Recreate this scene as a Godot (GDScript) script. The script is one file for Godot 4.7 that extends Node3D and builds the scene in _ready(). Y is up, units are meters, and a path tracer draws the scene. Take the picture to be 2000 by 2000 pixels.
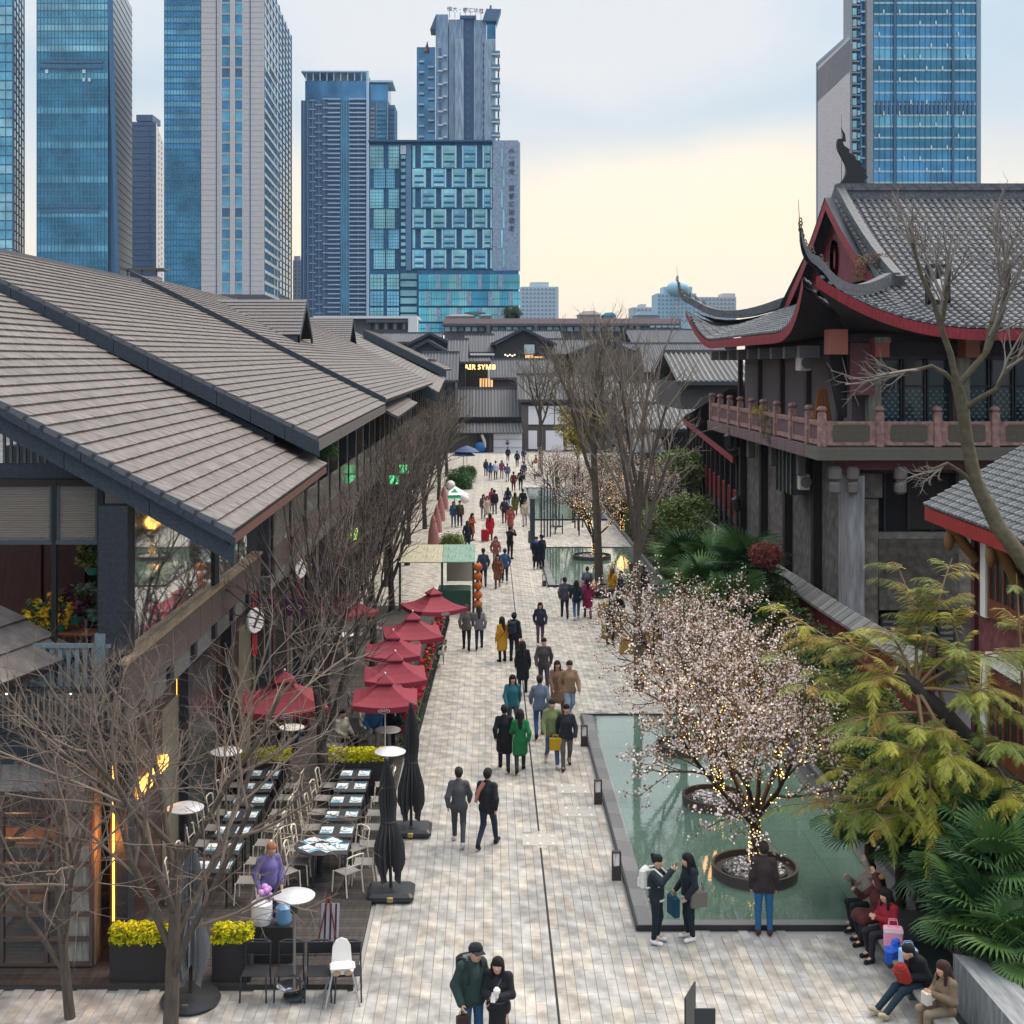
extends Node3D
# The pedestrian street: x to the right,y up,the street runs away along -z. The eye is 11.2 m up.
const F := 2500.0
const CX := 955.0
const HY := 715.0
const EYE := 11.2
var rng := RandomNumberGenerator.new()
var tex := {}
var mats := {}
var shared := {}
class MB:
	var v := PackedVector3Array()
	var n := PackedVector3Array()
	var c := PackedColorArray()
	var col := Color(1,1,1)
	var tinted := false
	func tint(k: Color) -> void:
		col = k
		tinted = true
	func tri(a: Vector3,b: Vector3,d: Vector3) -> void:
		var k := (b - a).cross(d - a).normalized()
		v.append(a); v.append(d); v.append(b)
		for i in 3:
			n.append(k); c.append(col)
	func trin(a: Vector3,b: Vector3,d: Vector3,na: Vector3,nb: Vector3,nd: Vector3) -> void:
		v.append(a); v.append(d); v.append(b)
		n.append(na); n.append(nd); n.append(nb)
		for i in 3:
			c.append(col)
	func quad(a: Vector3,b: Vector3,d: Vector3,e: Vector3) -> void:
		tri(a,b,d); tri(a,d,e)
	func quadn(a: Vector3,b: Vector3,d: Vector3,e: Vector3,na: Vector3,nb: Vector3,nd: Vector3,ne: Vector3) -> void:
		trin(a,b,d,na,nb,nd); trin(a,d,e,na,nd,ne)
	func box(t: Transform3D,s: Vector3) -> void:
		var h := s * 0.5
		hexa(t * Vector3(-h.x,-h.y,h.z),t * Vector3(h.x,-h.y,h.z),t * Vector3(h.x,-h.y,-h.z),t * Vector3(-h.x,-h.y,-h.z),
			t * Vector3(-h.x,h.y,h.z),t * Vector3(h.x,h.y,h.z),t * Vector3(h.x,h.y,-h.z),t * Vector3(-h.x,h.y,-h.z))
	func hexa(a: Vector3,b: Vector3,d: Vector3,e: Vector3,a2: Vector3,b2: Vector3,d2: Vector3,e2: Vector3) -> void:
		quad(e,d,b,a); quad(a2,b2,d2,e2)
		quad(a,b,b2,a2); quad(b,d,d2,b2); quad(d,e,e2,d2); quad(e,a,a2,e2)
	func bx(x0: float,y0: float,z0: float,x1: float,y1: float,z1: float) -> void:
		box(Transform3D(Basis(),Vector3(x0 + x1,y0 + y1,z0 + z1) * 0.5),Vector3(absf(x1 - x0),absf(y1 - y0),absf(z1 - z0)))
	func cbox(t: Transform3D,s: Vector3,r: float) -> void:  # chamfered upright edges and top
		var h := s * 0.5
		var ring := []
		for k in [[1.0,-1.0],[1.0,1.0],[-1.0,1.0],[-1.0,-1.0]]:
			var a := Vector2(k[0] * h.x,k[1] * h.z)
			var q := Vector2(-k[0] * r,0) if k[0] * k[1] < 0 else Vector2(0,-k[1] * r)
			var w := Vector2(0,-k[1] * r) if k[0] * k[1] < 0 else Vector2(-k[0] * r,0)
			ring.append(a + q)
			ring.append(a + w)
		var lo := []
		var mid := []
		var hi := []
		var bot := []
		for p in ring:
			bot.append(t * Vector3(p.x * (1 - r / h.x),-h.y,p.y * (1 - r / h.z)))
			lo.append(t * Vector3(p.x,-h.y + r,p.y))
			mid.append(t * Vector3(p.x,h.y - r,p.y))
			hi.append(t * Vector3(p.x * (1 - r / h.x),h.y,p.y * (1 - r / h.z)))
		for i in 8:
			var j := (i + 1) % 8
			quad(lo[j],lo[i],mid[i],mid[j])
			quad(mid[j],mid[i],hi[i],hi[j])
			quad(bot[j],bot[i],lo[i],lo[j])
		for i in range(1,7):
			tri(hi[0],hi[i + 1],hi[i])
			tri(bot[0],bot[i],bot[i + 1])
	func tube(p: Array,r: Array,sides := 6,cap := true) -> void:
		var m := p.size()
		var ring := []
		var nor := []
		var up := Vector3.UP
		for i in m:
			var d: Vector3 = (p[mini(i + 1,m - 1)] - p[maxi(i - 1,0)])
			d = d.normalized() if d.length() > 1e-6 else Vector3.UP
			if i == 0:
				up = Vector3.RIGHT if absf(d.y) > 0.9 else Vector3.UP
			var u := d.cross(up).normalized()
			up = u.cross(d).normalized()
			var a := PackedVector3Array()
			var b := PackedVector3Array()
			for k in sides:
				var w := TAU * k / sides
				var q := u * cos(w) + up * sin(w)
				b.append(q)
				a.append(p[i] + q * r[i])
			ring.append(a)
			nor.append(b)
		for i in m - 1:
			for k in sides:
				var j := (k + 1) % sides
				quadn(ring[i][j],ring[i][k],ring[i + 1][k],ring[i + 1][j],nor[i][j],nor[i][k],nor[i + 1][k],nor[i + 1][j])
		if cap:
			for k in range(1,sides - 1):
				tri(ring[0][0],ring[0][k],ring[0][k + 1])
				tri(ring[m - 1][0],ring[m - 1][k + 1],ring[m - 1][k])
	func ell(o: Vector3,r: Vector3,nu := 10,nv := 6,b := Basis()) -> void:
		for j in nv:
			for i in nu:
				var q := []
				var k := []
				for s in [[i,j],[i + 1,j],[i + 1,j + 1],[i,j + 1]]:
					var la: float = -PI / 2 + PI * s[1] / nv
					var lo: float = TAU * s[0] / nu
					var d := Vector3(cos(la) * cos(lo),sin(la),-cos(la) * sin(lo))
					q.append(o + b * (d * r))
					k.append((b * (d / r)).normalized())
				quadn(q[0],q[1],q[2],q[3],k[0],k[1],k[2],k[3])
	func lathe(o: Vector3,prof: Array,sides := 16,b := Basis()) -> void:  # prof: Vector2(radius,height) upwards
		for i in prof.size() - 1:
			var e: Vector2 = prof[i + 1] - prof[i]
			var nn := Vector2(e.y,-e.x).normalized()
			for k in sides:
				var a0 := TAU * k / sides
				var a1 := TAU * (k + 1) / sides
				var d0 := Vector3(cos(a0),0,-sin(a0))
				var d1 := Vector3(cos(a1),0,-sin(a1))
				var n0 := b * (d0 * nn.x + Vector3.UP * nn.y)
				var n1 := b * (d1 * nn.x + Vector3.UP * nn.y)
				quadn(o + b * (d0 * prof[i].x + Vector3.UP * prof[i].y),o + b * (d1 * prof[i].x + Vector3.UP * prof[i].y),
					o + b * (d1 * prof[i + 1].x + Vector3.UP * prof[i + 1].y),o + b * (d0 * prof[i + 1].x + Vector3.UP * prof[i + 1].y),n0,n1,n1,n0)
	func prism(t: Transform3D,poly: PackedVector2Array,depth: float) -> void:  # in the xy plane of t,from z 0 to -depth; poly anticlockwise
		var ix := Geometry2D.triangulate_polygon(poly)
		for i in range(0,ix.size(),3):
			var a := Vector3(poly[ix[i]].x,poly[ix[i]].y,0)
			var b := Vector3(poly[ix[i + 1]].x,poly[ix[i + 1]].y,0)
			var d := Vector3(poly[ix[i + 2]].x,poly[ix[i + 2]].y,0)
			if (b - a).cross(d - a).z < 0:
				var s := b
				b = d
				d = s
			var k := Vector3(0,0,-depth)
			tri(t * a,t * b,t * d)
			tri(t * (a + k),t * (d + k),t * (b + k))
		for i in poly.size():
			var p := poly[i]
			var q := poly[(i + 1) % poly.size()]
			quad(t * Vector3(p.x,p.y,-depth),t * Vector3(q.x,q.y,-depth),t * Vector3(q.x,q.y,0),t * Vector3(p.x,p.y,0))
	func mesh() -> ArrayMesh:
		var a := []
		a.resize(Mesh.ARRAY_MAX)
		a[Mesh.ARRAY_VERTEX] = v
		a[Mesh.ARRAY_NORMAL] = n
		if tinted:
			a[Mesh.ARRAY_COLOR] = c
		var m := ArrayMesh.new()
		if v.size():
			m.add_surface_from_arrays(Mesh.PRIMITIVE_TRIANGLES,a)
		return m
func at(px: float,py: float,d: float) -> Vector3:
	return Vector3((px - CX) / F * d,EYE - (py - HY) / F * d,-d)
func gd(py: float) -> float:  # how far away the ground is at that height in the photograph
	return F * EYE / (py - HY)
func gp(px: float,py: float) -> Vector3:
	var d := gd(py)
	return Vector3((px - CX) / F * d,0,-d)
func T(x: float,y: float,z: float,ry := 0.0,rx := 0.0,rz := 0.0) -> Transform3D:
	return Transform3D(Basis.from_euler(Vector3(rx,ry,rz)),Vector3(x,y,z))
func TV(p: Vector3,ry := 0.0,rx := 0.0,rz := 0.0) -> Transform3D:
	return Transform3D(Basis.from_euler(Vector3(rx,ry,rz)),p)
func thing(called: String,label: String,category: String,pos := Vector3.ZERO,ry := 0.0,group := "") -> Node3D:
	var o := Node3D.new()
	o.name = called
	add_child(o,true)
	o.position = pos
	o.rotation.y = ry
	tag(o,label,category,group)
	return o
func tag(o: Node,label: String,category := "",group := "") -> void:
	o.set_meta("label",label)
	if category:
		o.set_meta("category",category)
	if group:
		o.set_meta("group",group)
func part(parent: Node,called: String,m,mat: Material,kind := "") -> MeshInstance3D:
	var o := MeshInstance3D.new()
	o.name = called
	o.mesh = m.mesh() if m is MB else m
	o.material_override = mat
	parent.add_child(o,true)
	if kind:
		o.set_meta("kind",kind)
	return o
func single(called: String,m,mat: Material,label: String,category: String,group := "") -> MeshInstance3D:
	var o := part(self,called,m,mat)
	tag(o,label,category,group)
	return o
func struct(called: String,m,mat: Material,label := "") -> MeshInstance3D:
	var o := part(self,called,m,mat,"structure")
	if label:
		o.set_meta("label",label)
	return o
func copy(o: Node3D,pos: Vector3,ry: float,label: String,group := "") -> Node3D:
	var r: Node3D = o.duplicate()
	r.name = o.name.rstrip("0123456789_")
	add_child(r,true)
	r.position = pos
	r.rotation.y = ry
	if label:
		r.set_meta("label",label)
	if group:
		r.set_meta("group",group)
	return r
func many(parent: Node,called: String,mesh: Mesh,mat: Material,xf: Array,cols = null,kind := "stuff") -> MultiMeshInstance3D:
	var mm := MultiMesh.new()
	mm.transform_format = MultiMesh.TRANSFORM_3D
	mm.use_colors = cols != null
	mm.mesh = mesh
	mm.instance_count = xf.size()
	for i in xf.size():
		mm.set_instance_transform(i,xf[i])
		if cols != null:
			mm.set_instance_color(i,cols[i])
	var o := MultiMeshInstance3D.new()
	o.name = called
	o.multimesh = mm
	o.material_override = mat
	parent.add_child(o,true)
	o.set_meta("kind",kind)
	return o
# ---- textures and materials
func noise_tex(key: String,size: int,freq: float,oct: int,lo: float,hi: float,stretch := Vector2(1,1),kind := FastNoiseLite.TYPE_SIMPLEX_SMOOTH) -> Texture2D:
	if tex.has(key):
		return tex[key]
	var f := FastNoiseLite.new()
	f.seed = key.hash() % 9999
	f.noise_type = kind
	f.frequency = 1.0
	f.fractal_octaves = oct
	var im := Image.create(size,size,false,Image.FORMAT_RGB8)
	for y in size:
		for x in size:
			var u := TAU * x / size
			var w := TAU * y / size
			# a torus in four dimensions folded into three keeps the edges seamless enough: blend two shifted samples
			var a := f.get_noise_3d(x * freq * stretch.x,y * freq * stretch.y,0.0)
			var bx := smoothstep(0.75,1.0,float(x) / size)
			var by := smoothstep(0.75,1.0,float(y) / size)
			if bx > 0:
				a = lerpf(a,f.get_noise_3d((x - size) * freq * stretch.x,y * freq * stretch.y,0.0),bx)
			if by > 0:
				var b := f.get_noise_3d(x * freq * stretch.x,(y - size) * freq * stretch.y,0.0)
				if bx > 0:
					b = lerpf(b,f.get_noise_3d((x - size) * freq * stretch.x,(y - size) * freq * stretch.y,0.0),bx)
				a = lerpf(a,b,by)
			var g := clampf(lerpf(lo,hi,a * 0.7 + 0.5),0,1)
			im.set_pixel(x,y,Color(g,g,g))
	tex[key] = ImageTexture.create_from_image(im)
	return tex[key]
func grain() -> Texture2D:
	return noise_tex("grain",256,0.09,4,0.72,1.0)
func blotch() -> Texture2D:
	return noise_tex("blotch",256,0.022,5,0.62,1.0)
func streak() -> Texture2D:
	return noise_tex("streak",256,0.05,4,0.66,1.0,Vector2(1.0,0.12))
func speck() -> Texture2D:
	return noise_tex("speck",256,0.3,2,0.35,1.0)
# called,colour as real-world linear base colour,roughness,metal,texture,texture scale
func mat(key: String,lin: Color,rough := 0.8,metal := 0.0,t: Texture2D = null,sc := 0.5,bump := 0.0,world := true) -> StandardMaterial3D:
	if mats.has(key):
		return mats[key]
	var m := StandardMaterial3D.new()
	m.resource_name = key
	var s := lin.linear_to_srgb()
	s.a = lin.a
	m.albedo_color = s
	m.roughness = rough
	m.metallic = metal
	m.metallic_specular = 0.4
	if t:
		m.albedo_texture = t
		m.uv1_triplanar = true
		m.uv1_world_triplanar = world
		m.uv1_scale = Vector3.ONE * sc
		if bump > 0:
			m.heightmap_enabled = true
			m.heightmap_texture = t
			m.heightmap_scale = bump
	mats[key] = m
	return m
func vmat(key: String,lin: Color,rough := 0.8,t: Texture2D = null,sc := 0.5) -> StandardMaterial3D:
	var fresh := not mats.has(key)
	var m := mat(key,lin,rough,0.0,t,sc)
	if fresh:
		m.vertex_color_use_as_albedo = true
	return m
func glow(key: String,lin: Color,e: float) -> StandardMaterial3D:
	var fresh := not mats.has(key)
	var m := mat(key,lin * 0.5,0.6)
	if fresh:
		m.emission_enabled = true
		m.emission = lin.linear_to_srgb()
		m.emission_energy_multiplier = e
	return m
func pane(key: String,lin: Color,a: float) -> StandardMaterial3D:
	var fresh := not mats.has(key)
	lin.a = a
	var m := mat(key,lin,0.04)
	if fresh:
		m.transparency = BaseMaterial3D.TRANSPARENCY_ALPHA
		m.metallic_specular = 0.2
	return m
func rr(a: float,b: float) -> float:
	return rng.randf_range(a,b)
func _ready() -> void:
	rng.seed = 11
	# camera: level,with the lens shifted up and across as the photograph was straightened
	var cam := Camera3D.new()
	cam.name = "camera"
	add_child(cam)
	cam.position = Vector3(0,EYE,0)
	cam.projection = Camera3D.PROJECTION_FRUSTUM
	cam.near = 0.5
	cam.far = 6000.0
	cam.size = 2000.0 / F * cam.near
	cam.frustum_offset = Vector2((1000.0 - CX) / F,(HY - 1000.0) / F) * cam.near
	cam.current = true
	var we := WorldEnvironment.new()
	we.name = "world_environment"
	var env := Environment.new()
	env.background_mode = Environment.BG_SKY
	env.sky = Sky.new()
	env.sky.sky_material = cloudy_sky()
	env.tonemap_mode = Environment.TONE_MAPPER_LINEAR
	env.tonemap_exposure = 2.1
	env.fog_enabled = true
	env.fog_density = 0.00007
	env.fog_light_color = Color(0.72,0.82,0.94)
	env.sdfgi_enabled = true
	env.ssao_enabled = true
	env.ssil_enabled = true
	we.environment = env
	add_child(we)
	var sun := DirectionalLight3D.new()
	sun.name = "sun"
	sun.light_color = Color(1.0,0.93,0.84)
	sun.light_energy = 0.5
	sun.light_angular_distance = 35.0
	sun.shadow_enabled = true
	sun.basis = Basis.looking_at(-Vector3(0.55,0.95,-0.35).normalized())
	add_child(sun)
	build_ground()
	build_pools()
	build_left_street()
	build_temple()
	build_far_street()
	build_towers()
	build_trees()
	build_terrace()
	build_people()
	build_details()
func cloudy_sky() -> PanoramaSkyMaterial:
	var w := 1536
	var h := 768
	var im := Image.create(w,h,false,Image.FORMAT_RGBF)
	var f := FastNoiseLite.new()
	f.seed = 5
	f.frequency = 1.0
	f.fractal_octaves = 5
	f.fractal_gain = 0.52
	var g := FastNoiseLite.new()
	g.seed = 21
	g.frequency = 1.0
	g.fractal_octaves = 3
	for y in h:
		var el := (0.5 - (y + 0.5) / h) * PI
		var up := maxf(sin(el),0.0)
		for x in w:
			var az := wrapf((x + 0.5) / w * TAU,-PI,PI)
			if el < 0:
				im.set_pixel(x,y,Color(0.3,0.3,0.3))
				continue
			var d := Vector3(sin(az) * cos(el),up,-cos(az) * cos(el))
			# clouds lie in a flat layer: features stretch towards the horizon
			var q := Vector3(d.x,0,d.z) / (up + 0.16)
			var n1 := f.get_noise_3d(q.x * 0.9 + 3.1,q.z * 0.62,1.7)
			var n2 := g.get_noise_3d(q.x * 0.42,q.z * 0.35 + 9.0,4.0)
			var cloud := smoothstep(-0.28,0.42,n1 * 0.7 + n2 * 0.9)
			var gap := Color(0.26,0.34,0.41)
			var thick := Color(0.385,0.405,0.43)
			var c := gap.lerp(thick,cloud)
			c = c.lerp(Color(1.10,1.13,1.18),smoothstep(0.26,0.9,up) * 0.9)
			# evening light low in the west,beyond the end of the street
			var off := absf(wrapf(az - 0.07,-PI,PI))
			var warm := 0.95 * exp(-pow(off / 0.5,2.0)) * (1.0 - smoothstep(0.09,0.20,el + 0.05 * n1 + 0.05 * n2)) + 0.22 * exp(-pow(off / 0.9,2.0)) * (1.0 - smoothstep(0.15,0.35,el))
			c = c.lerp(Color(0.60,0.485,0.335).lerp(Color(0.53,0.475,0.40),smoothstep(0.03,0.16,el + 0.1 * n2)),clampf(warm,0,1))
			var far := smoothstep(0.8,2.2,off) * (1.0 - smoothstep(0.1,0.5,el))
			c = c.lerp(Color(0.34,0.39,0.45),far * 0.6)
			im.set_pixel(x,y,c)
	var m := PanoramaSkyMaterial.new()
	m.panorama = ImageTexture.create_from_image(im)
	m.energy_multiplier = 1.0
	return m
func build_ground() -> void:
	var g := MB.new()
	g.quad(Vector3(-3000,-0.14,200),Vector3(3000,-0.14,200),Vector3(3000,-0.14,-5500),Vector3(-3000,-0.14,-5500))
	struct("ground",g,mat("city ground",Color(0.16,0.16,0.165),0.9,0,blotch(),0.02))
	# paved promenade: bed of dark joint mortar and stone slabs laid in long rows
	var bed := MB.new()
	bed.bx(-14,-0.12,-17,12,-0.028,-171)
	var plaza := struct("pavement",bed,mat("mortar",Color(0.30,0.295,0.285),0.95),"pale grey and beige stone slab pavement of the promenade")
	var slab := MB.new()
	slab.cbox(T(0,-0.013,0),Vector3(0.181,0.026,1.0),0.003)
	var sm := slab.mesh()
	var tones := [Color(0.475,0.468,0.45),Color(0.49,0.48,0.46),Color(0.51,0.495,0.465),Color(0.56,0.518,0.45),Color(0.575,0.535,0.475),Color(0.455,0.445,0.425),Color(0.475,0.44,0.40),Color(0.545,0.508,0.45)]
	var tm := []
	for i in tones.size():
		tm.append(mat("paving stone %d" % i,tones[i],0.72,0,blotch(),0.35))
	var xf := []
	var cs := []
	var placed := 0
	var r2 := RandomNumberGenerator.new()
	r2.seed = 77
	var shift := 1.2 - 0.187 * 0.5 - (-9.4 + 0.187 * 56.5)
	var rows := int((11.6 + 9.4) / 0.187)
	for i in rows:
		var x := -9.4 + shift + 0.187 * (i + 0.5)
		var z := -17.6 - r2.randf() * 0.8
		while z > -168.0:
			var near := z > -48.0
			var ln := 1.0 if near else 2.4
			if r2.randf() < 0.25:
				ln *= 0.6
			var zc := z - ln * 0.5
			z -= ln
			if x < -2.42 and zc < -23.0 and zc > -60.0:
				continue
			if x > 2.9 and x < 9.0 and ((zc < -25.2 and zc > -41.1) or (zc < -64.6 and zc > -79.0) or (zc < -92 and zc > -118)):
				continue
			if x > 7.75 and zc > -41:
				continue
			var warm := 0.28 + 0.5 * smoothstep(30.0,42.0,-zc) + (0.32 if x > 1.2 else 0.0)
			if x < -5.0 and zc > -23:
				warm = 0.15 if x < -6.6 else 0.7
			var k := 0
			if r2.randf() < warm:
				k = [3,4,7,7,4,2][r2.randi() % 6]
				if r2.randf() < 0.07:
					k = 6
			else:
				k = [0,1,1,2,0,5][r2.randi() % 6]
			if x > 1.2 and k == 5:
				k = 2
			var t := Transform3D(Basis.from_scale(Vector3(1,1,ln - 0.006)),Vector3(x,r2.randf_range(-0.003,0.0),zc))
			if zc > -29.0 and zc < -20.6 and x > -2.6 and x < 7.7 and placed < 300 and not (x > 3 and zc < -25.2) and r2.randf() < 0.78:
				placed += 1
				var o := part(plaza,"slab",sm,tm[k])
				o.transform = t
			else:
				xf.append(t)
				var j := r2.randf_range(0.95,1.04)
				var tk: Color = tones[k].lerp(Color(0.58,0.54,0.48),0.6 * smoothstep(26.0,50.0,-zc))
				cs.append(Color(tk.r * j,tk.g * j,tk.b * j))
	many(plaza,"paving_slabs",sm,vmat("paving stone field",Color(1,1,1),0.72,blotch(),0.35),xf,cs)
	# the slot drain down the middle,cut by a plate of floor lights
	var dr := MB.new()
	for s in [[17.5,29.75],[30.85,55.0],[55.3,84.0],[84.3,121.0]]:
		dr.bx(1.18,-0.02,-s[0],1.222,0.005,-s[1])
	part(plaza,"drain",dr,mat("drain slot",Color(0.012,0.012,0.012),0.6))
	for q in [[1120,1540,6],[1130,1585,6],[1055,1640,6]]:
		var c := gp(q[0],q[1])
		var pl := MB.new()
		pl.bx(c.x - 0.42,-0.001,c.z - 0.38,c.x + 0.42,0.005,c.z + 0.38)
		var o := part(plaza,"cover_plate",pl,mat("cover plate",Color(0.52,0.50,0.46),0.7,0,grain(),1.0))
		for a in [-0.3,0.0,0.3]:
			for b in [-0.24,0.24]:
				var l := MB.new()
				l.lathe(Vector3(c.x + a,0.005,c.z + b),[Vector2(0.035,0),Vector2(0.03,0.006),Vector2(0.001,0.007)],8)
				part(o,"stud",l,mat("white stud",Color(0.8,0.8,0.78),0.4))
	# dark timber deck of the terraces
	var dk := MB.new()
	dk.bx(-9.6,-0.02,-23.0,-2.44,0.06,-59.5)
	var deck := struct("deck",dk,mat("deck frame",Color(0.05,0.045,0.042),0.8),"dark brown timber deck of the restaurant terrace")
	var bm := MB.new()
	bm.cbox(T(0,0.075,0),Vector3(1.0,0.03,0.134),0.004)
	var bmesh := bm.mesh()
	var bxf := []
	var bcs := []
	var z := -23.07
	var nboard := 0
	while z > -59.4:
		for s in [[-9.6,-6.0],[-6.0,-2.44]]:
			var t := Transform3D(Basis.from_scale(Vector3(s[1] - s[0] - 0.005,1,1)),Vector3((s[0] + s[1]) * 0.5,r2.randf_range(-0.002,0.002),z))
			var j := r2.randf_range(0.75,1.15)
			if z > -33 and s[0] > -7:
				var o := part(deck,"board",bmesh,mat("deck board %d" % (nboard % 3),[Color(0.075,0.064,0.06),Color(0.09,0.078,0.072),Color(0.066,0.058,0.056)][nboard % 3],0.6,0,streak(),0.8))
				o.transform = t
				nboard += 1
			else:
				bxf.append(t)
				bcs.append(Color(0.08 * j,0.069 * j,0.065 * j))
		z -= 0.14
	many(deck,"deck_boards",bmesh,vmat("deck boards",Color(1,1,1),0.6,streak(),0.8),bxf,bcs)
func pool(x0: float,x1: float,z0: float,z1: float,label: String) -> Node3D:
	var o := thing("pool",label,"pool")
	o.remove_meta("category")
	o.set_meta("kind","structure")
	var st := mat("pool steel",Color(0.035,0.036,0.04),0.45,0.3)
	var w := 0.34
	var e := MB.new()
	e.bx(x0,0.0,z0,x1,0.10,z0 - 0.035)
	e.bx(x0,0.0,z1 + 0.035,x1,0.10,z1)
	e.bx(x0,0.0,z0 - 0.035,x0 + 0.05,0.10,z1 + 0.035)
	part(o,"steel_edge",e,st)
	# rough granite lip,one stone after another,sloping under the water
	var lm := [mat("lip granite 0",Color(0.34,0.35,0.36),0.7,0,speck(),2.0),mat("lip granite 1",Color(0.41,0.42,0.43),0.7,0,speck(),2.0)]
	var n := int((z0 - z1) / 0.9)
	for i in n:
		var za := z0 - 0.04 - (z0 - z1 - 0.08) * i / n
		var zb := z0 - 0.04 - (z0 - z1 - 0.08) * (i + 1) / n + 0.008
		for s in 2:
			var m := MB.new()
			var xa := x0 + 0.05 if s == 0 else x1 - 0.46
			var xb := x0 + 0.05 + w if s == 0 else x1
			if s == 0:
				m.hexa(Vector3(xa,0,za),Vector3(xb,0,za),Vector3(xb,0,zb),Vector3(xa,0,zb),Vector3(xa,0.1,za),Vector3(xb,0.058,za),Vector3(xb,0.058,zb),Vector3(xa,0.1,zb))
			else:
				m.hexa(Vector3(xa,0,za),Vector3(xb,0,za),Vector3(xb,0,zb),Vector3(xa,0,zb),Vector3(xa,0.05,za),Vector3(xb,0.085,za),Vector3(xb,0.085,zb),Vector3(xa,0.05,zb))
			part(o,"lip_stone",m,lm[(i + s) % 2] if s == 0 else mat("gutter granite",Color(0.10,0.115,0.12),0.5,0,speck(),2.0))
	var wd := MB.new()
	wd.bx(x0 + 0.39,0.0,z0 - 0.04,x1 - 0.46,0.085,z0 - 0.30)
	part(o,"front_sill",wd,lm[1])
	# green granite floor under a skin of water
	var fl := [mat("pool floor 0",Color(0.12,0.30,0.215),0.05,0,speck(),1.2),mat("pool floor 1",Color(0.135,0.325,0.235),0.05,0,speck(),1.2),mat("pool floor 2",Color(0.11,0.275,0.20),0.05,0,speck(),1.2)]
	var nx := 6
	var nz := int((z0 - z1) / 1.6)
	var fw := (x1 - 0.46 - x0 - 0.39) / nx
	var fd := (z0 - z1 - 0.38) / nz
	for i in nx:
		for j in nz:
			var m := MB.new()
			m.bx(x0 + 0.39 + fw * i + 0.004,-0.02,z0 - 0.30 - fd * j - 0.004,x0 + 0.39 + fw * (i + 1) - 0.004,0.028 + rr(-0.001,0.001),z0 - 0.30 - fd * (j + 1) + 0.004)
			part(o,"floor_tile",m,fl[rng.randi() % 3])
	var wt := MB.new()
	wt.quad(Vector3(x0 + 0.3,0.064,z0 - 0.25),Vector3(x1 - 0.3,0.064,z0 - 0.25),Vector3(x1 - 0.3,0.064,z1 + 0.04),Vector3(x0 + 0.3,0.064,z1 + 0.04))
	var wm := pane("pool water",Color(0.80,0.92,0.87),0.06)  # pale milky tint stands in for bright sky reflected on the water
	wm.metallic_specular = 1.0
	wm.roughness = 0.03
	if not wm.normal_enabled:
		var nt: ImageTexture = noise_tex("ripple",256,0.05,3,0.2,0.8)
		var im: Image = nt.get_image().duplicate()
		im.convert(Image.FORMAT_RGBA8)
		im.bump_map_to_normal_map(2.0)
		wm.normal_enabled = true
		wm.normal_texture = ImageTexture.create_from_image(im)
		wm.normal_scale = 0.05
		wm.uv1_triplanar = true
		wm.uv1_world_triplanar = true
		wm.uv1_scale = Vector3(0.35,0.35,0.35)
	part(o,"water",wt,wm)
	return o
func tray(c: Vector3,r: float,label: String) -> Node3D:
	var o := thing("tree_tray",label,"planter",Vector3(c.x,0.03,c.z),0,"round steel trays in the pools")
	var m := MB.new()
	m.lathe(Vector3.ZERO,[Vector2(r,0),Vector2(r + 0.01,0.24),Vector2(r - 0.05,0.24),Vector2(r - 0.06,0.10),Vector2(r * 0.72,0.09)],40)
	part(o,"steel_rim",m,mat("tray steel",Color(0.075,0.066,0.062),0.5,0.4))
	var k := MB.new()
	k.lathe(Vector3.ZERO,[Vector2(r * 0.76,0.05),Vector2(r * 0.76,0.17),Vector2(r * 0.70,0.17),Vector2(r * 0.7,0.13),Vector2(0.01,0.15)],32)
	part(o,"inner_ring",k,mat("tray soil",Color(0.05,0.047,0.045),0.9))
	var p := MB.new()
	p.ell(Vector3.ZERO,Vector3(0.045,0.03,0.035),6,4)
	var xf := []
	var cs := []
	for i in 520:
		var a := rr(0,TAU)
		var q := sqrt(rr(0.01,1)) * r * 0.69
		xf.append(Transform3D(Basis.from_euler(Vector3(rr(-0.4,0.4),rr(0,6),0)).scaled(Vector3.ONE * rr(0.6,1.3)),Vector3(cos(a) * q,0.15 + rr(0,0.03),sin(a) * q)))
		var g := 0.55 if rng.randf() < 0.3 else rr(0.05,0.22)
		cs.append(Color(g,g,g * 1.03))
	many(o,"pebbles",p.mesh(),vmat("pebble",Color(1,1,1),0.6),xf,cs)
	return o
func build_pools() -> void:
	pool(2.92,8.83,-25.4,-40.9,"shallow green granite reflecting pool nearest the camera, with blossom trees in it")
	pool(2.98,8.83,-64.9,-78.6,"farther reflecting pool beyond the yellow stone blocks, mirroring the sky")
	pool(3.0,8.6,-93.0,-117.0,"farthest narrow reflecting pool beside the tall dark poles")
	tray(gp(1474,1712),0.93,"round steel tray of pebbles at the foot of the nearest blossom tree")
	tray(gp(1396,1572),0.82,"round pebble tray at the middle blossom tree of the near pool")
	tray(gp(1330,1468),0.72,"round pebble tray farthest back in the near pool, half under blossom")
	tray(gp(1156,1092),1.1,"wide round tray in the far part of the second pool")
	# planting bed along the pools
	var b := MB.new()
	b.bx(8.84,0,-23.5,9.02,0.22,-118)
	struct("kerb",b,mat("bed kerb",Color(0.33,0.33,0.33),0.7,0,speck(),1.5),"grey stone kerb between the pools and the planting bed")
	var s := MB.new()
	s.bx(9.02,-0.1,-18,12.2,0.12,-118)
	struct("soil",s,mat("soil",Color(0.05,0.042,0.032),0.95,0,grain(),1.0))
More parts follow.
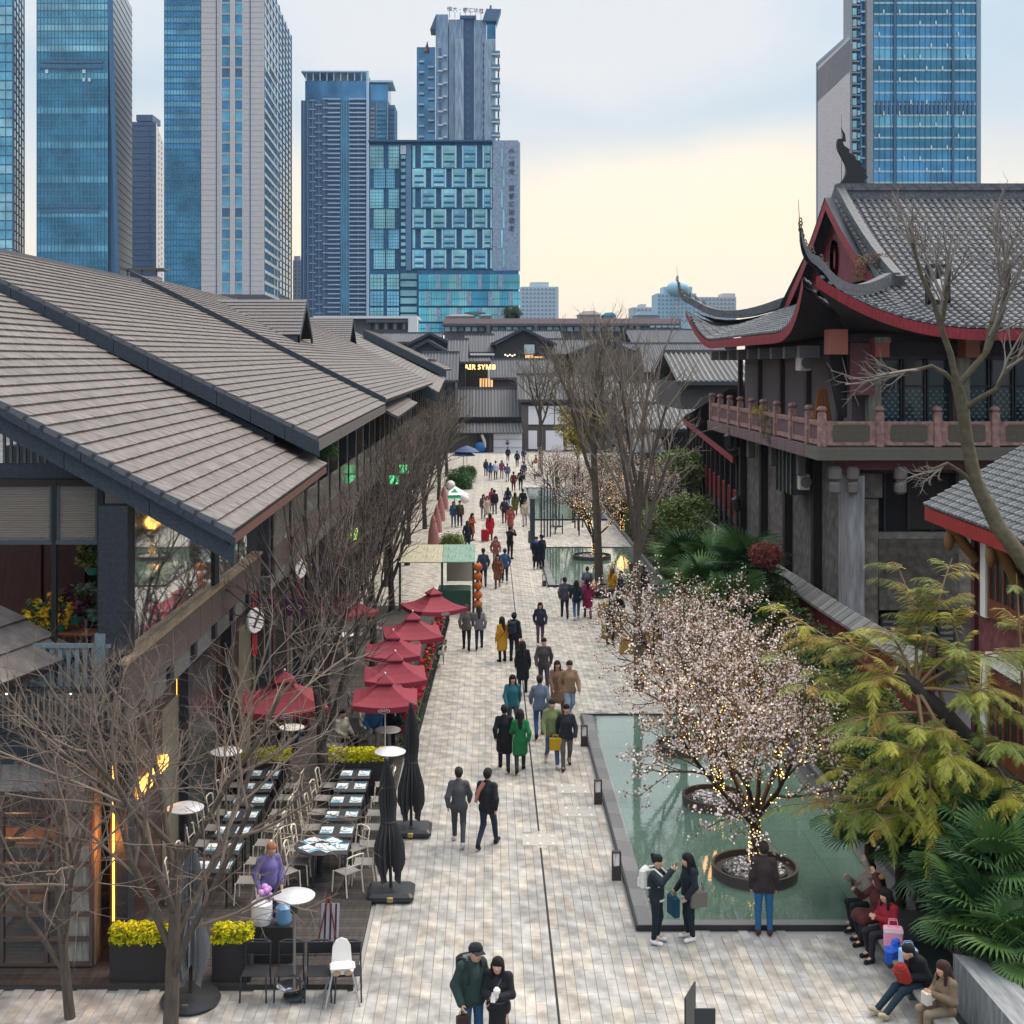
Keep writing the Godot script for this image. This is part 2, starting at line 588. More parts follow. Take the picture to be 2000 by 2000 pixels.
# ---- tiled roofs of the left row. Courses are laid from the eave up; every tile in a course is a piece of its own shape.
func tile_roof(parent: Node3D,en: Vector3,ef: Vector3,rn: Vector3,rf: Vector3,pitch := 0.36,tw := 0.30,verge := true,tone := 0) -> MeshInstance3D:
	var up := ((rn - en).normalized())
	var al := ((ef - en).normalized())
	var nor := al.cross(up).normalized()
	if nor.y < 0:
		nor = -nor
	var deck := MB.new()
	var k := nor * 0.16
	deck.hexa(en - k,ef - k,rf - k,rn - k,en,ef,rf,rn)
	var roof := part(parent,"roof",deck,mat("roof deck",Color(0.045,0.045,0.05),0.8))
	var nc := int((rn - en).length() / pitch)
	var tmats := []
	for i in 4:
		tmats.append(mat("roof tile %d%d" % [tone,i],[Color(0.225,0.198,0.186),Color(0.238,0.210,0.196),Color(0.215,0.190,0.181),Color(0.230,0.203,0.190)][i].lerp(Color(0.10,0.11,0.135),0.25 * tone),0.62,0,blotch() if tone == 0 else grain(),0.45))
	for i in nc:
		var a := float(i) / nc
		var b := minf(1.0,(i + 1.22) / nc)
		var p0 := en.lerp(rn,a)
		var p1 := ef.lerp(rf,a)
		var q0 := en.lerp(rn,b)
		var q1 := ef.lerp(rf,b)
		var m := MB.new()
		var n := maxi(2,int((p1 - p0).length() / tw))
		for j in n:
			var s := float(j) / n
			var e := float(j + 1) / n - 0.001
			var lift := rr(0.068,0.074)
			var tip := rr(-0.004,0.004)
			var a0 := p0.lerp(p1,s) + nor * lift + up * tip
			var a1 := p0.lerp(p1,e) + nor * (lift + rr(-0.003,0.003)) + up * tip
			var b1 := q0.lerp(q1,e) + nor * 0.012
			var b0 := q0.lerp(q1,s) + nor * 0.012
			var dn := nor * 0.05
			m.quad(a1,a0,b0,b1) if al.cross(up).dot(nor) < 0 else m.quad(a0,a1,b1,b0)
			m.quad(a0 - dn,a1 - dn,a1,a0)
			m.quad(a1 - dn,b1 - dn,b1,a1)
		part(roof,"tile_course",m,tmats[rng.randi() % 4])
		if verge:
			var v := MB.new()
			var w := al * 0.13
			var o0 := p0 - al * 0.03 + nor * 0.065
			var o1 := q0 - al * 0.03 + nor * 0.03
			var dn2 := nor * 0.13
			v.hexa(o0 - dn2,o0 + w - dn2,o1 + w - dn2,o1 - dn2,o0,o0 + w,o1 + w,o1)
			part(roof,"verge_tile",v,mat("verge tile",Color(0.16,0.165,0.185),0.6,0,grain(),1.2))
	return roof
func slab_between(m: MB,a: Vector3,b: Vector3,drop: float,th: Vector3) -> void:
	var d := Vector3(0,-drop,0)
	m.hexa(a + d,b + d,b + d + th,a + d + th,a,b,b + th,a + th)
func fascia(parent: Node3D,a: Vector3,b: Vector3,h: float,n: int,back := 0.1,key := "fascia metal") -> void:
	var th := Vector3(0,0,-back)
	var mt := mat(key,Color(0.046,0.063,0.085),0.5,0.0,grain(),0.6)
	for i in n:
		var m := MB.new()
		var p := a.lerp(b,float(i) / n)
		var q := a.lerp(b,(i + 1.0) / n - 0.0012)
		slab_between(m,p,q,h,th)
		part(parent,"fascia_board",m,mt)
func build_left_street() -> void:
	var dark := mat("dark steel",Color(0.036,0.042,0.054),0.5,0.0,grain(),0.5)
	var brown := mat("brown panel",Color(0.145,0.115,0.105),0.6,0,grain(),0.6)
	var mirror := mat("facade glass",Color(0.78,0.80,0.79),0.03,0.95)
	var inside := mat("shop interior",Color(0.035,0.025,0.022),0.9)
	# --- first building: restaurant at the corner
	var b1 := thing("restaurant_building","near left two-storey restaurant with grey tile roof and glass upper floor","building")
	var sl := 0.556
	var e0 := Vector3(-4.74,8.12,-23.7)
	var e1 := Vector3(-4.90,8.22,-38.6)
	var up := Vector3(-9.5,9.5 * sl,0)
	tile_roof(b1,e0,e1,e0 + up,e1 + up)
	# front rake: upper thin board and the deep fascia below
	fascia(b1,e0 + Vector3(0.05,-0.09,0.04),e0 + up + Vector3(0,-0.09,0.04),0.16,10,0.06)
	fascia(b1,e0 + Vector3(0.0,-0.24,-0.10),e0 + up + Vector3(0,-0.22,-0.10),0.36,6,0.12)
	# eave soffit and gutter
	var so := MB.new()
	slab_between(so,e0 + Vector3(0,-0.07,-0.1),e1 + Vector3(0,-0.07,0),0.16,Vector3(-0.12,0,0))
	part(b1,"eave_board",so,mat("eave board",Color(0.12,0.06,0.05),0.6))
	# floor slab with the brown parapet along the street
	var x := -6.62
	var n := 22
	for i in n:
		var za := -23.35 - 26.5 * i / n
		var zb := -23.35 - 26.5 * (i + 1) / n + 0.025
		var m := MB.new()
		m.bx(x - 0.06,4.98,za,x,5.75,zb)
		part(b1,"parapet_panel",m,brown)
	var rail := MB.new()
	rail.bx(x - 0.12,5.75,-23.3,x + 0.05,5.83,-49.9)
	part(b1,"parapet_coping",rail,mat("coping",Color(0.50,0.36,0.24),0.5,0,streak(),0.6))
	var sb := MB.new()
	sb.bx(-14,4.5,-23.5,x - 0.07,4.96,-49.9)
	part(b1,"floor_slab",sb,mat("slab edge",Color(0.17,0.17,0.17),0.7,0,grain(),0.4))
	for i in 12:
		var m := MB.new()
		var z := -24.4 - 2.15 * i
		m.bx(x - 0.5,4.62,z,x + 0.02,4.975,z - 0.28)
		part(b1,"beam_end",m,dark)
	# columns on the street side,with light strips on the first two
	for i in 6:
		var z := -23.75 - 4.75 * i
		var m := MB.new()
		m.bx(x - 0.32,0.06,z,x - 0.075,4.5,z - 0.42)
		var c := part(b1,"column",m,dark)
		if i < 2:
			var l := MB.new()
			l.bx(x - 0.36,0.35,z + 0.03,x - 0.325,4.35,z - 0.0)
			part(c,"light_strip",l,glow("amber strip",Color(1.0,0.42,0.06),2.2))
	var lamp := OmniLight3D.new()
	lamp.name = "amber_light"
	lamp.position = Vector3(x - 0.34,2.4,-23.55)
	lamp.light_color = Color(1.0,0.55,0.2)
	lamp.light_energy = 0.5
	lamp.light_size = 0.2
	lamp.omni_range = 12.0
	lamp.shadow_enabled = true
	b1.add_child(lamp)
	for i in 3:
		var m := MB.new()
		var z: float = [-23.72,-31.3,-40.0][i]
		m.bx(x - (0.62 if i == 0 else 0.3),4.97 if i == 0 else 5.84,z,x - 0.08,8.6 if i == 0 else 8.3,z - 0.5)
		part(b1,"upper_column",m,dark)
	# mirror-bright glass of the upper floor on the street side
	var zs := [-24.25,-25.55,-26.85,-28.1,-29.3,-30.3,-31.2]
	for i in 6:
		var m := MB.new()
		m.bx(x - 0.16,5.2,zs[i] - 0.012,x - 0.13,8.45,zs[i + 1] + 0.012)
		part(b1,"glass_panel",m,mirror)
	for i in 14:
		var m := MB.new()
		var za := -31.85 - 1.28 * i
		m.bx(x - 0.12,5.84,za,x - 0.10,6.95,za - 1.26)
		part(b1,"glass_balustrade",m,mirror)
	var top := MB.new()
	top.bx(x - 0.13,6.95,-31.8,x - 0.08,7.0,-49.8)
	part(b1,"balustrade_rail",top,mat("red rail",Color(0.20,0.05,0.035),0.5))
	var back := MB.new()
	back.bx(x - 3.2,4.97,-32.0,x - 3.1,9.4,-49.5)
	part(b1,"upper_wall",back,inside)
	# front of the upper floor: window frames,blinds and the flower table behind glass
	var zf := -24.25
	var wallm := MB.new()
	wallm.bx(-14.0,8.93,zf,-7.3,9.05,zf - 0.15)
	wallm.bx(-14.0,4.97,zf - 4.5,-7.0,8.9,zf - 4.6)
	part(b1,"wall",wallm,inside)
	var grille := MB.new()
	grille.bx(-14,9.06,zf - 0.16,-7.6,9.35,zf - 0.22)
	part(b1,"beam",grille,mat("fascia metal",Color(0.042,0.055,0.075),0.42,0.35))
	for i in 30:
		var gx := -7.95 - 0.13 * i
		var hh := 9.36 + (gx + 7.2) * -0.5
		if hh < 9.45:
			continue
		var m := MB.new()
		m.bx(gx,9.36,zf - 0.1,gx + 0.045,minf(hh,11),zf - 0.16)
		part(b1,"grille_bar",m,mat("grille bar",Color(0.11,0.125,0.14),0.5))
	for s in [[-9.6,-8.28],[-8.2,-7.42]]:
		var w := MB.new()
		w.bx(s[0],7.9,zf,s[0] + 0.05,8.92,zf - 0.06)
		w.bx(s[1] - 0.05,7.9,zf,s[1],8.92,zf - 0.06)
		w.bx(s[0],7.82,zf + 0.02,s[1],7.9,zf - 0.06)
		var win := part(b1,"window",w,mat("window frame",Color(0.06,0.075,0.09),0.4,0.2))
		for i in 21:
			var bl := MB.new()
			bl.box(T((s[0] + s[1]) * 0.5,7.97 + 0.045 * i,zf - 0.11,0,0.5),Vector3(s[1] - s[0] - 0.12,0.006,0.046))
			part(win,"blind_slat",bl,mat("bamboo slat %d" % (i % 2),Color(0.17,0.09,0.03) if i < 14 else Color(0.10,0.045,0.02),0.7))
		var g := MB.new()
		g.quad(Vector3(s[0] + 0.05,7.9,zf - 0.03),Vector3(s[1] - 0.05,7.9,zf - 0.03),Vector3(s[1] - 0.05,8.92,zf - 0.03),Vector3(s[0] + 0.05,8.92,zf - 0.03))
		part(win,"pane",g,pane("clear glass",Color(0.8,0.85,0.85),0.12))
	var mul := MB.new()
	mul.bx(-8.285,4.97,zf + 0.02,-8.195,9.0,zf - 0.08)
	part(b1,"mullion",mul,mat("black steel",Color(0.012,0.013,0.015),0.4))
	mul = MB.new()
	mul.bx(-7.42,4.97,zf + 0.02,-7.3,9.0,zf - 0.08)
	part(b1,"mullion",mul,mat("black steel",Color(0.012,0.013,0.015),0.4))
	# room behind: dark timber,a pale pillar
	var pw := MB.new()
	pw.bx(-8.1,4.97,zf - 2.4,-7.6,8.9,zf - 2.6)
	part(b1,"pillar",pw,mat("pale plaster",Color(0.45,0.42,0.38),0.8))
	var cab := MB.new()
	cab.bx(-11,4.97,zf - 3.6,-8.8,7.6,zf - 3.9)
	cab.bx(-9.6,4.97,zf - 2.6,-9.4,7.7,zf - 2.8)
	part(b1,"cabinet",cab,mat("red timber",Color(0.09,0.028,0.018),0.5,0,streak(),1.0))
	# terrace railing of grey-blue flared balusters
	var rz := -23.75
	var base := MB.new()
	base.bx(-9.6,5.45,rz + 0.05,-7.0,5.62,rz - 0.05)
	base.bx(-9.6,6.36,rz + 0.05,-7.0,6.43,rz - 0.05)
	base.bx(-7.3,5.62,rz + 0.06,-7.1,6.62,rz - 0.06)
	var bal := thing("terrace_railing","grey-blue timber railing with flared balusters on the upper terrace","railing")
	bal.position.y = -0.38
	part(bal,"rail",base,mat("bluish paint",Color(0.20,0.27,0.30),0.6,0,grain(),1.0))
	for i in 15:
		var bx := -9.5 + 0.155 * i
		var m := MB.new()
		m.prism(T(bx,5.62,rz + 0.02),PackedVector2Array([Vector2(-0.055,0),Vector2(0.055,0),Vector2(0.03,0.35),Vector2(0.05,0.74),Vector2(-0.05,0.74),Vector2(-0.03,0.35)]),0.04)
		part(bal,"baluster",m,mat("bluish paint",Color(0.20,0.27,0.30),0.6))
	for i in 2:
		var m := MB.new()
		m.ell(Vector3(-8.93 + 1.18 * i,5.52,rz + 0.06),Vector3(0.025,0.025,0.012),6,4)
		part(bal,"spot_lamp",m,glow("white spot",Color(1,1,0.95),2.0))
	# dark vertical-bar balustrade at the slab front
	var rb := MB.new()
	rb.bx(-14,5.24,-23.32,x - 0.1,5.33,-23.42)
	rb.bx(-14,4.52,-23.30,x - 0.1,4.60,-23.42)
	part(b1,"front_rail",rb,dark)
	for i in 27:
		var m := MB.new()
		var px := -6.85 - 0.107 * i
		m.bx(px,4.6,-23.34,px + 0.035,5.24,-23.39)
		part(b1,"rail_bar",m,mat("pale bar",Color(0.20,0.185,0.175),0.5))
	var fb := MB.new()
	fb.bx(-14,4.05,-23.38,x - 0.1,4.5,-23.6)
	fb.bx(-14,3.95,-23.30,x - 0.1,4.05,-23.6)
	part(b1,"front_beam",fb,mat("fascia metal",Color(0.042,0.055,0.075),0.42,0.35))
	# street number and glass shop front below
	var g0 := MB.new()
	g0.bx(-14,3.35,-23.62,-7.25,3.94,-23.68)
	part(b1,"white_lintel",g0,mat("white lintel",Color(0.42,0.43,0.46),0.6,0,streak(),0.5))
	for i in 4:
		for j in 7:
			var xa := -7.32 - 0.82 * i
			var ya := 0.12 + 0.46 * j
			var fr := MB.new()
			fr.bx(xa - 0.82,ya,-23.62,xa,ya + 0.055,-23.72)
			fr.bx(xa - 0.06,ya + 0.055,-23.62,xa,ya + 0.46,-23.72)
			var w := part(b1,"shop_window",fr,mat("shop frame",Color(0.085,0.062,0.055),0.5))
			var g := MB.new()
			g.quad(Vector3(xa - 0.82,ya + 0.055,-23.68),Vector3(xa - 0.06,ya + 0.055,-23.68),Vector3(xa - 0.06,ya + 0.46,-23.68),Vector3(xa - 0.82,ya + 0.46,-23.68))
			part(w,"pane",g,pane("shop glass",Color(0.5,0.52,0.52),0.10))
	var pier := MB.new()
	pier.bx(-7.95,0.1,-23.75,-7.3,3.3,-24.1)
	part(b1,"stone_pier",pier,mat("stone pier",Color(0.42,0.40,0.34),0.85,0,streak(),0.9,2.0))
	for i in 6:
		var tb := MB.new()
		tb.bx(-8.6 - 0.9 * (i % 3),0.85 + 0.9 * (i / 3),-24.6 - 0.5 * (i % 2),-9.3 - 0.9 * (i % 3),0.93 + 0.9 * (i / 3),-26.0)
		tb.bx(-8.7 - 0.9 * (i % 3),0.1,-25.3,-8.8 - 0.9 * (i % 3),0.85 + 0.9 * (i / 3),-25.4)
		part(b1,"indoor_table",tb,mat("indoor oak",Color(0.26,0.13,0.05),0.5,0,streak(),1.0))
	var added_bulb := MB.new()  # invented glowing globe, added to warm the room behind the shop windows
	added_bulb.ell(Vector3(-9.4,3.1,-25.4),Vector3(0.14,0.14,0.14),10,6)
	part(b1,"lamp_globe",added_bulb,glow("warm globe",Color(1.0,0.8,0.5),1.6))
	var wl := OmniLight3D.new()
	wl.name = "added_warm_lamp"  # added light at the invented globe, warms the ground-floor room
	wl.position = Vector3(-9.4,3.1,-25.4)
	wl.light_color = Color(1.0,0.72,0.42)
	wl.light_energy = 0.9
	wl.light_size = 0.1
	wl.shadow_enabled = true
	b1.add_child(wl)
	var rm := MB.new()
	rm.bx(-14,0.08,-27.5,-6.95,4.4,-27.6)
	rm.bx(-7.05,0.08,-23.8,-6.95,4.4,-49.0)
	part(b1,"room_wall",rm,inside)
	# ground-floor street side: dark glass bays between the columns with signs
	for i in 9:
		var m := MB.new()
		var za := -24.3 - 2.75 * i
		m.bx(-6.94,0.2,za,-6.90,3.9,za - 2.6)
		part(b1,"shop_bay",m,mat("shop bay %d" % (i % 3),[Color(0.055,0.03,0.026),Color(0.16,0.15,0.12),Color(0.05,0.055,0.06)][i % 3],0.25))
	var pod := thing("side_canopy","small tiled canopy roof at the left edge below the terrace railing","canopy")
	tile_roof(pod,Vector3(-8.0,6.28,-22.3),Vector3(-7.25,5.95,-25.5) + Vector3(0,0.3,0),Vector3(-10.0,7.55,-22.3),Vector3(-9.5,7.5,-25.5),0.5,0.34,false)
	pod.position = Vector3(-0.5,-0.55,1.0)
	# --- second building,long high roof
	var b2 := thing("shop_building","second left building under the longest grey tile roof with dark blue fascia","building")
	var f0 := at(620,856,36.6)
	var f1 := Vector3(-4.95,9.38,-61.0)
	var up2 := Vector3(-11.7,11.7 * 0.50,0)
	tile_roof(b2,f0,f1,f0 + up2,f1 + up2)
	fascia(b2,f0 + Vector3(0.05,-0.10,0.05),f0 + up2 + Vector3(0,-0.10,0.05),0.42,12,0.08)
	fascia(b2,f0 + Vector3(-1.3,-0.05,-0.3) + Vector3(0,0.1,0),f0 + up2 + Vector3(0,-0.5,-0.3),0.95,7,0.1)
	var rid := MB.new()
	slab_between(rid,f0 + up2 + Vector3(0.1,0.12,0),f1 + up2 + Vector3(0.1,0.12,0),0.25,Vector3(-0.4,0,0))
	part(b2,"ridge_cap",rid,mat("verge tile",Color(0.16,0.165,0.185),0.6))
	var ev := MB.new()
	slab_between(ev,f0 + Vector3(0.02,-0.04,-0.1),f1 + Vector3(0.02,-0.04,0),0.34,Vector3(-0.1,0,0))
	part(b2,"eave_board",ev,mat("eave stone",Color(0.165,0.15,0.145),0.6,0,grain(),0.6))
	# third,beyond the dark step
	var b3 := thing("shop_building","third left building with gabled roof dormer and stepped eave","building")
	var h0 := Vector3(-4.95,9.55,-61.4)
	var h1 := Vector3(-4.95,9.70,-113.0)
	var up3 := Vector3(-12.2,12.2 * 0.50,0)
	tile_roof(b3,h0,h1,h0 + up3,h1 + up3,0.36,0.6)
	fascia(b3,h0 + Vector3(0.02,0.14,0.35),h0 + up3 + Vector3(0,0.14,0.35),0.3,8,0.3,"black step")
	var b4 := thing("shop_building","fourth left building with smaller gabled dormer and high fascia","building")
	var k0 := at(857,767,112.0)
	var k1 := Vector3(-4.95,9.9,-146.0)
	var up4 := Vector3(-11.5,11.5 * 0.50,0)
	tile_roof(b4,k0,k1,k0 + up4,k1 + up4,0.42,0.8)
	fascia(b4,k0 + Vector3(0.1,-0.1,0.1),k0 + up4 + Vector3(0,-0.1,0.1),0.9,8,0.1)
	fascia(b4,k0 + Vector3(-2.0,0.1,-0.3),k0 + up4 + Vector3(0,-0.9,-0.3),1.6,6,0.1)
	var b5 := thing("shop_building","last left building before the end of the street, its high roof edge over dark glass","building")
	var m0 := at(870,722,140.0)
	var m1 := m0 + Vector3(0.1,0,-20)
	var up5 := Vector3(-9.0,9.0 * 0.49,0)
	tile_roof(b5,m0,m1,m0 + up5,m1 + up5,0.42,0.9)
	fascia(b5,m0 + Vector3(0.1,-0.1,0.1),m0 + up5 + Vector3(0,-0.1,0.1),0.8,6,0.1)
	# dormers: ridge runs across the slope,gable looks to the right and front
	dormer(b3,Vector3(-10.9,12.7,-72.0),4.6,6.0,2.35)
	dormer(b4,Vector3(-12.9,13.1,-116.0),5.4,8.6,2.6)
	# walls and galleries under these roofs
	var wallc := mat("gallery wall",Color(0.06,0.062,0.068),0.7)
	for q in [[b2,-36.9,-61.0,8.9],[b3,-61.2,-112.6,9.2],[b4,-112.2,-145.5,9.4],[b5,-141,-160,11.6]]:
		var m := MB.new()
		m.bx(-14,0,q[1],-7.6,q[3],q[2])
		part(q[0],"wall",m,wallc)
		var sl2 := MB.new()
		sl2.bx(-7.6,4.7,q[1] - 0.05,-6.3,5.1,q[2])
		part(q[0],"balcony_slab",sl2,mat("slab edge",Color(0.17,0.17,0.17),0.7))
		var nn := int((q[1] - q[2]) / 3.4)
		for i in nn:
			var za: float = q[1] - 0.3 - 3.4 * i
			var c := MB.new()
			c.bx(-6.75,0,za,-6.4,q[3] + 0.4,za - 0.4)
			part(q[0],"column",c,mat("column tone %d" % (i % 2),[Color(0.05,0.055,0.062),Color(0.12,0.09,0.08)][i % 2],0.6))
			var pn := MB.new()
			pn.bx(-6.38,5.1,za - 0.45,-6.30,5.85,za - 3.3)
			part(q[0],"parapet_panel",pn,brown)
			var g := MB.new()
			g.bx(-6.37,5.86,za - 0.5,-6.33,6.9,za - 3.2)
			part(q[0],"glass_balustrade",g,mat("balcony glass",Color(0.35,0.36,0.33),0.08,0.6))
			var s := MB.new()
			s.bx(-7.58,0.3,za - 0.5,-7.5,3.6,za - 3.0)
			part(q[0],"shop_bay",s,mat("street bay %d" % (i % 4),[Color(0.11,0.10,0.08),Color(0.05,0.03,0.03),Color(0.20,0.17,0.10),Color(0.04,0.05,0.06)][i % 4],0.3))
	# the small eave notch at the end of the third roof
	var nt := thing("eave_canopy","small tiled eave canopy jutting from the third left building","canopy")
	tile_roof(nt,Vector3(-4.7,8.55,-66.0),Vector3(-4.7,8.75,-84),Vector3(-6.4,9.45,-66.0),Vector3(-6.4,9.65,-84),0.42,0.6)
	# rooftop flue
	var fl := thing("rooftop_flue","metal exhaust flue with flat hood above the second left roof","flue")
	var fm := MB.new()
	var fp := at(277,548,75.0)
	fm.bx(fp.x - 0.9,fp.y - 2.2,fp.z,fp.x + 0.9,fp.y + 0.25,fp.z - 1.2)
	part(fl,"duct",fm,mat("flue sheet",Color(0.42,0.42,0.43),0.4,0.5,grain(),0.5))
	fm = MB.new()
	fm.bx(fp.x - 1.25,fp.y + 0.62,fp.z + 0.3,fp.x + 1.35,fp.y + 0.72,fp.z - 1.4)
	part(fl,"hood",fm,mat("flue hood",Color(0.10,0.11,0.13),0.4,0.3))
	for i in 3:
		fm = MB.new()
		fm.bx(fp.x - 0.9 + 0.85 * i,fp.y + 0.25,fp.z,fp.x - 0.8 + 0.85 * i,fp.y + 0.62,fp.z - 0.1)
		part(fl,"support",fm,mat("flue hood",Color(0.10,0.11,0.13),0.4))
func dormer(parent: Node3D,c: Vector3,w: float,ln: float,h: float) -> void:
	# c: foot of the gable on the street side; ridge along x away from the street,slopes facing front and back
	var r0 := c + Vector3(0.3,h,-w * 0.5)
	var r1 := r0 + Vector3(-ln,0,0)
	var f0 := c + Vector3(0.3,h * 0.1,0.35)
	var f1 := f0 + Vector3(-ln,0,0)
	var g0 := f0 + Vector3(0,0,-w - 0.7)
	tile_roof(parent,f0,f1,r0,r1,0.30,0.45,true,1)
	tile_roof(parent,g0,g0 + Vector3(-ln,0,0),r0,r1,0.36,0.5,false,1)
	var m := MB.new()
	m.prism(Transform3D(Basis(Vector3(0,0,-1),Vector3.UP,Vector3(1,0,0)),c + Vector3(-0.3,0,0)),PackedVector2Array([Vector2(0,-2.0),Vector2(w,-2.0),Vector2(w,h * 0.05),Vector2(w * 0.5,h * 0.94),Vector2(0,h * 0.05)]),ln)
	part(parent,"dormer_wall",m,mat("dormer wall",Color(0.17,0.165,0.165),0.8,0,grain(),0.5))
	for s in [[f0,r0],[g0,r0]]:
		var b := MB.new()
		slab_between(b,s[0] + Vector3(0.03,-0.05,0),s[1] + Vector3(0.03,-0.05,0),0.34,Vector3(-0.12,0,0))
		part(parent,"barge_board",b,mat("fascia metal",Color(0.042,0.055,0.075),0.42,0.35))
	var fb := MB.new()
	slab_between(fb,f0 + Vector3(0,-0.03,0),f1 + Vector3(0,-0.03,0),0.42,Vector3(0,0,-0.12))
	part(parent,"eave_board",fb,mat("fascia metal",Color(0.042,0.055,0.075),0.42,0.35))
# ---- the old hall on the right: hip-and-gable roof with upturned corners,balcony,grey plastered ground floor
const TX0 := 10.75
const TX1 := 33.0
const TZ0 := -42.4
const TZ1 := -67.6
const GX := 14.7
const RZ := -55.0
func eave_lift(u: float) -> float:  # metres from the corner along an eave
	var k := clampf(1.0 - u / 6.0,0,1)
	return 1.75 * pow(k,2.3)
func hall_y(v: float) -> float:
	return 12.45 + 6.0 * (0.62 * v + 0.38 * pow(v,2.2))
func front_pt(x: float,v: float,back := false) -> Vector3:
	var lift := eave_lift(x - TX0) * pow(1.0 - v,3.0)
	var out := 0.35 * pow(clampf(1.0 - (x - TX0) / 5.0,0,1),2.0) * (1.0 - v)
	var z := lerpf(TZ0 + out,RZ,v)
	if back:
		z = 2.0 * RZ - z
	return Vector3(x,hall_y(v) + lift,z)
func side_pt(z: float,w: float) -> Vector3:  # w 0 at the eave,1 at the foot of the gable
	var near := minf(TZ0 - z,z - TZ1)
	var lift := eave_lift(near) * pow(1.0 - w,3.0)
	var out := 0.35 * pow(clampf(1.0 - near / 5.0,0,1),2.0) * (1.0 - w)
	return Vector3(lerpf(TX0 - out,GX,w),hall_y(w * 0.37) + lift,z)
func tile_row(f,v0: float,v1: float,r: float,n: int,side: Vector3) -> MB:
	var m := MB.new()
	var steps := maxi(2,int(n * (v1 - v0)))
	var prev := []
	for i in steps:
		var a := v0 + (v1 - v0) * i / steps
		var b := v0 + (v1 - v0) * (i + 1.0) / steps
		var p: Vector3 = f.call(a)
		var q: Vector3 = f.call(b)
		var up := side.cross(q - p).normalized()
		if up.y < 0:
			up = -up
		var wob := rr(-0.008,0.008)
		for k in 5:
			var t0 := PI * k / 5.0
			var t1 := PI * (k + 1) / 5.0
			var c0 := side * cos(t0) + up * sin(t0)
			var c1 := side * cos(t1) + up * sin(t1)
			var r0 := r * 1.08
			var r1 := r * 0.86
			var a0 := p + c0 * r0 + up * (0.022 + wob)
			var a1 := p + c1 * r0 + up * (0.022 + wob)
			m.quadn(a1,a0,q + c0 * r1,q + c1 * r1,c1,c0,c0,c1)
			m.tri(p + up * 0.0,a1,a0)
	return m
func sweep(m: MB,pts: Array,w: Array,h: Array) -> void:  # upright rectangular section along a path
	for i in pts.size() - 1:
		var d0: Vector3 = pts[mini(i + 1,pts.size() - 1)] - pts[maxi(i - 1,0)]
		var d1: Vector3 = pts[mini(i + 2,pts.size() - 1)] - pts[i]
		var s0 := Vector3(-d0.z,0,d0.x).normalized()
		var s1 := Vector3(-d1.z,0,d1.x).normalized()
		var u0 := s0.cross(d0).normalized()
		var u1 := s1.cross(d1).normalized()
		if u0.y < 0: u0 = -u0
		if u1.y < 0: u1 = -u1
		var a: Vector3 = pts[i]
		var b: Vector3 = pts[i + 1]
		var q := [a - s0 * w[i],a + s0 * w[i],b + s1 * w[i + 1],b - s1 * w[i + 1]]
		var t := [q[0] + u0 * h[i],q[1] + u0 * h[i],q[2] + u1 * h[i + 1],q[3] + u1 * h[i + 1]]
		m.quad(t[0],t[1],t[2],t[3])
		m.quad(q[0],t[0],t[3],q[3]); m.quad(q[2],t[2],t[1],q[1])
		if i == 0:
			m.quad(q[0],q[1],t[1],t[0])
		if i == pts.size() - 2:
			m.quad(q[3],t[3],t[2],q[2])
func strip(m: MB,a: Array,b: Array) -> void:
	for i in a.size() - 1:
		m.quad(a[i],a[i + 1],b[i + 1],b[i])
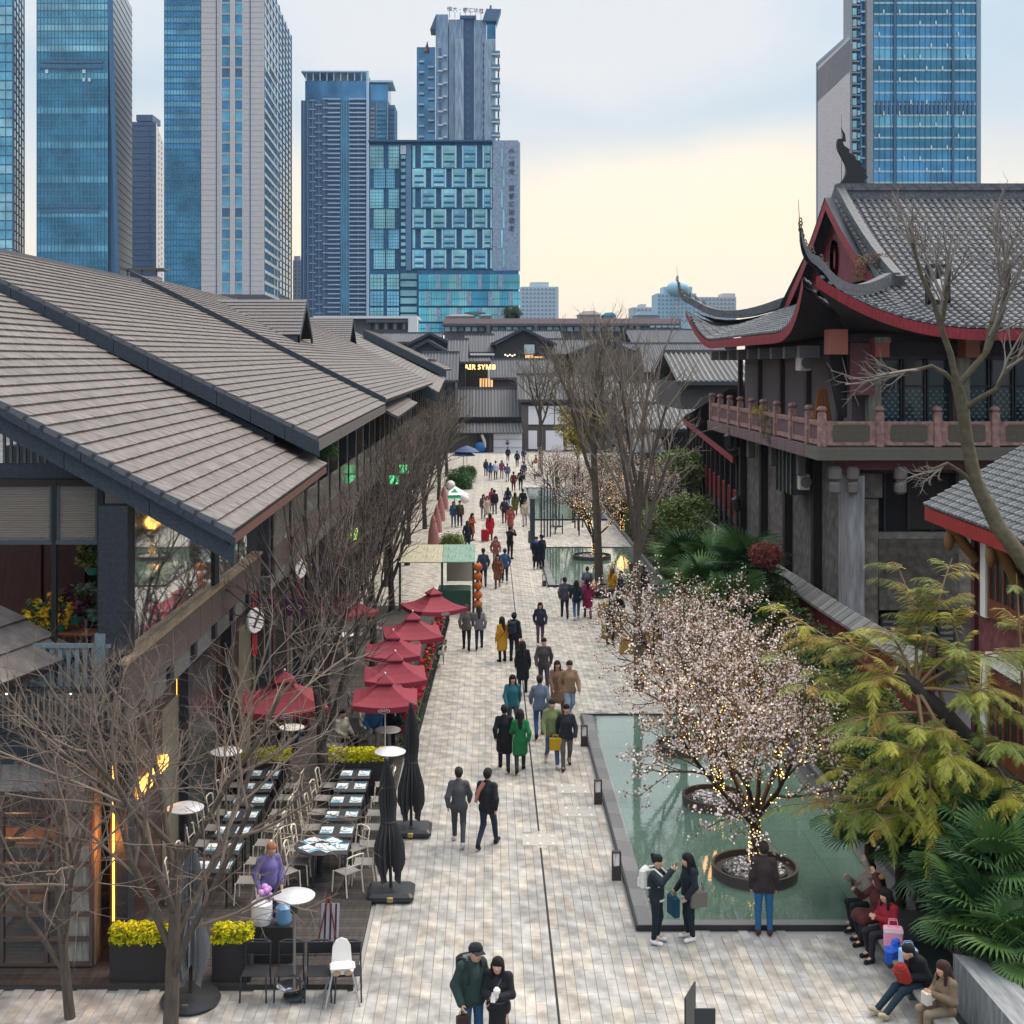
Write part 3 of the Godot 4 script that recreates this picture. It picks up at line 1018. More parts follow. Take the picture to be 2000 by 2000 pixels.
func build_temple() -> void:
	var hall := thing("old_hall","large old hall with curved grey tile roof, red eaves and stone balcony","building")
	var pan := mat("hall pan tile",Color(0.095,0.102,0.115),0.75,0,grain(),1.0)
	var rows := []
	for i in 4:
		rows.append(mat("hall tile %d" % i,[Color(0.19,0.20,0.22),Color(0.15,0.16,0.178),Color(0.235,0.242,0.25),Color(0.17,0.177,0.19)][i],0.62,0,blotch(),0.9))
	var red := mat("hall red",Color(0.33,0.032,0.045),0.55,0,streak(),0.8)
	var darkw := mat("hall dark wood",Color(0.040,0.034,0.040),0.7,0,grain(),0.6)
	# base surfaces
	var m := MB.new()
	var nx := 44
	for i in nx:
		for j in 14:
			var xa := lerpf(TX0,TX1,float(i) / nx)
			var xb := lerpf(TX0,TX1,(i + 1.0) / nx)
			for back in [false,true]:
				var q := []
				for s in [[xa,j],[xb,j],[xb,j + 1],[xa,j + 1]]:
					var vm := 1.0
					if s[0] < GX - 0.01:
						vm = 0.37 * (s[0] - TX0) / (GX - TX0)
					q.append(front_pt(s[0],vm * s[1] / 14.0,back))
				m.quad(q[0],q[1],q[2],q[3])
				m.quad(q[3] - Vector3(0,0.2,0),q[2] - Vector3(0,0.2,0),q[1] - Vector3(0,0.2,0),q[0] - Vector3(0,0.2,0))
	var nz := 36
	for i in nz:
		for j in 8:
			var q := []
			for s in [[i,j],[i + 1,j],[i + 1,j + 1],[i,j + 1]]:
				var z := lerpf(TZ0,TZ1,float(s[0]) / nz)
				var near := minf(TZ0 - z,z - TZ1)
				var wm := clampf(near / (0.37 * (TZ0 - RZ)),0.0,1.0)
				q.append(side_pt(z,wm * s[1] / 8.0))
			m.quad(q[3],q[2],q[1],q[0])
	var roof := part(hall,"roof",m,pan)
	# rounded tile rows,front slope then street slope
	var sp := 0.30
	for i in int((27.5 - TX0 - 0.2) / sp):
		var x := TX0 + 0.2 + sp * i
		var vm := 0.985
		if x < GX:
			vm = 0.37 * (x - TX0) / (GX - TX0)
		part(roof,"tile_row",tile_row(func(v): return front_pt(x,v),0.0,vm,0.095,34,Vector3(1,0,0)),rows[rng.randi() % 4])
	for i in int((TZ0 - TZ1 - 0.4) / sp):
		var z := TZ0 - 0.2 - sp * i
		var near := minf(TZ0 - z,z - TZ1)
		var wm := clampf(near / (0.37 * (TZ0 - RZ)),0.06,1.0)
		part(roof,"tile_row",tile_row(func(v): return side_pt(z,v),0.0,wm,0.095,12,Vector3(0,0,1)),rows[rng.randi() % 4])
	# red eave boards under the tiles,and dark soffit
	var fa := []
	var fb := []
	var fc := []
	for i in 45:
		var x := lerpf(TX0,30.0,i / 44.0)
		var p := front_pt(x,0.0)
		fa.append(p + Vector3(0,-0.03,0.02)); fb.append(p + Vector3(0,-0.40,0.0)); fc.append(Vector3(maxf(x,12.9),12.35,-45.4))
	m = MB.new()
	strip(m,fb,fa)
	part(hall,"eave_board",m,red)
	m = MB.new()
	strip(m,fc,fb)
	part(hall,"soffit",m,darkw)
	fa = []; fb = []; fc = []
	for i in 45:
		var z := lerpf(TZ0,TZ1,i / 44.0)
		var p := side_pt(z,0.0)
		fa.append(p + Vector3(-0.02,-0.03,0)); fb.append(p + Vector3(0,-0.40,0)); fc.append(Vector3(12.9,12.35,clampf(z,-64.6,-45.4)))
	m = MB.new()
	strip(m,fa,fb)
	part(hall,"eave_board",m,red)
	m = MB.new()
	strip(m,fb,fc)
	part(hall,"soffit",m,darkw)
	# main ridge in three mouldings
	for s in [[0.0,0.26,0.30],[0.26,0.42,0.20],[0.42,0.72,0.27]]:
		m = MB.new()
		m.bx(GX + 0.2,18.3 + s[0],RZ + s[2],31,18.3 + s[1] - 0.006,RZ - s[2])
		part(hall,"ridge",m,rows[1])
	# descending ridges beside the gable,hip ridges with horned corners
	for back in [false,true]:
		var p := []
		var w := []
		var h := []
		for i in 12:
			var v := lerpf(1.0,0.36,i / 11.0)
			p.append(front_pt(GX + 0.35,v,back) + Vector3(0,0.06,0)); w.append(0.17); h.append(0.42)
		m = MB.new()
		sweep(m,p,w,h)
		part(hall,"gable_ridge",m,rows[1])
		p = []; w = []; h = []
		for i in 15:
			var t := i / 14.0
			var x := lerpf(GX + 0.35,TX0 - 0.1,t)
			var v := 0.37 * maxf(0.0,(x - TX0) / (GX - TX0))
			var q := front_pt(maxf(x,TX0),minf(v,0.37),back)
			q.x = x
			p.append(q + Vector3(0,0.06 + 0.25 * pow(t,4.0),0)); w.append(lerpf(0.17,0.11,t)); h.append(lerpf(0.46,0.34,t))
		var tip: Vector3 = p[14]
		for i in range(1,8):
			var t := i / 7.0
			var o := Vector3(-0.55,0,0.5 if not back else -0.5) * (1.0 - pow(1.0 - t,2.0))
			p.append(tip + o + Vector3(0,1.15 * pow(t,1.5),0)); w.append(lerpf(0.11,0.03,t)); h.append(lerpf(0.34,0.10,t))
		m = MB.new()
		sweep(m,p,w,h)
		part(hall,"hip_ridge",m,rows[1])
		# pierced crest along the horn and its thin rod
		m = MB.new()
		for i in range(12,22):
			for k in 2:
				var c: Vector3 = p[i] + Vector3(rr(-0.04,0.04),h[i] + 0.07 + 0.12 * k,0)
				m.lathe(c,[Vector2(0.05,-0.015),Vector2(0.085,0),Vector2(0.05,0.015),Vector2(0.035,0),Vector2(0.05,-0.015)],8,Basis.from_euler(Vector3(PI / 2,0.5 * k,0)))
		part(hall,"pierced_crest",m,mat("crest bronze",Color(0.10,0.075,0.05),0.5,0.3))
		m = MB.new()
		var e: Vector3 = p[21]
		m.tube([e,e + Vector3(-0.06,0.95,0)],[0.016,0.008],5)
		part(hall,"lightning_rod",m,mat("rod",Color(0.25,0.12,0.10),0.5))
	# gable: recessed red wall,barge boards,oval vent
	var gz0 := RZ + 8.0 * 0.98
	m = MB.new()
	m.tri(Vector3(GX + 0.35,14.65,-47.6),Vector3(GX + 0.35,18.35,RZ),Vector3(GX + 0.35,14.65,-62.4))
	m.tri(Vector3(GX + 0.4,14.65,-62.4),Vector3(GX + 0.4,18.35,RZ),Vector3(GX + 0.4,14.65,-47.6))
	part(hall,"gable_wall",m,mat("gable red",Color(0.235,0.055,0.065),0.7,0,streak(),0.6))
	for back in [false,true]:
		var p := []
		var q := []
		for i in 12:
			var v := lerpf(0.36,1.0,i / 11.0)
			var c := front_pt(GX - 0.25,v,back)
			p.append(c + Vector3(0,-0.02,0)); q.append(c + Vector3(0,-0.55,0))
		m = MB.new()
		strip(m,p,q)
		part(hall,"barge_board",m,red)
		m = MB.new()
		var r1 := []
		var r2 := []
		for i in 12:
			var v := lerpf(0.36,1.0,i / 11.0)
			r1.append(front_pt(GX - 0.28,v,back)); r2.append(front_pt(GX + 0.6,v,back))
		strip(m,r2,r1)
		part(hall,"gable_tiles",m,pan)
	m = MB.new()
	m.lathe(Vector3(GX + 0.30,15.85,RZ - 0.6),[Vector2(0.62,-0.05),Vector2(0.68,0.06),Vector2(0.48,0.06),Vector2(0.46,-0.05)],20,Basis(Vector3(0,0,0.8),Vector3(-1,0,0),Vector3(0,1.25,0)))
	part(hall,"oval_vent",m,red)
	# ridge-end beast: scaly tail curling up with fins
	var tail := PackedVector2Array()
	var spine := []
	for i in 15:
		var t := i / 14.0
		var c := Vector2(0.30 * sin(t * 5.0) - 0.1 * t,0.0 + 2.1 * t)
		spine.append([c,lerpf(0.58,0.08,pow(t,0.8))])
	for i in 15:
		var fin := 0.13 if i % 2 == 1 and i < 13 else 0.0
		tail.append(spine[i][0] + Vector2(spine[i][1] + fin,0.0))
	for i in 15:
		tail.append(spine[14 - i][0] - Vector2(spine[14 - i][1],0.0))
	m = MB.new()
	m.prism(T(GX + 0.75,18.85,RZ + 0.14),tail,0.28)
	m.tube([Vector3(GX + 0.75 - 0.2,20.85,RZ),Vector3(GX + 0.55,21.15,RZ),Vector3(GX + 0.42,21.45,RZ)],[0.09,0.06,0.01],6)
	part(hall,"ridge_beast",m,mat("beast",Color(0.05,0.055,0.065),0.6,0,speck(),1.5))
	m = MB.new()
	m.tube([Vector3(GX + 0.45,18.9,RZ),Vector3(GX + 0.45,22.0,RZ)],[0.014,0.008],5)
	part(hall,"lightning_rod",m,mat("rod dark",Color(0.06,0.06,0.06),0.5))
	# ---- upper storey
	var plas := mat("upper plaster",Color(0.19,0.155,0.155),0.85,0,grain(),0.6)
	m = MB.new()
	m.bx(12.9,8.5,-45.5,32,12.4,-64.5)
	part(hall,"upper_wall",m,plas)
	m = MB.new()
	m.bx(12.2,11.55,-44.7,32,12.05,-45.49)
	part(hall,"eave_beam",m,darkw)
	m = MB.new()
	m.bx(12.1,11.5,-44.7,12.89,12.0,-65)
	part(hall,"eave_beam",m,darkw)
	for i in 5:
		var z := -46.6 - 4.6 * i
		m = MB.new()
		m.bx(12.70,8.5,z,12.898,11.5,z - 0.34)
		part(hall,"timber_post",m,mat("purple timber",Color(0.075,0.05,0.055),0.6,0,streak(),1.0))
	for i in 9:
		m = MB.new()
		m.bx(11.35,11.5,-46.8 - 2.3 * i,12.1,11.95,-47.15 - 2.3 * i)
		part(hall,"beam_end",m,mat("grey beam",Color(0.16,0.155,0.165),0.8))
	var conc := mat("concrete column",Color(0.27,0.25,0.21),0.85,0,streak(),0.7)
	var bays := [14.0,17.1,20.2,23.3]
	for i in 4:
		var x: float = bays[i] - 0.72
		m = MB.new()
		m.bx(x,8.5,-44.75,x + 0.44,11.6,-45.2)
		part(hall,"column",m,conc)
		m = MB.new()
		m.bx(x - 0.02,11.5,-43.9,x + 0.46,12.15,-44.69)
		part(hall,"beam_end",m,mat("orange beam",Color(0.26,0.085,0.06),0.7))
		m = MB.new()
		m.bx(x - 0.05,12.0,-43.85,x + 0.49,12.2,-43.95)
		part(hall,"beam_cap",m,conc)
		# window bay: frame,two carved lights above a panel
		for k in 3:
			var xa := x + 0.55 + 0.84 * k
			m = MB.new()
			m.bx(xa,9.1,-45.3,xa + 0.06,11.45,-45.49)
			m.bx(xa + 0.74,9.1,-45.3,xa + 0.80,11.45,-45.49)
			m.bx(xa + 0.06,9.1,-45.3,xa + 0.74,9.2,-45.49)
			m.bx(xa + 0.06,10.45,-45.3,xa + 0.74,10.52,-45.49)
			var w := part(hall,"window",m,mat("black frame",Color(0.025,0.025,0.03),0.5))
			m = MB.new()
			m.quad(Vector3(xa + 0.06,9.2,-45.42),Vector3(xa + 0.74,9.2,-45.42),Vector3(xa + 0.74,11.4,-45.42),Vector3(xa + 0.06,11.4,-45.42))
			part(w,"pane",m,mat("hall glass %d" % (k % 2),[Color(0.03,0.045,0.055),Color(0.07,0.075,0.075)][k % 2],0.08,0.2))
			m = MB.new()
			for a in 6:
				for b in 9:
					if (a + b) % 2 == 0:
						m.bx(xa + 0.08 + 0.11 * a,9.24 + 0.13 * b,-45.36,xa + 0.17 + 0.11 * a,9.30 + 0.13 * b,-45.40)
			part(w,"lattice",m,mat("teal lattice",Color(0.10,0.23,0.25),0.5),"stuff")
	m = MB.new()
	m.bx(12.5,10.2,-44.3,13.35,12.0,-45.2)
	part(hall,"corner_post",m,mat("purple red wall",Color(0.12,0.045,0.05),0.7))
	m = MB.new()
	m.bx(11.6,11.6,-43.5,12.2,12.45,-44.3)
	part(hall,"corner_beam",m,mat("orange beam",Color(0.26,0.085,0.06),0.7))
	# carved corner bracket
	m = MB.new()
	m.prism(T(12.35,0,-44.6,0.6),PackedVector2Array([Vector2(-0.75,11.6),Vector2(0.0,9.4),Vector2(0.2,9.4),Vector2(0.2,11.6)]),0.22)
	part(hall,"carved_bracket",m,mat("carved wood",Color(0.045,0.045,0.05),0.8,0,speck(),2.0))
	# ---- balcony
	var bx0 := 11.25
	var bz := -43.75
	m = MB.new()
	m.bx(bx0,7.98,bz,32,8.42,-45.49)
	part(hall,"balcony_slab",m,mat("pebble dash",Color(0.38,0.355,0.29),0.9,0,speck(),3.0,3.0))
	m = MB.new()
	m.bx(bx0 + 0.01,7.97,bz - 0.01,12.89,8.41,-66)
	part(hall,"balcony_slab",m,mat("mauve concrete",Color(0.215,0.14,0.145),0.8,0,streak(),0.7))
	var pink := mat("pink stone",Color(0.40,0.235,0.205),0.75,0,blotch(),0.7)
	var posts := []
	for i in 9:
		posts.append(Vector3(bx0 + 0.18 + 1.98 * i,8.42,bz - 0.2))
	var sidez := [45.7,48.2,50.8,53.3,55.6,58.2,60.7,63.2,65.6]
	for z in sidez:
		posts.append(Vector3(bx0 + 0.18,8.42,-z))
	for i in posts.size():
		var p: Vector3 = posts[i]
		m = MB.new()
		m.cbox(TV(p + Vector3(0,0.58,0)),Vector3(0.27,1.16,0.27),0.02)
		var b := part(hall,"balcony_post",m,pink)
		m = MB.new()
		m.cbox(TV(p + Vector3(0,1.30,0)),Vector3(0.31,0.20,0.31),0.07)
		part(b,"post_cap",m,pink)
		m = MB.new()
		m.cbox(TV(p + Vector3(0,1.18,0)),Vector3(0.20,0.06,0.20),0.01)
		part(b,"post_neck",m,pink)
	for i in 8:
		var p: Vector3 = posts[i]
		m = MB.new()
		m.bx(p.x + 0.14,8.48,bz - 0.13,p.x + 1.84,9.30,bz - 0.27)
		var pl := part(hall,"balcony_panel",m,pink)
		m = MB.new()
		var rp := PackedVector2Array()
		for s in [[-1,-1],[1,-1],[1,1],[-1,1]]:
			for k in 5:
				var a := atan2(s[1],s[0]) - PI / 4 + PI / 2 * k / 4.0
				rp.append(Vector2(s[0] * 0.52 + cos(a) * 0.12,s[1] * 0.18 + sin(a) * 0.12))
		m.prism(T(p.x + 0.99,8.90,bz - 0.115),rp,0.05)
		part(pl,"pebble_inset",m,mat("pebble inset",Color(0.36,0.325,0.25),0.95,0,speck(),4.0,4.0))
	for i in 9:
		var z0: float = -sidez[i]
		var z1: float = bz - 0.2 if i == 0 else -sidez[i - 1]
		m = MB.new()
		var a := z1 - 0.15
		var b := z0 + 0.15
		m.bx(bx0 + 0.12,8.48,a,bx0 + 0.24,8.66,b)
		m.bx(bx0 + 0.12,9.14,a,bx0 + 0.24,9.32,b)
		m.bx(bx0 + 0.12,8.66,a,bx0 + 0.24,9.14,a - 0.14)
		m.bx(bx0 + 0.12,8.66,b + 0.14,bx0 + 0.24,9.14,b)
		var pl := part(hall,"balcony_panel",m,pink)
		m = MB.new()
		m.bx(bx0 + 0.16,8.66,a - 0.14,bx0 + 0.22,9.14,b + 0.14)
		part(pl,"mauve_inset",m,mat("mauve inset",Color(0.17,0.095,0.105),0.8,0,grain(),1.0))
	# ---- ground floor: dark plaster on timber posts on the street side,grey corner pillar,big openings in front
	var low := mat("dark render",Color(0.20,0.175,0.165),0.9,0,blotch(),0.35)
	m = MB.new()
	m.bx(12.75,0,-45.6,32,7.97,-64.5)
	part(hall,"lower_wall",m,low)
	for i in 4:
		var z := -49.0 - 4.75 * i
		m = MB.new()
		m.bx(12.42,0,z,12.748,7.97,z - 0.42)
		part(hall,"timber_post",m,mat("black timber",Color(0.03,0.022,0.025),0.6,0,streak(),1.0))
		m = MB.new()
		m.cbox(T(12.0,7.45,z - 0.2),Vector3(0.34,0.9,0.34),0.05)
		part(hall,"hanging_boss",m,mat("carved grey",Color(0.13,0.115,0.11),0.8))
	m = MB.new()
	m.bx(12.45,0,-44.3,13.0,7.4,-45.59)
	part(hall,"corner_pillar",m,mat("grey render",Color(0.33,0.33,0.345),0.85,0,streak(),0.4))
	var fz := -45.2
	for s in [[13.0,6.55,13.9,7.4],[13.0,0,13.75,6.5],[16.6,2.6,20,7.4],[13.75,5.1,16.6,5.32]]:
		m = MB.new()
		m.bx(s[0],s[1],fz,s[2] - 0.004,s[3],-45.59)
		part(hall,"front_wall",m,mat("warm grey render",Color(0.25,0.22,0.185),0.9,0,blotch(),0.4))
	for s in [[13.76,3.75,5.09,0.0],[13.76,2.6,3.74,0.06]]:
		m = MB.new()
		m.bx(s[0],s[1],fz + s[3] + 0.02,16.59,s[2],-45.59)
		part(hall,"stone_band",m,mat("band render %d" % int(s[1]),[Color(0.145,0.135,0.115),Color(0.12,0.105,0.088)][int(s[1]) % 2],0.9,0,blotch(),0.5))
	m = MB.new()
	m.bx(13.9,5.33,-45.52,16.6,7.4,-45.58)
	part(hall,"dark_opening",m,mat("painted deep shade",Color(0.012,0.011,0.013),0.9))  # near-black panel, the shade of the opening put into its colour
	for i in 3:
		m = MB.new()
		m.bx(14.0 + 0.85 * i,5.33,-45.4,14.08 + 0.85 * i,7.4,-45.5)
		part(hall,"opening_frame",m,darkw)
	m = MB.new()
	m.bx(14.9,5.4,-45.42,16.3,7.3,-45.5)
	part(hall,"carved_screen",m,mat("carved screen",Color(0.055,0.045,0.042),0.8,0,speck(),1.5))
	m = MB.new()
	m.bx(13.77,0.1,-45.5,16.58,2.58,-45.58)
	part(hall,"dark_doorway",m,mat("painted deep shade",Color(0.012,0.011,0.013),0.9))  # flat panel, the darkness of the doorway put into its colour
	for i in 4:
		m = MB.new()
		m.bx(13.9 + 0.68 * i,0.1,-45.38,14.48 + 0.68 * i,2.4,-45.45)
		var dleaf := part(hall,"door_leaf",m,mat("door timber",Color(0.04,0.035,0.036),0.6))
		m = MB.new()
		for k in 5:
			m.bx(13.97 + 0.68 * i,1.3 + 0.2 * k,-45.36,14.41 + 0.68 * i,1.38 + 0.2 * k,-45.385)
		part(dleaf,"louvre",m,mat("louvre grey",Color(0.16,0.16,0.17),0.6))
	m = MB.new()
	m.bx(12.3,7.62,-44.2,32,7.96,-45.55)
	part(hall,"red_beam",m,mat("dull red beam",Color(0.10,0.03,0.035),0.7))
	for s in [11.95,12.55,14.2,17.3]:
		m = MB.new()
		m.cbox(T(s,7.50,-44.2),Vector3(0.42,0.5,0.4),0.08)
		m.cbox(T(s,7.0,-44.2),Vector3(0.38,0.44,0.36),0.08)
		part(hall,"hanging_boss",m,mat("carved grey",Color(0.13,0.115,0.11),0.8))
	# bay window and cooling unit on the street side
	m = MB.new()
	m.bx(11.75,6.2,-49.6,12.4,7.9,-52.2)
	part(hall,"bay_window",m,mat("bay glass",Color(0.055,0.075,0.08),0.15,0.2))
	for i in 5:
		m = MB.new()
		m.bx(11.70,6.15,-49.55 - 0.64 * i,11.745,7.95,-49.62 - 0.64 * i)
		part(hall,"bay_bar",m,mat("black timber",Color(0.03,0.022,0.025),0.6))
	for q in [[1567,940,49.6,0.62,"white cooling unit with round fan on the hall's lower wall"],[1569,709,48.9,0.60,"cream box unit mounted high on the hall's upper wall"]]:
		var c := at(q[0],q[1],q[2])
		var u := thing("cooling_unit",q[4],"air conditioner",c)
		m = MB.new()
		m.cbox(T(0,0,0),Vector3(0.42,q[3],0.78),0.03)
		part(u,"case",m,mat("unit enamel",Color(0.56,0.53,0.46),0.5))
		m = MB.new()
		m.lathe(Vector3(0.05,0,0.39),[Vector2(0.22,0.0),Vector2(0.22,0.02),Vector2(0.05,0.03),Vector2(0.001,0.03)],16,Basis(Vector3(1,0,0),Vector3(0,0,1),Vector3(0,-1,0)) if false else Basis.from_euler(Vector3(PI / 2,0,0)))
		part(u,"fan_grille",m,mat("grille grey",Color(0.16,0.16,0.16),0.6))
	# robe,washing and plants on the balcony; figure and weeds on the roof
	var rb := thing("hanging_robe","brown robe hung to dry behind the balcony corner post","robe",at(1606,782,45.1))
	m = MB.new()
	for i in 10:
		var a0 := -0.32 + 0.064 * i
		var fl := 0.05 * (i % 2)
		m.hexa(Vector3(a0 * 1.05,-0.72,fl),Vector3(a0 * 1.05 + 0.066,-0.70,0.05 - fl),Vector3(a0 * 1.05 + 0.066,-0.70,0.0 - fl),Vector3(a0 * 1.05,-0.72,fl - 0.05),Vector3(a0 * 0.5,0.42,fl * 0.4),Vector3(a0 * 0.5 + 0.034,0.42,0.02),Vector3(a0 * 0.5 + 0.034,0.42,-0.02),Vector3(a0 * 0.5,0.42,-0.02))
	part(rb,"cloth",m,mat("robe cloth",Color(0.15,0.052,0.018),0.9))
	var fig := thing("roof_figure","white-robed roof guardian in a dark frame on the hall's tiles","statue",front_pt(15.75,0.22) + Vector3(0,0.15,0.3))
	m = MB.new()
	m.bx(-0.38,-0.1,0.1,0.38,0.0,-0.2); m.bx(-0.38,1.15,0.1,0.38,1.25,-0.2)
	m.bx(-0.40,-0.1,0.1,-0.31,1.25,-0.2); m.bx(0.31,-0.1,0.1,0.40,1.25,-0.2)
	part(fig,"frame",m,mat("beast",Color(0.05,0.055,0.065),0.6))
	m = MB.new()
	m.lathe(Vector3(0,0.02,0),[Vector2(0.16,0),Vector2(0.13,0.25),Vector2(0.17,0.5),Vector2(0.14,0.66),Vector2(0.06,0.72),Vector2(0.001,0.73)],12)
	m.tube([Vector3(-0.15,0.6,0),Vector3(-0.22,0.42,0.06),Vector3(-0.06,0.36,0.14)],[0.06,0.055,0.04],6)
	m.tube([Vector3(0.15,0.6,0),Vector3(0.22,0.42,0.06),Vector3(0.06,0.36,0.14)],[0.06,0.055,0.04],6)
	part(fig,"robe",m,mat("figure white",Color(0.62,0.62,0.60),0.6))
	m = MB.new()
	m.ell(Vector3(0,0.86,0),Vector3(0.12,0.14,0.12),10,7)
	m.lathe(Vector3(0,0.93,0),[Vector2(0.15,0),Vector2(0.13,0.08),Vector2(0.05,0.2),Vector2(0.001,0.24)],10)
	part(fig,"head",m,mat("beast",Color(0.05,0.055,0.065),0.6))
	# ---- lower red house at the right edge
	var rh := thing("red_house","red timbered house with grey scalloped tile roof at the right edge","building")
	var re0 := Vector3(12.3,7.25,-36.2)
	var re1 := Vector3(12.3,7.05,-25.0)
	var rise := Vector3(5.2,3.2,0)
	m = MB.new()
	m.quad(re1,re1 + rise,re0 + rise,re0)
	var rroof := part(rh,"roof",m,pan)
	for i in 40:
		var s := re0.lerp(re1,(i + 0.4) / 40.0)
		part(rroof,"tile_row",tile_row(func(v): return s + rise * v + Vector3(0,0.12 * sin(v * 3.0) * -0.6,0),0.0,1.0,0.095,26,Vector3(0,0,1)),mat("scallop tile %d" % (i % 3),[Color(0.19,0.20,0.205),Color(0.15,0.158,0.165),Color(0.225,0.23,0.225)][i % 3],0.6,0,grain(),1.0))
	m = MB.new()
	slab_between(m,re0 + Vector3(0.02,-0.04,0),re1 + Vector3(0.02,-0.04,0),0.36,Vector3(0.1,0,0))
	part(rh,"eave_board",m,mat("vivid red",Color(0.42,0.035,0.035),0.5,0,streak(),0.7))
	m = MB.new()
	m.bx(15.4,9.0,-36.1,15.9,10.1,-35.6)
	m.ell(Vector3(15.35,9.5,-35.7),Vector3(0.28,0.7,0.3),8,6)
	part(rh,"ridge_ornament",m,rows[1])
	m = MB.new()
	sweep(m,[re0 + rise + Vector3(-1.6,-0.8,0.4),re0 + rise + Vector3(-0.4,-0.1,0.4),re0 + rise + Vector3(1,0.9,0.4)],[0.2,0.2,0.2],[0.5,0.5,0.5])
	part(rh,"hip_ridge",m,rows[1])
	m = MB.new()
	m.bx(13.35,0,-25,20,7.2,-34.9)
	part(rh,"wall",m,mat("rose render",Color(0.24,0.075,0.075),0.8,0,blotch(),0.5))
	var wd := mat("orange timber",Color(0.23,0.075,0.03),0.5,0,streak(),1.0)
	for i in 9:
		for k in 2:
			var za := -34.0 + 0.95 * i
			var y0: float = [0.9,4.55][k]
			var y1: float = [3.0,6.6][k]
			m = MB.new()
			m.bx(13.24,y0,za,13.349,y1,za + 0.12)
			m.bx(13.24,y0,za + 0.12,13.349,y0 + 0.5,za + 0.95)
			m.bx(13.24,y1 - 0.14,za + 0.12,13.349,y1,za + 0.95)
			m.bx(13.25,y0 + 0.5,za + 0.48,13.345,y1 - 0.14,za + 0.56)
			var w := part(rh,"window",m,wd)
			m = MB.new()
			m.bx(13.29,y0 + 0.5,za + 0.12,13.34,y1 - 0.14,za + 0.95)
			part(w,"pane",m,mat("dim glass",Color(0.04,0.04,0.045),0.1,0.1))
	for s in [[4.5,6.75,-34.4],[1.3,3.45,-34.4]]:
		m = MB.new()
		m.bx(13.2,s[0],s[2],13.348,s[1],s[2] + 0.35)
		part(rh,"white_post",m,mat("white paint",Color(0.72,0.71,0.68),0.6))
	m = MB.new()
	m.bx(13.18,3.3,-34.0,13.348,3.62,-25)
	part(rh,"white_beam",m,mat("white paint",Color(0.72,0.71,0.68),0.6))
	m = MB.new()
	m.bx(13.25,0,-34.95,13.6,7.1,-35.2)
	part(rh,"corner_post",m,mat("dark red post",Color(0.07,0.022,0.024),0.6))
	for k in 2:
		m = MB.new()
		m.tube([Vector3(13.3,5.9 - 0.3 * k,-34.9 + 2.9 * k),Vector3(12.9,6.4,-34.9 + 2.9 * k),Vector3(12.5,6.95,-34.9 + 2.9 * k)],[0.13,0.16,0.18],6)
		m.ell(Vector3(12.55,6.45,-34.9 + 2.9 * k),Vector3(0.15,0.3,0.15),8,6)
		part(rh,"carved_bracket",m,mat("ochre carving",Color(0.20,0.10,0.035),0.6))
	# ---- red garden wall with a tiled coping
	var gw := thing("garden_wall","red garden wall with pale tiled coping behind the shrubs","wall")
	var wp := [Vector3(11.2,0,-82),Vector3(11.5,0,-62),Vector3(11.9,0,-44),Vector3(12.2,0,-36)]
	m = MB.new()
	for i in 3:
		slab_between(m,wp[i] + Vector3(0,2.75,0),wp[i + 1] + Vector3(0,2.75,0),2.75,Vector3(0.35,0,0))
	part(gw,"wall_body",m,mat("red lime wash",Color(0.35,0.065,0.05),0.85,0,blotch(),0.5))
	for i in 3:
		var n := int((wp[i + 1] - wp[i]).length() / 0.32)
		for j in n:
			m = MB.new()
			var a: Vector3 = wp[i].lerp(wp[i + 1],float(j) / n)
			var b: Vector3 = wp[i].lerp(wp[i + 1],(j + 0.93) / n)
			var y := 2.72 + rr(-0.01,0.01)
			var l := Vector3(-0.32,y,0)
			var c := Vector3(0.17,y + 0.36,0)
			var r := Vector3(0.68,y,0)
			m.quad(a + l,b + l,b + c,a + c); m.quad(a + c,b + c,b + r,a + r)
			m.quad(a + l - Vector3(0,0.09,0),b + l - Vector3(0,0.09,0),b + l,a + l)
			part(gw,"coping_tile",m,mat("coping tile %d" % (j % 3),[Color(0.27,0.26,0.24),Color(0.22,0.215,0.205),Color(0.31,0.30,0.275)][j % 3],0.75,0,grain(),1.0))
	# ---- gallery with red railings beyond the hall,and tiled roofs behind it
	var ga := thing("gallery_house","timber gallery with red railing panels beyond the hall","building")
	rib_roof(ga,Vector3(12.25,6.65,-64.2),Vector3(15.2,7.1,-100),Vector3(16.0,9.4,-64.2),Vector3(19.0,9.4,-100),0.42,0.12,[Color(0.21,0.21,0.215),Color(0.17,0.172,0.18)])
	m = MB.new()
	slab_between(m,Vector3(12.22,6.62,-64.2),Vector3(15.17,7.05,-100),0.3,Vector3(0.1,0,0))
	part(ga,"eave_board",m,red)
	m = MB.new()
	slab_between(m,Vector3(13.6,6.8,-64.4),Vector3(16.6,6.9,-100),6.8,Vector3(1.5,0,0))
	part(ga,"wall",m,mat("gallery dark",Color(0.035,0.030,0.033),0.8))
	m = MB.new()
	slab_between(m,Vector3(12.6,3.4,-64.6),Vector3(15.4,3.4,-100),0.4,Vector3(1.2,0,0))
	slab_between(m,Vector3(12.65,3.0,-64.6),Vector3(15.45,3.0,-100),3.0,Vector3(1.0,0,0))
	part(ga,"gallery_floor",m,mat("gallery brown",Color(0.06,0.045,0.04),0.8))
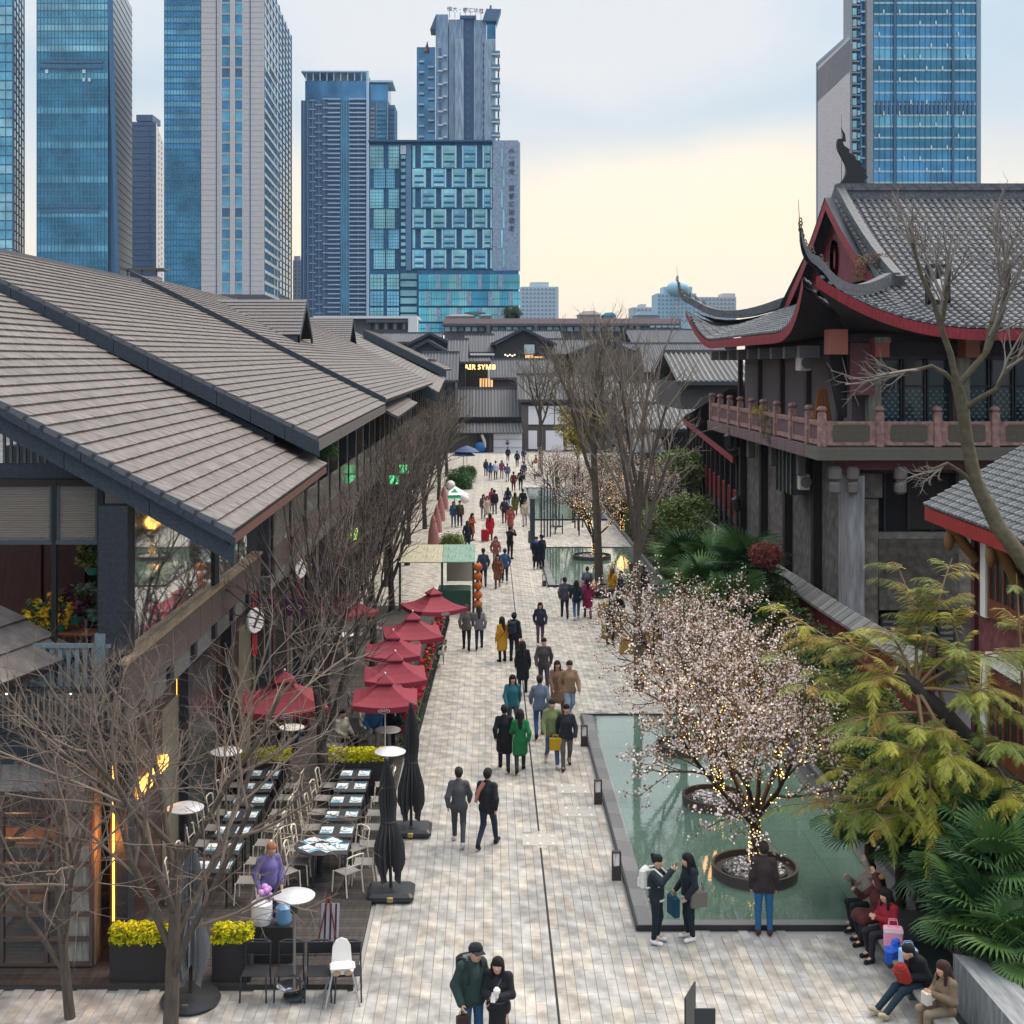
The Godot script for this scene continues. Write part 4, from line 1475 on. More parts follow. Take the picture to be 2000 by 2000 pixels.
	for i in 13:
		var a := Vector3(12.62,0,-64.6).lerp(Vector3(15.4,0,-100),i / 13.0)
		var b := Vector3(12.62,0,-64.6).lerp(Vector3(15.4,0,-100),(i + 1) / 13.0)
		m = MB.new()
		m.bx(a.x - 0.12,0,a.z,a.x + 0.12,6.7,a.z - 0.24)
		part(ga,"post",m,mat("black timber",Color(0.03,0.022,0.025),0.6))
		m = MB.new()
		slab_between(m,a.lerp(b,0.12) + Vector3(0,4.75,0),a.lerp(b,0.94) + Vector3(0,4.75,0),1.3,Vector3(0.05,0,0))
		var rp := part(ga,"railing_panel",m,mat("railing red",Color(0.30,0.035,0.035),0.6))
		for k in 9:
			var c := a.lerp(b,0.16 + 0.09 * k)
			m = MB.new()
			m.bx(c.x - 0.03,3.5,c.z,c.x - 0.004,4.7,c.z - 0.06)
			part(rp,"railing_bar",m,mat("railing bar",Color(0.22,0.022,0.025),0.6))
	var lanterns := [[1425,862,60.0],[1437,862,60.0],[1440,985,62.5]]
	for i in 3:
		var q: Array = lanterns[i]
		var l := thing("black_lantern",["left black palace lantern of the pair hung under the balcony end","right black palace lantern of the pair hung under the balcony end","black palace lantern hanging in front of the red gallery railing"][i],"lantern",at(q[0],q[1],q[2]),0,"black palace lanterns by the hall")
		m = MB.new()
		m.lathe(Vector3(0,-0.35,0),[Vector2(0.10,0),Vector2(0.24,0.1),Vector2(0.24,0.55),Vector2(0.30,0.6),Vector2(0.06,0.78),Vector2(0.02,1.1)],6)
		part(l,"lantern_body",m,mat("black lacquer",Color(0.015,0.014,0.015),0.4))
func rib_roof(parent: Node3D,e0: Vector3,e1: Vector3,r0: Vector3,r1: Vector3,sp: float,r: float,tones: Array,singly := true) -> void:
	var m := MB.new()
	m.quad(e0,e1,r1,r0)
	var roof := part(parent,"roof",m,mat("hall pan tile",Color(0.055,0.06,0.07),0.75))
	var n := int((e1 - e0).length() / sp)
	var all := MB.new()
	var side := (e1 - e0).normalized()
	for i in n:
		var a := e0.lerp(e1,(i + 0.5) / n)
		var b := r0.lerp(r1,(i + 0.5) / n)
		var c: Color = tones[rng.randi() % tones.size()]
		if singly:
			part(roof,"tile_row",tile_row(func(v): return a.lerp(b,v),0.0,1.0,r,14,side),mat("rib tile " + c.to_html(),c,0.65,0,grain(),0.8))
		else:
			all.tint(c * rr(0.85,1.12))
			var up := side.cross(b - a).normalized()
			if up.y < 0: up = -up
			var k := [side * -r,side * -r * 0.5 + up * r,side * r * 0.5 + up * r,side * r]
			for j in 3:
				all.quad(a + k[j],a + k[j + 1],b + k[j + 1],b + k[j])
			all.tri(a + k[0],a + k[2],a + k[1]); all.tri(a + k[0],a + k[3],a + k[2])
	if not singly:
		part(roof,"tile_rows",all,vmat("far rib tile",Color(1,1,1),0.7,grain(),0.6),"stuff")
# ---- the end of the street: tiled houses across it,then a long low block,then the towers
func roof_house(called: String,label: String,px0: float,px1: float,ye: float,yr: float,d: float,dep: float,yb: float,wall: Color,tones: Array,gable := false,group := "tiled houses at the end of the street") -> Node3D:
	var o := thing(called,label,"building",Vector3.ZERO,0,group)
	var a := at(px0,ye,d)
	var b := at(px1,ye,d)
	var base := at(px0,yb,d).y
	var wm := mat("far wall " + wall.to_html(false),wall,0.85,0,grain(),0.3)
	var m := MB.new()
	if gable:
		var top := at((px0 + px1) * 0.5,yr,d)
		var k := Vector3(0,0,-dep)
		rib_roof(o,a + Vector3(-0.4,0,0.5),a + k + Vector3(-0.4,0,0),top + Vector3(0,0,0.5),top + k,0.6,0.12,tones,false)
		rib_roof(o,b + Vector3(0.4,0,0.5),b + k + Vector3(0.4,0,0),top + Vector3(0,0,0.5),top + k,0.6,0.12,tones,false)
		var w := b.x - a.x
		m.prism(TV(Vector3(a.x + w * 0.05,base,a.z)),PackedVector2Array([Vector2(0,0),Vector2(w * 0.9,0),Vector2(w * 0.9,a.y - base),Vector2(w * 0.45,top.y - base - 0.3),Vector2(0,a.y - base)]),dep)
		part(o,"wall",m,wm)
		for s in [[a,-0.45],[b,0.45]]:
			m = MB.new()
			slab_between(m,s[0] + Vector3(s[1],0.05,0.62),top + Vector3(0,0.12,0.62),0.45,Vector3(0,0,-0.15))
			part(o,"barge_board",m,mat("fascia metal",Color(0.042,0.055,0.075),0.42,0.35))
	else:
		var r0 := at(px0,yr,d + dep * 0.5)
		var r1 := at(px1,yr,d + dep * 0.5)
		r0.x = a.x
		r1.x = b.x
		rib_roof(o,a,b,r0,r1,0.42,0.12,tones,false)
		var k := Vector3(0,0,-dep)
		m.quad(b + k,a + k,r0,r1)
		part(o,"rear_slope",m,mat("hall pan tile",Color(0.055,0.06,0.07),0.75))
		m = MB.new()
		m.bx(a.x + 0.4,base,a.z - 0.8,b.x - 0.4,a.y - 0.05,a.z - dep + 0.6)
		part(o,"wall",m,wm)
		m = MB.new()
		m.bx(r0.x,r0.y - 0.05,r0.z + 0.2,r1.x,r0.y + 0.3,r0.z - 0.2)
		part(o,"ridge",m,mat("far ridge",Color(0.07,0.075,0.09),0.7))
		m = MB.new()
		m.bx(a.x,a.y - 0.3,a.z + 0.02,b.x,a.y - 0.02,a.z - 0.1)
		part(o,"eave_board",m,mat("far eave",Color(0.05,0.05,0.06),0.7))
	return o
func patch(o: Node,called: String,px0: float,px1: float,y0: float,y1: float,d: float,m: Material,th := 0.15) -> MeshInstance3D:
	var a := at(px0,y1,d)
	var b := at(px1,y0,d)
	var k := MB.new()
	k.bx(a.x,a.y,a.z,b.x,b.y,a.z - th)
	return part(o,called,k,m)
func letters(o: Node,text: String,px: float,py: float,d: float,h: float,m: Material) -> void:
	var t := TextMesh.new()
	var f := SystemFont.new()
	f.font_names = PackedStringArray(["Droid Sans"])
	f.font_weight = 700
	t.font = f
	t.text = text
	t.font_size = 32
	t.pixel_size = h / 24.0
	t.depth = 0.1
	var p := part(o,"lettering",t,m)
	p.position = at(px,py,d)
# strokes of a character on a 10 x 10 grid,drawn as thin bars
func glyph(m: MB,strokes: Array,o: Vector3,s: float,th: float) -> void:
	for k in strokes:
		var a := o + Vector3(k[0],k[1],0) * s / 10.0
		var b := o + Vector3(k[2],k[3],0) * s / 10.0
		var d := b - a
		m.box(Transform3D(Basis(Vector3(0,0,1),atan2(d.y,d.x)),(a + b) * 0.5),Vector3(d.length() + th,th,th))
const GLYPHS := {
	"heng": [[1,0,1,10],[0,5,0,7],[2,5,2,7],[3,9,10,9],[3,1,10,1],[4,7,9,7],[4,3,9,3],[4,3,4,7],[9,3,9,7],[4,5,9,5]],
	"da": [[0,7,10,7],[5,10,5,6],[5,6,0,0],[5,6,10,0]],
	"dot": [[4,5,6,5]],
	"du": [[0,8,6,8],[3,10,3,6],[0,6,6,6],[6,9,0,3],[2,0,2,4],[5,0,5,4],[2,4,5,4],[2,2,5,2],[2,0,5,0],[7,0,7,10],[7,9,10,9],[10,9,8,6],[8,6,10,3]],
	"hui": [[0,9,2,8],[0,6,2,5],[0,0,2,3],[4,9,10,9],[4,9,4,1],[4,1,10,1]],
	"hua": [[3,10,0,7],[2,9,2,5],[9,9,5,7],[6,10,6,6],[6,6,10,6],[0,3,10,3],[5,5,5,0]],
	"ting": [[5,10,5,9],[1,9,10,9],[1,9,1,3],[1,3,0,0],[3,7,5,7],[5,7,3,4],[3,4,6,1],[6,7,10,7],[6,4,10,4],[8,8,8,1],[6,1,10,1],[3,0,10,0]],
	"dian": [[5,10,5,9],[1,9,10,9],[1,9,0,0],[5,8,5,4],[5,6,9,6],[3,4,8,4],[3,0,3,4],[8,0,8,4],[3,0,8,0]],
	"jiu": [[0,9,1,8],[0,6,1,5],[0,1,1,3],[3,9,10,9],[3,0,3,7],[10,0,10,7],[3,7,10,7],[5,9,5,4],[8,9,8,4],[3,3,10,3],[3,0,10,0]],
	"grid": [[0,9,10,9],[0,5,10,5],[0,1,10,1],[1,1,1,9],[5,0,5,10],[9,1,9,9]],
	"ge": [[2,10,2,0],[0,7,4,7],[0,2,4,4],[5,9,10,9],[5,9,5,5],[5,5,10,5],[7,10,7,0],[5,2,10,2],[10,0,10,9]],
	"yue": [[1,0,1,10],[0,6,0,7],[4,9,5,10],[8,10,7,9],[4,8,9,8],[4,5,9,5],[4,5,4,8],[9,5,9,8],[5,5,3,0],[7,5,7,0],[7,0,10,0]],
}
func build_far_street() -> void:
	var g1 := [Color(0.17,0.165,0.165),Color(0.135,0.135,0.14)]
	var g2 := [Color(0.125,0.135,0.155),Color(0.14,0.148,0.165)]
	var dk := Color(0.055,0.055,0.06)
	var gate := roof_house("gate_house","double-eaved tiled gate house with a white roller shutter across the street's end",890,1016,815,760,168,14,850,dk,g1)
	rib_roof(gate,at(876,846,165.2),at(1022,846,165.2),at(880,823,168),at(1018,823,168),0.42,0.12,g1,false)
	patch(gate,"lower_wall",878,1020,846,885,166.2,mat("far wall brown",Color(0.13,0.115,0.105),0.85,0,grain(),0.4),1.0)
	patch(gate,"eave_shadow",885,1018,815,824,167.4,mat("painted deep shade",Color(0.012,0.011,0.013),0.9),1.0)  # dark block, the shade between the two eaves put into its colour
	var sh := patch(gate,"shutter",964,1019.5,847,884.5,166.0,mat("white shutter",Color(0.62,0.63,0.68),0.6),0.1)
	patch(sh,"seam",964,1019.5,857.5,858.3,165.9,mat("seam grey",Color(0.3,0.3,0.34),0.6),0.05)
	patch(sh,"seam",964,1019.5,873.5,874.3,165.9,mat("seam grey",Color(0.3,0.3,0.34),0.6),0.05)
	var em := MB.new()
	var ec := at(991,866,165.85)
	em.prism(TV(ec),PackedVector2Array([Vector2(-0.28,0.12),Vector2(-0.12,-0.16),Vector2(0.12,-0.16),Vector2(0.28,0.12)]),0.05)
	em.prism(TV(ec),PackedVector2Array([Vector2(-0.2,0.28),Vector2(0.2,0.28),Vector2(0.14,0.38),Vector2(-0.14,0.38)]),0.05)
	part(sh,"emblem",em,mat("emblem dark",Color(0.05,0.05,0.06),0.6))
	patch(gate,"dark_bay",932,955,848,882,166.0,mat("bay blue black",Color(0.02,0.03,0.06),0.3),0.1)
	var tarp := thing("blue_tarpaulin","bright blue sheeting heaped in the dark bay left of the shutter","tarpaulin")
	em = MB.new()
	em.ell(at(938,874,165.4),Vector3(0.75,0.75,0.4),8,6)
	part(tarp,"sheet",em,mat("tarp blue",Color(0.02,0.13,0.36),0.5))
	em = MB.new()
	em.tube([at(941,849,165.5),at(946,862,165.4),at(948,874,165.2)],[0.2,0.24,0.12],6)
	part(tarp,"bundle",em,mat("pale bundle",Color(0.5,0.42,0.33),0.8))
	var gr := roof_house("gate_house","taller tiled gate house right of the shutter with white boarded front",1011,1206,781,733,167,14,885,Color(0.12,0.11,0.105),g1)
	for q in [[1032,1055,793,829],[1058,1082,793,829],[1084,1106,793,829],[1032,1049,841,877],[1066,1100,841,880],[1108,1130,800,878]]:
		patch(gr,"white_board",q[0],q[1],q[2],q[3],167.6,mat("white board",Color(0.66,0.66,0.70),0.6),0.06)
	patch(gr,"glass_bay",1094,1112,798,812,167.5,mat("bay teal",Color(0.12,0.26,0.30),0.2,0.3),0.05)
	patch(gr,"stone_pier",1018,1031,790,885,167.6,mat("pier grey",Color(0.15,0.135,0.125),0.85,0,grain(),0.6),0.5)
	var mid := roof_house("tiled_house","grey tiled house with lit orange shop windows behind the gate house",957,1085,738,703,186,14,775,Color(0.06,0.05,0.05),g2)
	patch(mid,"red_wall",965,1010,740,760,186.4,mat("dim red wall",Color(0.075,0.045,0.05),0.8),0.1)
	var lit := roof_house("salon_house","dark house with glowing gold letters and warm windows, left of the gable house",898,958,706,700,188,12,790,Color(0.04,0.038,0.04),g2)
	letters(lit,"HAIR SYMB",933,717,187.0,0.75,glow("gold letters",Color(1.0,0.62,0.22),1.4))
	for i in 5:
		patch(lit,"lit_window",937 + 5.5 * i,940.5 + 5.5 * i,739,758,186.2,glow("warm window %d" % (i % 2),[Color(1.0,0.55,0.2),Color(0.9,0.45,0.15)][i % 2],0.5))
	var gh := roof_house("gable_house","dark timber gable house with one pale window and orange shop light",963,1082,672,641,200,18,745,Color(0.048,0.05,0.056),g2,true)
	patch(gh,"window",1024,1044,673,691,199.8,mat("pale window",Color(0.45,0.55,0.56),0.3),0.05)
	patch(gh,"lit_window",1026,1042,693,704,199.7,glow("warm window 0",Color(1.0,0.55,0.2),0.5))
	patch(gh,"lit_window",1044,1062,696,704,199.7,glow("warm window 1",Color(0.9,0.45,0.15),0.5))
	for i in 5:
		var m := MB.new()
		m.ell(at(987 + 4.5 * i,693 + 2 * (i % 2),199.6),Vector3(0.12,0.12,0.12),6,4)
		part(gh,"lamp_globe",m,glow("warm globe",Color(1.0,0.8,0.5),1.6))
	patch(gh,"parapet",918,966,690,694,199.8,mat("white coping",Color(0.62,0.62,0.62),0.6),0.4)
	roof_house("tiled_house","low grey roof left of the gable house at the street's end",905,966,688,655,204,18,720,dk,g2)
	roof_house("tiled_house","long grey roof right of the gable house, below the pink block",1062,1208,692,664,203,16,760,Color(0.15,0.15,0.16),g2)
	roof_house("tiled_house","wide grey roof behind the gable house",960,1100,672,647,226,20,700,dk,g2)
	roof_house("gable_house","wide pale-walled gable behind the bare trees right of the street",1120,1245,690,664,192,20,770,Color(0.17,0.165,0.17),g2,true)
	roof_house("tiled_house","broad grey roof in front of the pink block, far right",1215,1440,727,672,206,26,770,dk,g2)
	roof_house("tiled_house","grey roof with dark skylight strip beside the hall's far eave",1235,1445,673,645,240,26,700,dk,g2)
	roof_house("gable_house","small twin-gabled dark house beyond the left roofs, front gable",795,875,690,664,178,14,780,Color(0.075,0.072,0.075),g2,true)
	roof_house("gable_house","small twin-gabled dark house beyond the left roofs, rear gable",800,880,672,650,194,14,720,Color(0.07,0.07,0.075),g2,true)
	roof_house("tiled_house","narrow grey roof stepping down at the end of the left row",872,914,707,664,184,16,800,dk,g2)
	roof_house("tiled_house","low pale-grey roof closing the left row beside the gate house",818,895,743,690,164,14,860,dk,g2)
	roof_house("tiled_house","plain grey roof under the white-framed block on the left",735,860,668,652,215,20,700,dk,g2)
	var tan := [Color(0.24,0.235,0.22),Color(0.205,0.20,0.19)]
	roof_house("tiled_house","pale worn tile roof with red eave just beyond the hall",1322,1480,745,690,100,16,800,Color(0.11,0.10,0.10),tan,false,"worn tile roofs beyond the hall")
	roof_house("tiled_house","pale worn tile roof low behind the two bare trees",1216,1350,803,748,138,16,850,Color(0.05,0.05,0.055),tan,false,"worn tile roofs beyond the hall")
	roof_house("tiled_house","grey worn tile roof stepping down towards the gallery",1222,1395,838,790,118,14,900,Color(0.06,0.055,0.055),tan,false,"worn tile roofs beyond the hall")
	roof_house("tiled_house","lowest worn tile roof beside the yellow tree",1212,1300,885,845,112,8,930,Color(0.075,0.065,0.06),tan,false,"worn tile roofs beyond the hall")
	for i in 2:
		var c := thing("pointed_spire",["left brown pointed spire behind the bare trees","right brown pointed spire behind the bare trees"][i],"spire",at(1213 + 34 * i,716,190),0,"brown pointed spires")
		var m := MB.new()
		m.lathe(Vector3.ZERO,[Vector2(0.85,-1.5),Vector2(0.8,0.2),Vector2(0.45,2.0),Vector2(0.02,3.9 - 0.7 * i)],8)
		part(c,"cone",m,mat("spire brown",Color(0.075,0.055,0.055),0.8))
	# long pink block with a gallery of windows
	var pk := thing("pink_block","long low pink block with a window gallery closing the view","building")
	patch(pk,"body",868,1330,622,700,262,mat("block grey",Color(0.16,0.15,0.16),0.8),20)
	patch(pk,"roof_band",866,1326,622,632,260,mat("block pink",Color(0.42,0.30,0.28),0.7,0,grain(),0.2),6)
	patch(pk,"dark_eave",864,1328,632,637,259.5,mat("block eave",Color(0.07,0.075,0.09),0.6),3)
	for i in 34:
		if i % 7 == 6:
			patch(pk,"pier",870 + 13.3 * i,878 + 13.3 * i,632.5,652,259.2,mat("block pier",Color(0.10,0.095,0.105),0.7),1)
		else:
			patch(pk,"window",869 + 13.3 * i,879 + 13.3 * i,638.5,647,261.2,mat("block window %d" % (i % 3),[Color(0.42,0.55,0.60),Color(0.30,0.42,0.48),Color(0.15,0.2,0.24)][i % 3],0.2,0.2),0.3)
	patch(pk,"far_wing",1255,1333,640,646,258,mat("block eave",Color(0.07,0.075,0.09),0.6),3)
	for i in 5:
		patch(pk,"far_window",1270 + 12 * i,1279 + 12 * i,636,639.5,257.6,mat("block window 1",Color(0.30,0.42,0.48),0.2,0.2),0.2)
	var wb := thing("white_frame_block","white-framed low block with dark openings above the left roofs","building")
	patch(wb,"body",660,800,622,668,242,mat("block dark grey",Color(0.13,0.13,0.14),0.8),14)  # dark grey body behind the white frame
	patch(wb,"white_roof",612,815,617,622,240,mat("white coping",Color(0.62,0.62,0.62),0.6),14)
	patch(wb,"white_end",797,815,622,654,240,mat("white coping",Color(0.62,0.62,0.62),0.6),4)
	patch(wb,"dark_eave",715,797,624,630,239.8,mat("block eave",Color(0.07,0.075,0.09),0.6),2)
	for i in 9:
		patch(wb,"opening",724 + 9 * i,729 + 9 * i,632,643,241.8,mat("opening %d" % (i % 2),[Color(0.03,0.04,0.06),Color(0.45,0.42,0.40)][i % 2],0.6),0.1)
	var sheds := [[905,950,608,614,"green domed rooftop shelter on the pink block",Color(0.04,0.25,0.21)],[868,930,613,622,"white glazed rooftop hut on the pink block",Color(0.5,0.52,0.54)],[934,962,613,620,"blue tilted rooftop shed beside the green shelter",Color(0.30,0.45,0.52)],[1176,1205,610,622,"bright blue rooftop shed on the far right roofs",Color(0.08,0.30,0.52)],[1238,1290,609,622,"pale blue rooftop pergola left of the roofs' end",Color(0.25,0.42,0.55)],[1128,1175,607,622,"cream low rooftop hut on the horizon",Color(0.5,0.46,0.44)]]
	for s in sheds:
		var o := thing("rooftop_shed",s[4],"shed",Vector3.ZERO,0,"rooftop sheds")
		var sm := mat("shed " + s[5].to_html(false),s[5],0.6)
		patch(o,"walls",s[0] + 2,s[1] - 2,(s[2] + s[3]) * 0.5,s[3] + 1,263,mat("shed wall",Color(0.30,0.30,0.32),0.7),5)
		var a := at(s[0],(s[2] + s[3]) * 0.5,262.5)
		var b := at(s[1],s[2],262.5)
		var m := MB.new()
		m.prism(TV(Vector3(a.x,a.y,a.z)),PackedVector2Array([Vector2(0,0),Vector2(b.x - a.x,0),Vector2((b.x - a.x) * 0.7,b.y - a.y),Vector2((b.x - a.x) * 0.25,(b.y - a.y) * 0.9)]),6)
		part(o,"canopy_roof",m,sm)
# ---- towers
func face(o: Node3D,a: Vector3,b: Vector3,y1: float,nf: int,nb: int,glass: Array,span: Material,sf: float,mull: Material,mw: float,pick = null,skip_mull := false) -> void:
	var u := b - a
	u.y = 0
	var out := Vector3(-u.z,0,u.x).normalized()
	if out.dot(-a) < 0:
		out = -out
	var h := (y1 - a.y) / nf
	for i in nf:
		var yb := a.y + h * i
		var m := MB.new()
		for j in nb:
			var p := a + u * (float(j) / nb)
			var q := a + u * ((j + 1.0) / nb)
			p.y = yb + h * sf
			q.y = yb + h * sf
			var t := Vector3(0,h * (1 - sf),0)
			var k := (out + Vector3(rr(-0.012,0.012),rr(-0.012,0.012),rr(-0.012,0.012))).normalized()
			m.quadn(p,q,q + t,p + t,k,k,k,k)
		var g: Material = glass[pick.call(i) if pick != null else rng.randi() % glass.size()]
		var w := part(o,"window_band",m,g)
		m = MB.new()
		var s0 := Vector3(a.x,yb,a.z) + out * 0.25
		var s1 := Vector3(b.x,yb,b.z) + out * 0.25
		m.hexa(s0,s1,s1 - out * 0.5,s0 - out * 0.5,s0 + Vector3(0,h * sf,0),s1 + Vector3(0,h * sf,0),s1 - out * 0.5 + Vector3(0,h * sf,0),s0 - out * 0.5 + Vector3(0,h * sf,0))
		part(w,"spandrel",m,span)
	if skip_mull:
		return
	for j in nb + 1:
		var p := a + u * (float(j) / nb)
		var d := u.normalized() * mw * 0.5
		var m := MB.new()
		var q0 := p - d + out * 0.35
		var q1 := p + d + out * 0.35
		var hh := Vector3(0,y1 - a.y,0)
		m.hexa(q0,q1,q1 - out * 0.4,q0 - out * 0.4,q0 + hh,q1 + hh,q1 - out * 0.4 + hh,q0 - out * 0.4 + hh)
		part(o,"mullion",m,mull)
func block(o: Node3D,called: String,px0: float,px1: float,y0: float,y1: float,d: float,dep: float,m: Material) -> MeshInstance3D:
	return patch(o,called,px0,px1,y0,y1,d,m,dep)
func gl(key: String,c: Color,rough := 0.12,metal := 0.7) -> StandardMaterial3D:
	return mat("tower glass " + key,c,rough,metal,blotch(),0.012)
func core(o: Node3D,pl: float,pr: float,d: float,pl2: float,pr2: float,d2: float,y0: float,y1: float,m: Material) -> void:
	var b := at(0,y1,d).y
	var t := Vector3(0,at(0,y0,d).y - b,0)
	var q := [at(pl,y1,d),at(pr,y1,d),at(pr2,y1,d2),at(pl2,y1,d2)]
	for i in 4:
		q[i].y = b
	var k := MB.new()
	k.hexa(q[0],q[1],q[2],q[3],q[0] + t,q[1] + t,q[2] + t,q[3] + t)
	part(o,"core",k,m)
func build_towers() -> void:
	var teal := gl("teal",Color(0.21,0.58,0.754))
	var teal2 := gl("teal deep",Color(0.0798,0.312,0.471))
	var pale := gl("pale",Color(0.435,0.797,0.9))
	var blue := gl("blue",Color(0.116,0.392,0.667))
	var navy := mat("tower navy",Color(0.055,0.13,0.22),0.4,0.1)
	var line := mat("tower line",Color(0.09,0.20,0.29),0.5,0.1)
	var stone := mat("tower stone",Color(0.70,0.66,0.65),0.8,0,grain(),0.15)
	# leftmost
	var t1 := thing("glass_tower","teal glass tower cut by the left edge of the view","tower")
	var a := at(-45,560,640)
	var b := at(25,560,640)
	face(t1,a,b,at(0,-60,640).y,34,5,[pale,teal],navy,0.13,line,0.25)
	face(t1,b + Vector3(0.4,0,0),at(47,560,680),at(0,-60,640).y,34,4,[gl("grey pane",Color(0.609,0.812,0.87),0.2,0.5),pale],navy,0.11,line,0.2)
	core(t1,-44,24,641,-44,46,682,-58,560,navy)
	block(t1,"corner_fin",23.6,27,-60,560,639.2,1,navy)
	# second: tall curved-edge tower
	var t2 := thing("glass_tower","tall teal glass tower with pale punched side, second from the left","tower")
	a = at(72,560,620)
	b = at(211,560,620)
	face(t2,a,b,at(0,-60,620).y,46,20,[teal,pale,teal2],line,0.14,line,0.12,func(i): return [0,1,0][i % 3] if i > 33 else (2 if i % 5 else 0))
	core(t2,73,218,622.5,80,257,691,-58,560,navy)
	var bm := MB.new()
	var c0 := at(226,560,618)
	var c1 := at(233,560,618)
	var c2 := at(209,-60,618)
	var c3 := at(219,-60,618)
	bm.quad(c0,c1,c3,c2); bm.quad(c0,c2,at(205,-60,624),at(205,560,624))
	part(t2,"curved_corner",bm,mat("tower blue fin",Color(0.06,0.15,0.27),0.35,0.3))
	var side := mat("punched panel",Color(0.44,0.50,0.53),0.45,0.25,grain(),0.1)
	face(t2,at(220,560,622),at(258,560,690),at(0,-60,622).y,40,5,[side],line,0.07,line,0.05,null,true)
	var win := MB.new()
	win.bx(-0.45,0,0.1,0.45,1.6,-0.3)
	var wmesh := win.mesh()
	var pa := at(220,560,622)
	var pb := at(258,560,690)
	var ang := atan2(pb.z - pa.z,pb.x - pa.x)
	for i in 40:
		for j in 6:
			if (i * 7 + j * 3) % 11 < 3 or i == 25 or i == 26:
				continue
			var p := pa.lerp(pb,(j + 0.6) / 6.3)
			var hh := (at(0,-60,622).y - pa.y) / 40.0
			var o := part(t2,"vent_window",wmesh,navy)
			o.transform = Transform3D(Basis(Vector3.UP,-ang),Vector3(p.x,pa.y + hh * (i + 0.35),p.z) + Vector3(-0.2,0,0.3))
	for q in [[76,200,118,123],[76,200,128,134],[76,192,402,406],[76,192,412,416]]:
		block(t2,"plant_louvre",q[0],q[1],q[2],q[3],619.3,0.6,navy)
	for q in [[88,136,94,143],[161,136,167,143],[161,152,166,159],[172,152,177,159]]:
		block(t2,"open_sash",q[0],q[2],q[1],q[3],619.2,0.4,mat("sash sky",Color(0.55,0.66,0.70),0.3))
	# slim grey tower behind
	var t3 := thing("slab_tower","plain blue-grey slab tower between the two glass towers","tower")
	var g3 := mat("slab blue grey",Color(0.105,0.165,0.27),0.6,0.1,grain(),0.05)
	core(t3,258,305,820,262,319,906,238,560,g3)
	block(t3,"roof_box",266,298,224,236,822,20,g3)
	for i in 29:
		block(t3,"window",290,293,246 + 11 * i,252 + 11 * i,819.4,0.5,navy)
		block(t3,"floor_joint",259,304,243.4 + 11 * i,244 + 11 * i,819.6,0.5,line)
	var s3 := MB.new()
	var q0 := at(305,560,820)
	var q1 := at(320,560,905)
	q1.y = q0.y
	var th := Vector3(0,at(0,238,820).y - q0.y,0)
	s3.quad(q0,q1,q1 + th,q0 + th)
	part(t3,"pale_side",s3,mat("slab pale",Color(0.50,0.47,0.46),0.7))
	for i in 28:
		var m := MB.new()
		for j in 2:
			var p := q0.lerp(q1,0.3 + 0.35 * j)
			m.bx(p.x - 0.5,at(0,252 + 11 * i,820).y,p.z + 0.4,p.x + 0.4,at(0,247 + 11 * i,820).y,p.z - 0.3)
		part(t3,"side_window",m,line)
	# stone and glass tower
	var t4 := thing("stone_tower","tall cream stone tower with blue glass wings and twin window columns","tower")
	face(t4,at(321,575,600),at(392,575,600),at(0,-60,600).y,54,12,[blue,teal,teal2],navy,0.2,line,0.12,func(i): return 2 if i < 24 else [0,1][i % 2])
	core(t4,322,515,602,340,568,722,-58,575,navy)
	block(t4,"stone_face",393,428,-60,575,599,3,stone)
	block(t4,"stone_face",449,459,-60,575,599,3,stone)
	block(t4,"stone_face",476,515,-60,575,599,3,stone)
	for q in [[428,433.5],[473,476]]:
		block(t4,"stone_face",q[0],q[1],-60,575,599.2,2.6,stone)
	for x in [433.5,459]:
		var w := 15.0
		for i in 30:
			var y: float = -55.0 + 21.0 * i
			block(t4,"window",x,x + w,y,y + 16.5,599.6,1,navy if i % 13 == 9 else [blue,teal][i % 2])
			block(t4,"sill",x,x + w,y + 16.6,y + 20.6,599.3,1,mat("sill grey",Color(0.34,0.36,0.38),0.7))
	for x in [421.5,487.5]:
		block(t4,"slot",x,x + 1.8,-60,575,598.8,0.3,navy)
	for i in 60:
		block(t4,"stone_joint",393,428,-50 + 10.5 * i,-49.6 + 10.5 * i,598.9,0.2,mat("joint grey",Color(0.36,0.35,0.36),0.8))
		block(t4,"stone_joint",476,515,-50 + 10.5 * i,-49.6 + 10.5 * i,598.9,0.2,mat("joint grey",Color(0.36,0.35,0.36),0.8))
	face(t4,at(515.5,575,600),at(545,575,660),at(0,-60,600).y,30,5,[gl("wing",Color(0.174,0.392,0.522)),blue],mat("wing stone",Color(0.36,0.40,0.43),0.7),0.3,line,0.2)
	face(t4,at(545.5,575,664),at(569,575,720),at(0,-60,600).y,42,4,[blue,teal2],navy,0.15,line,0.2)
	# residential tower
	var t5 := thing("apartment_tower","blue-grey apartment tower with rows of balconies and a roof canopy","tower")
	var body := mat("apartment wall",Color(0.14,0.27,0.44),0.6,0.1,grain(),0.06)
	var conc := mat("apartment slab",Color(0.46,0.58,0.70),0.7)
	block(t5,"shaft",588,720,196,620,700,28,body)
	block(t5,"right_wing",720,757,196,620,703,25,body)
	block(t5,"outer_wing",757,771,205,620,708,20,body)
	block(t5,"crown",596,717,158,196,701,24,gl("crown",Color(0.131,0.348,0.58)))
	block(t5,"crown_right",720,758,158,196,703,22,gl("crown",Color(0.131,0.348,0.58)))
	block(t5,"roof_canopy",588,717,138,140.5,698,28,conc)
	block(t5,"roof_canopy",720,767,156.5,160,700,24,conc)
	block(t5,"plant_room",655,680,143,158,704,12,mat("plant grey",Color(0.42,0.44,0.46),0.7))
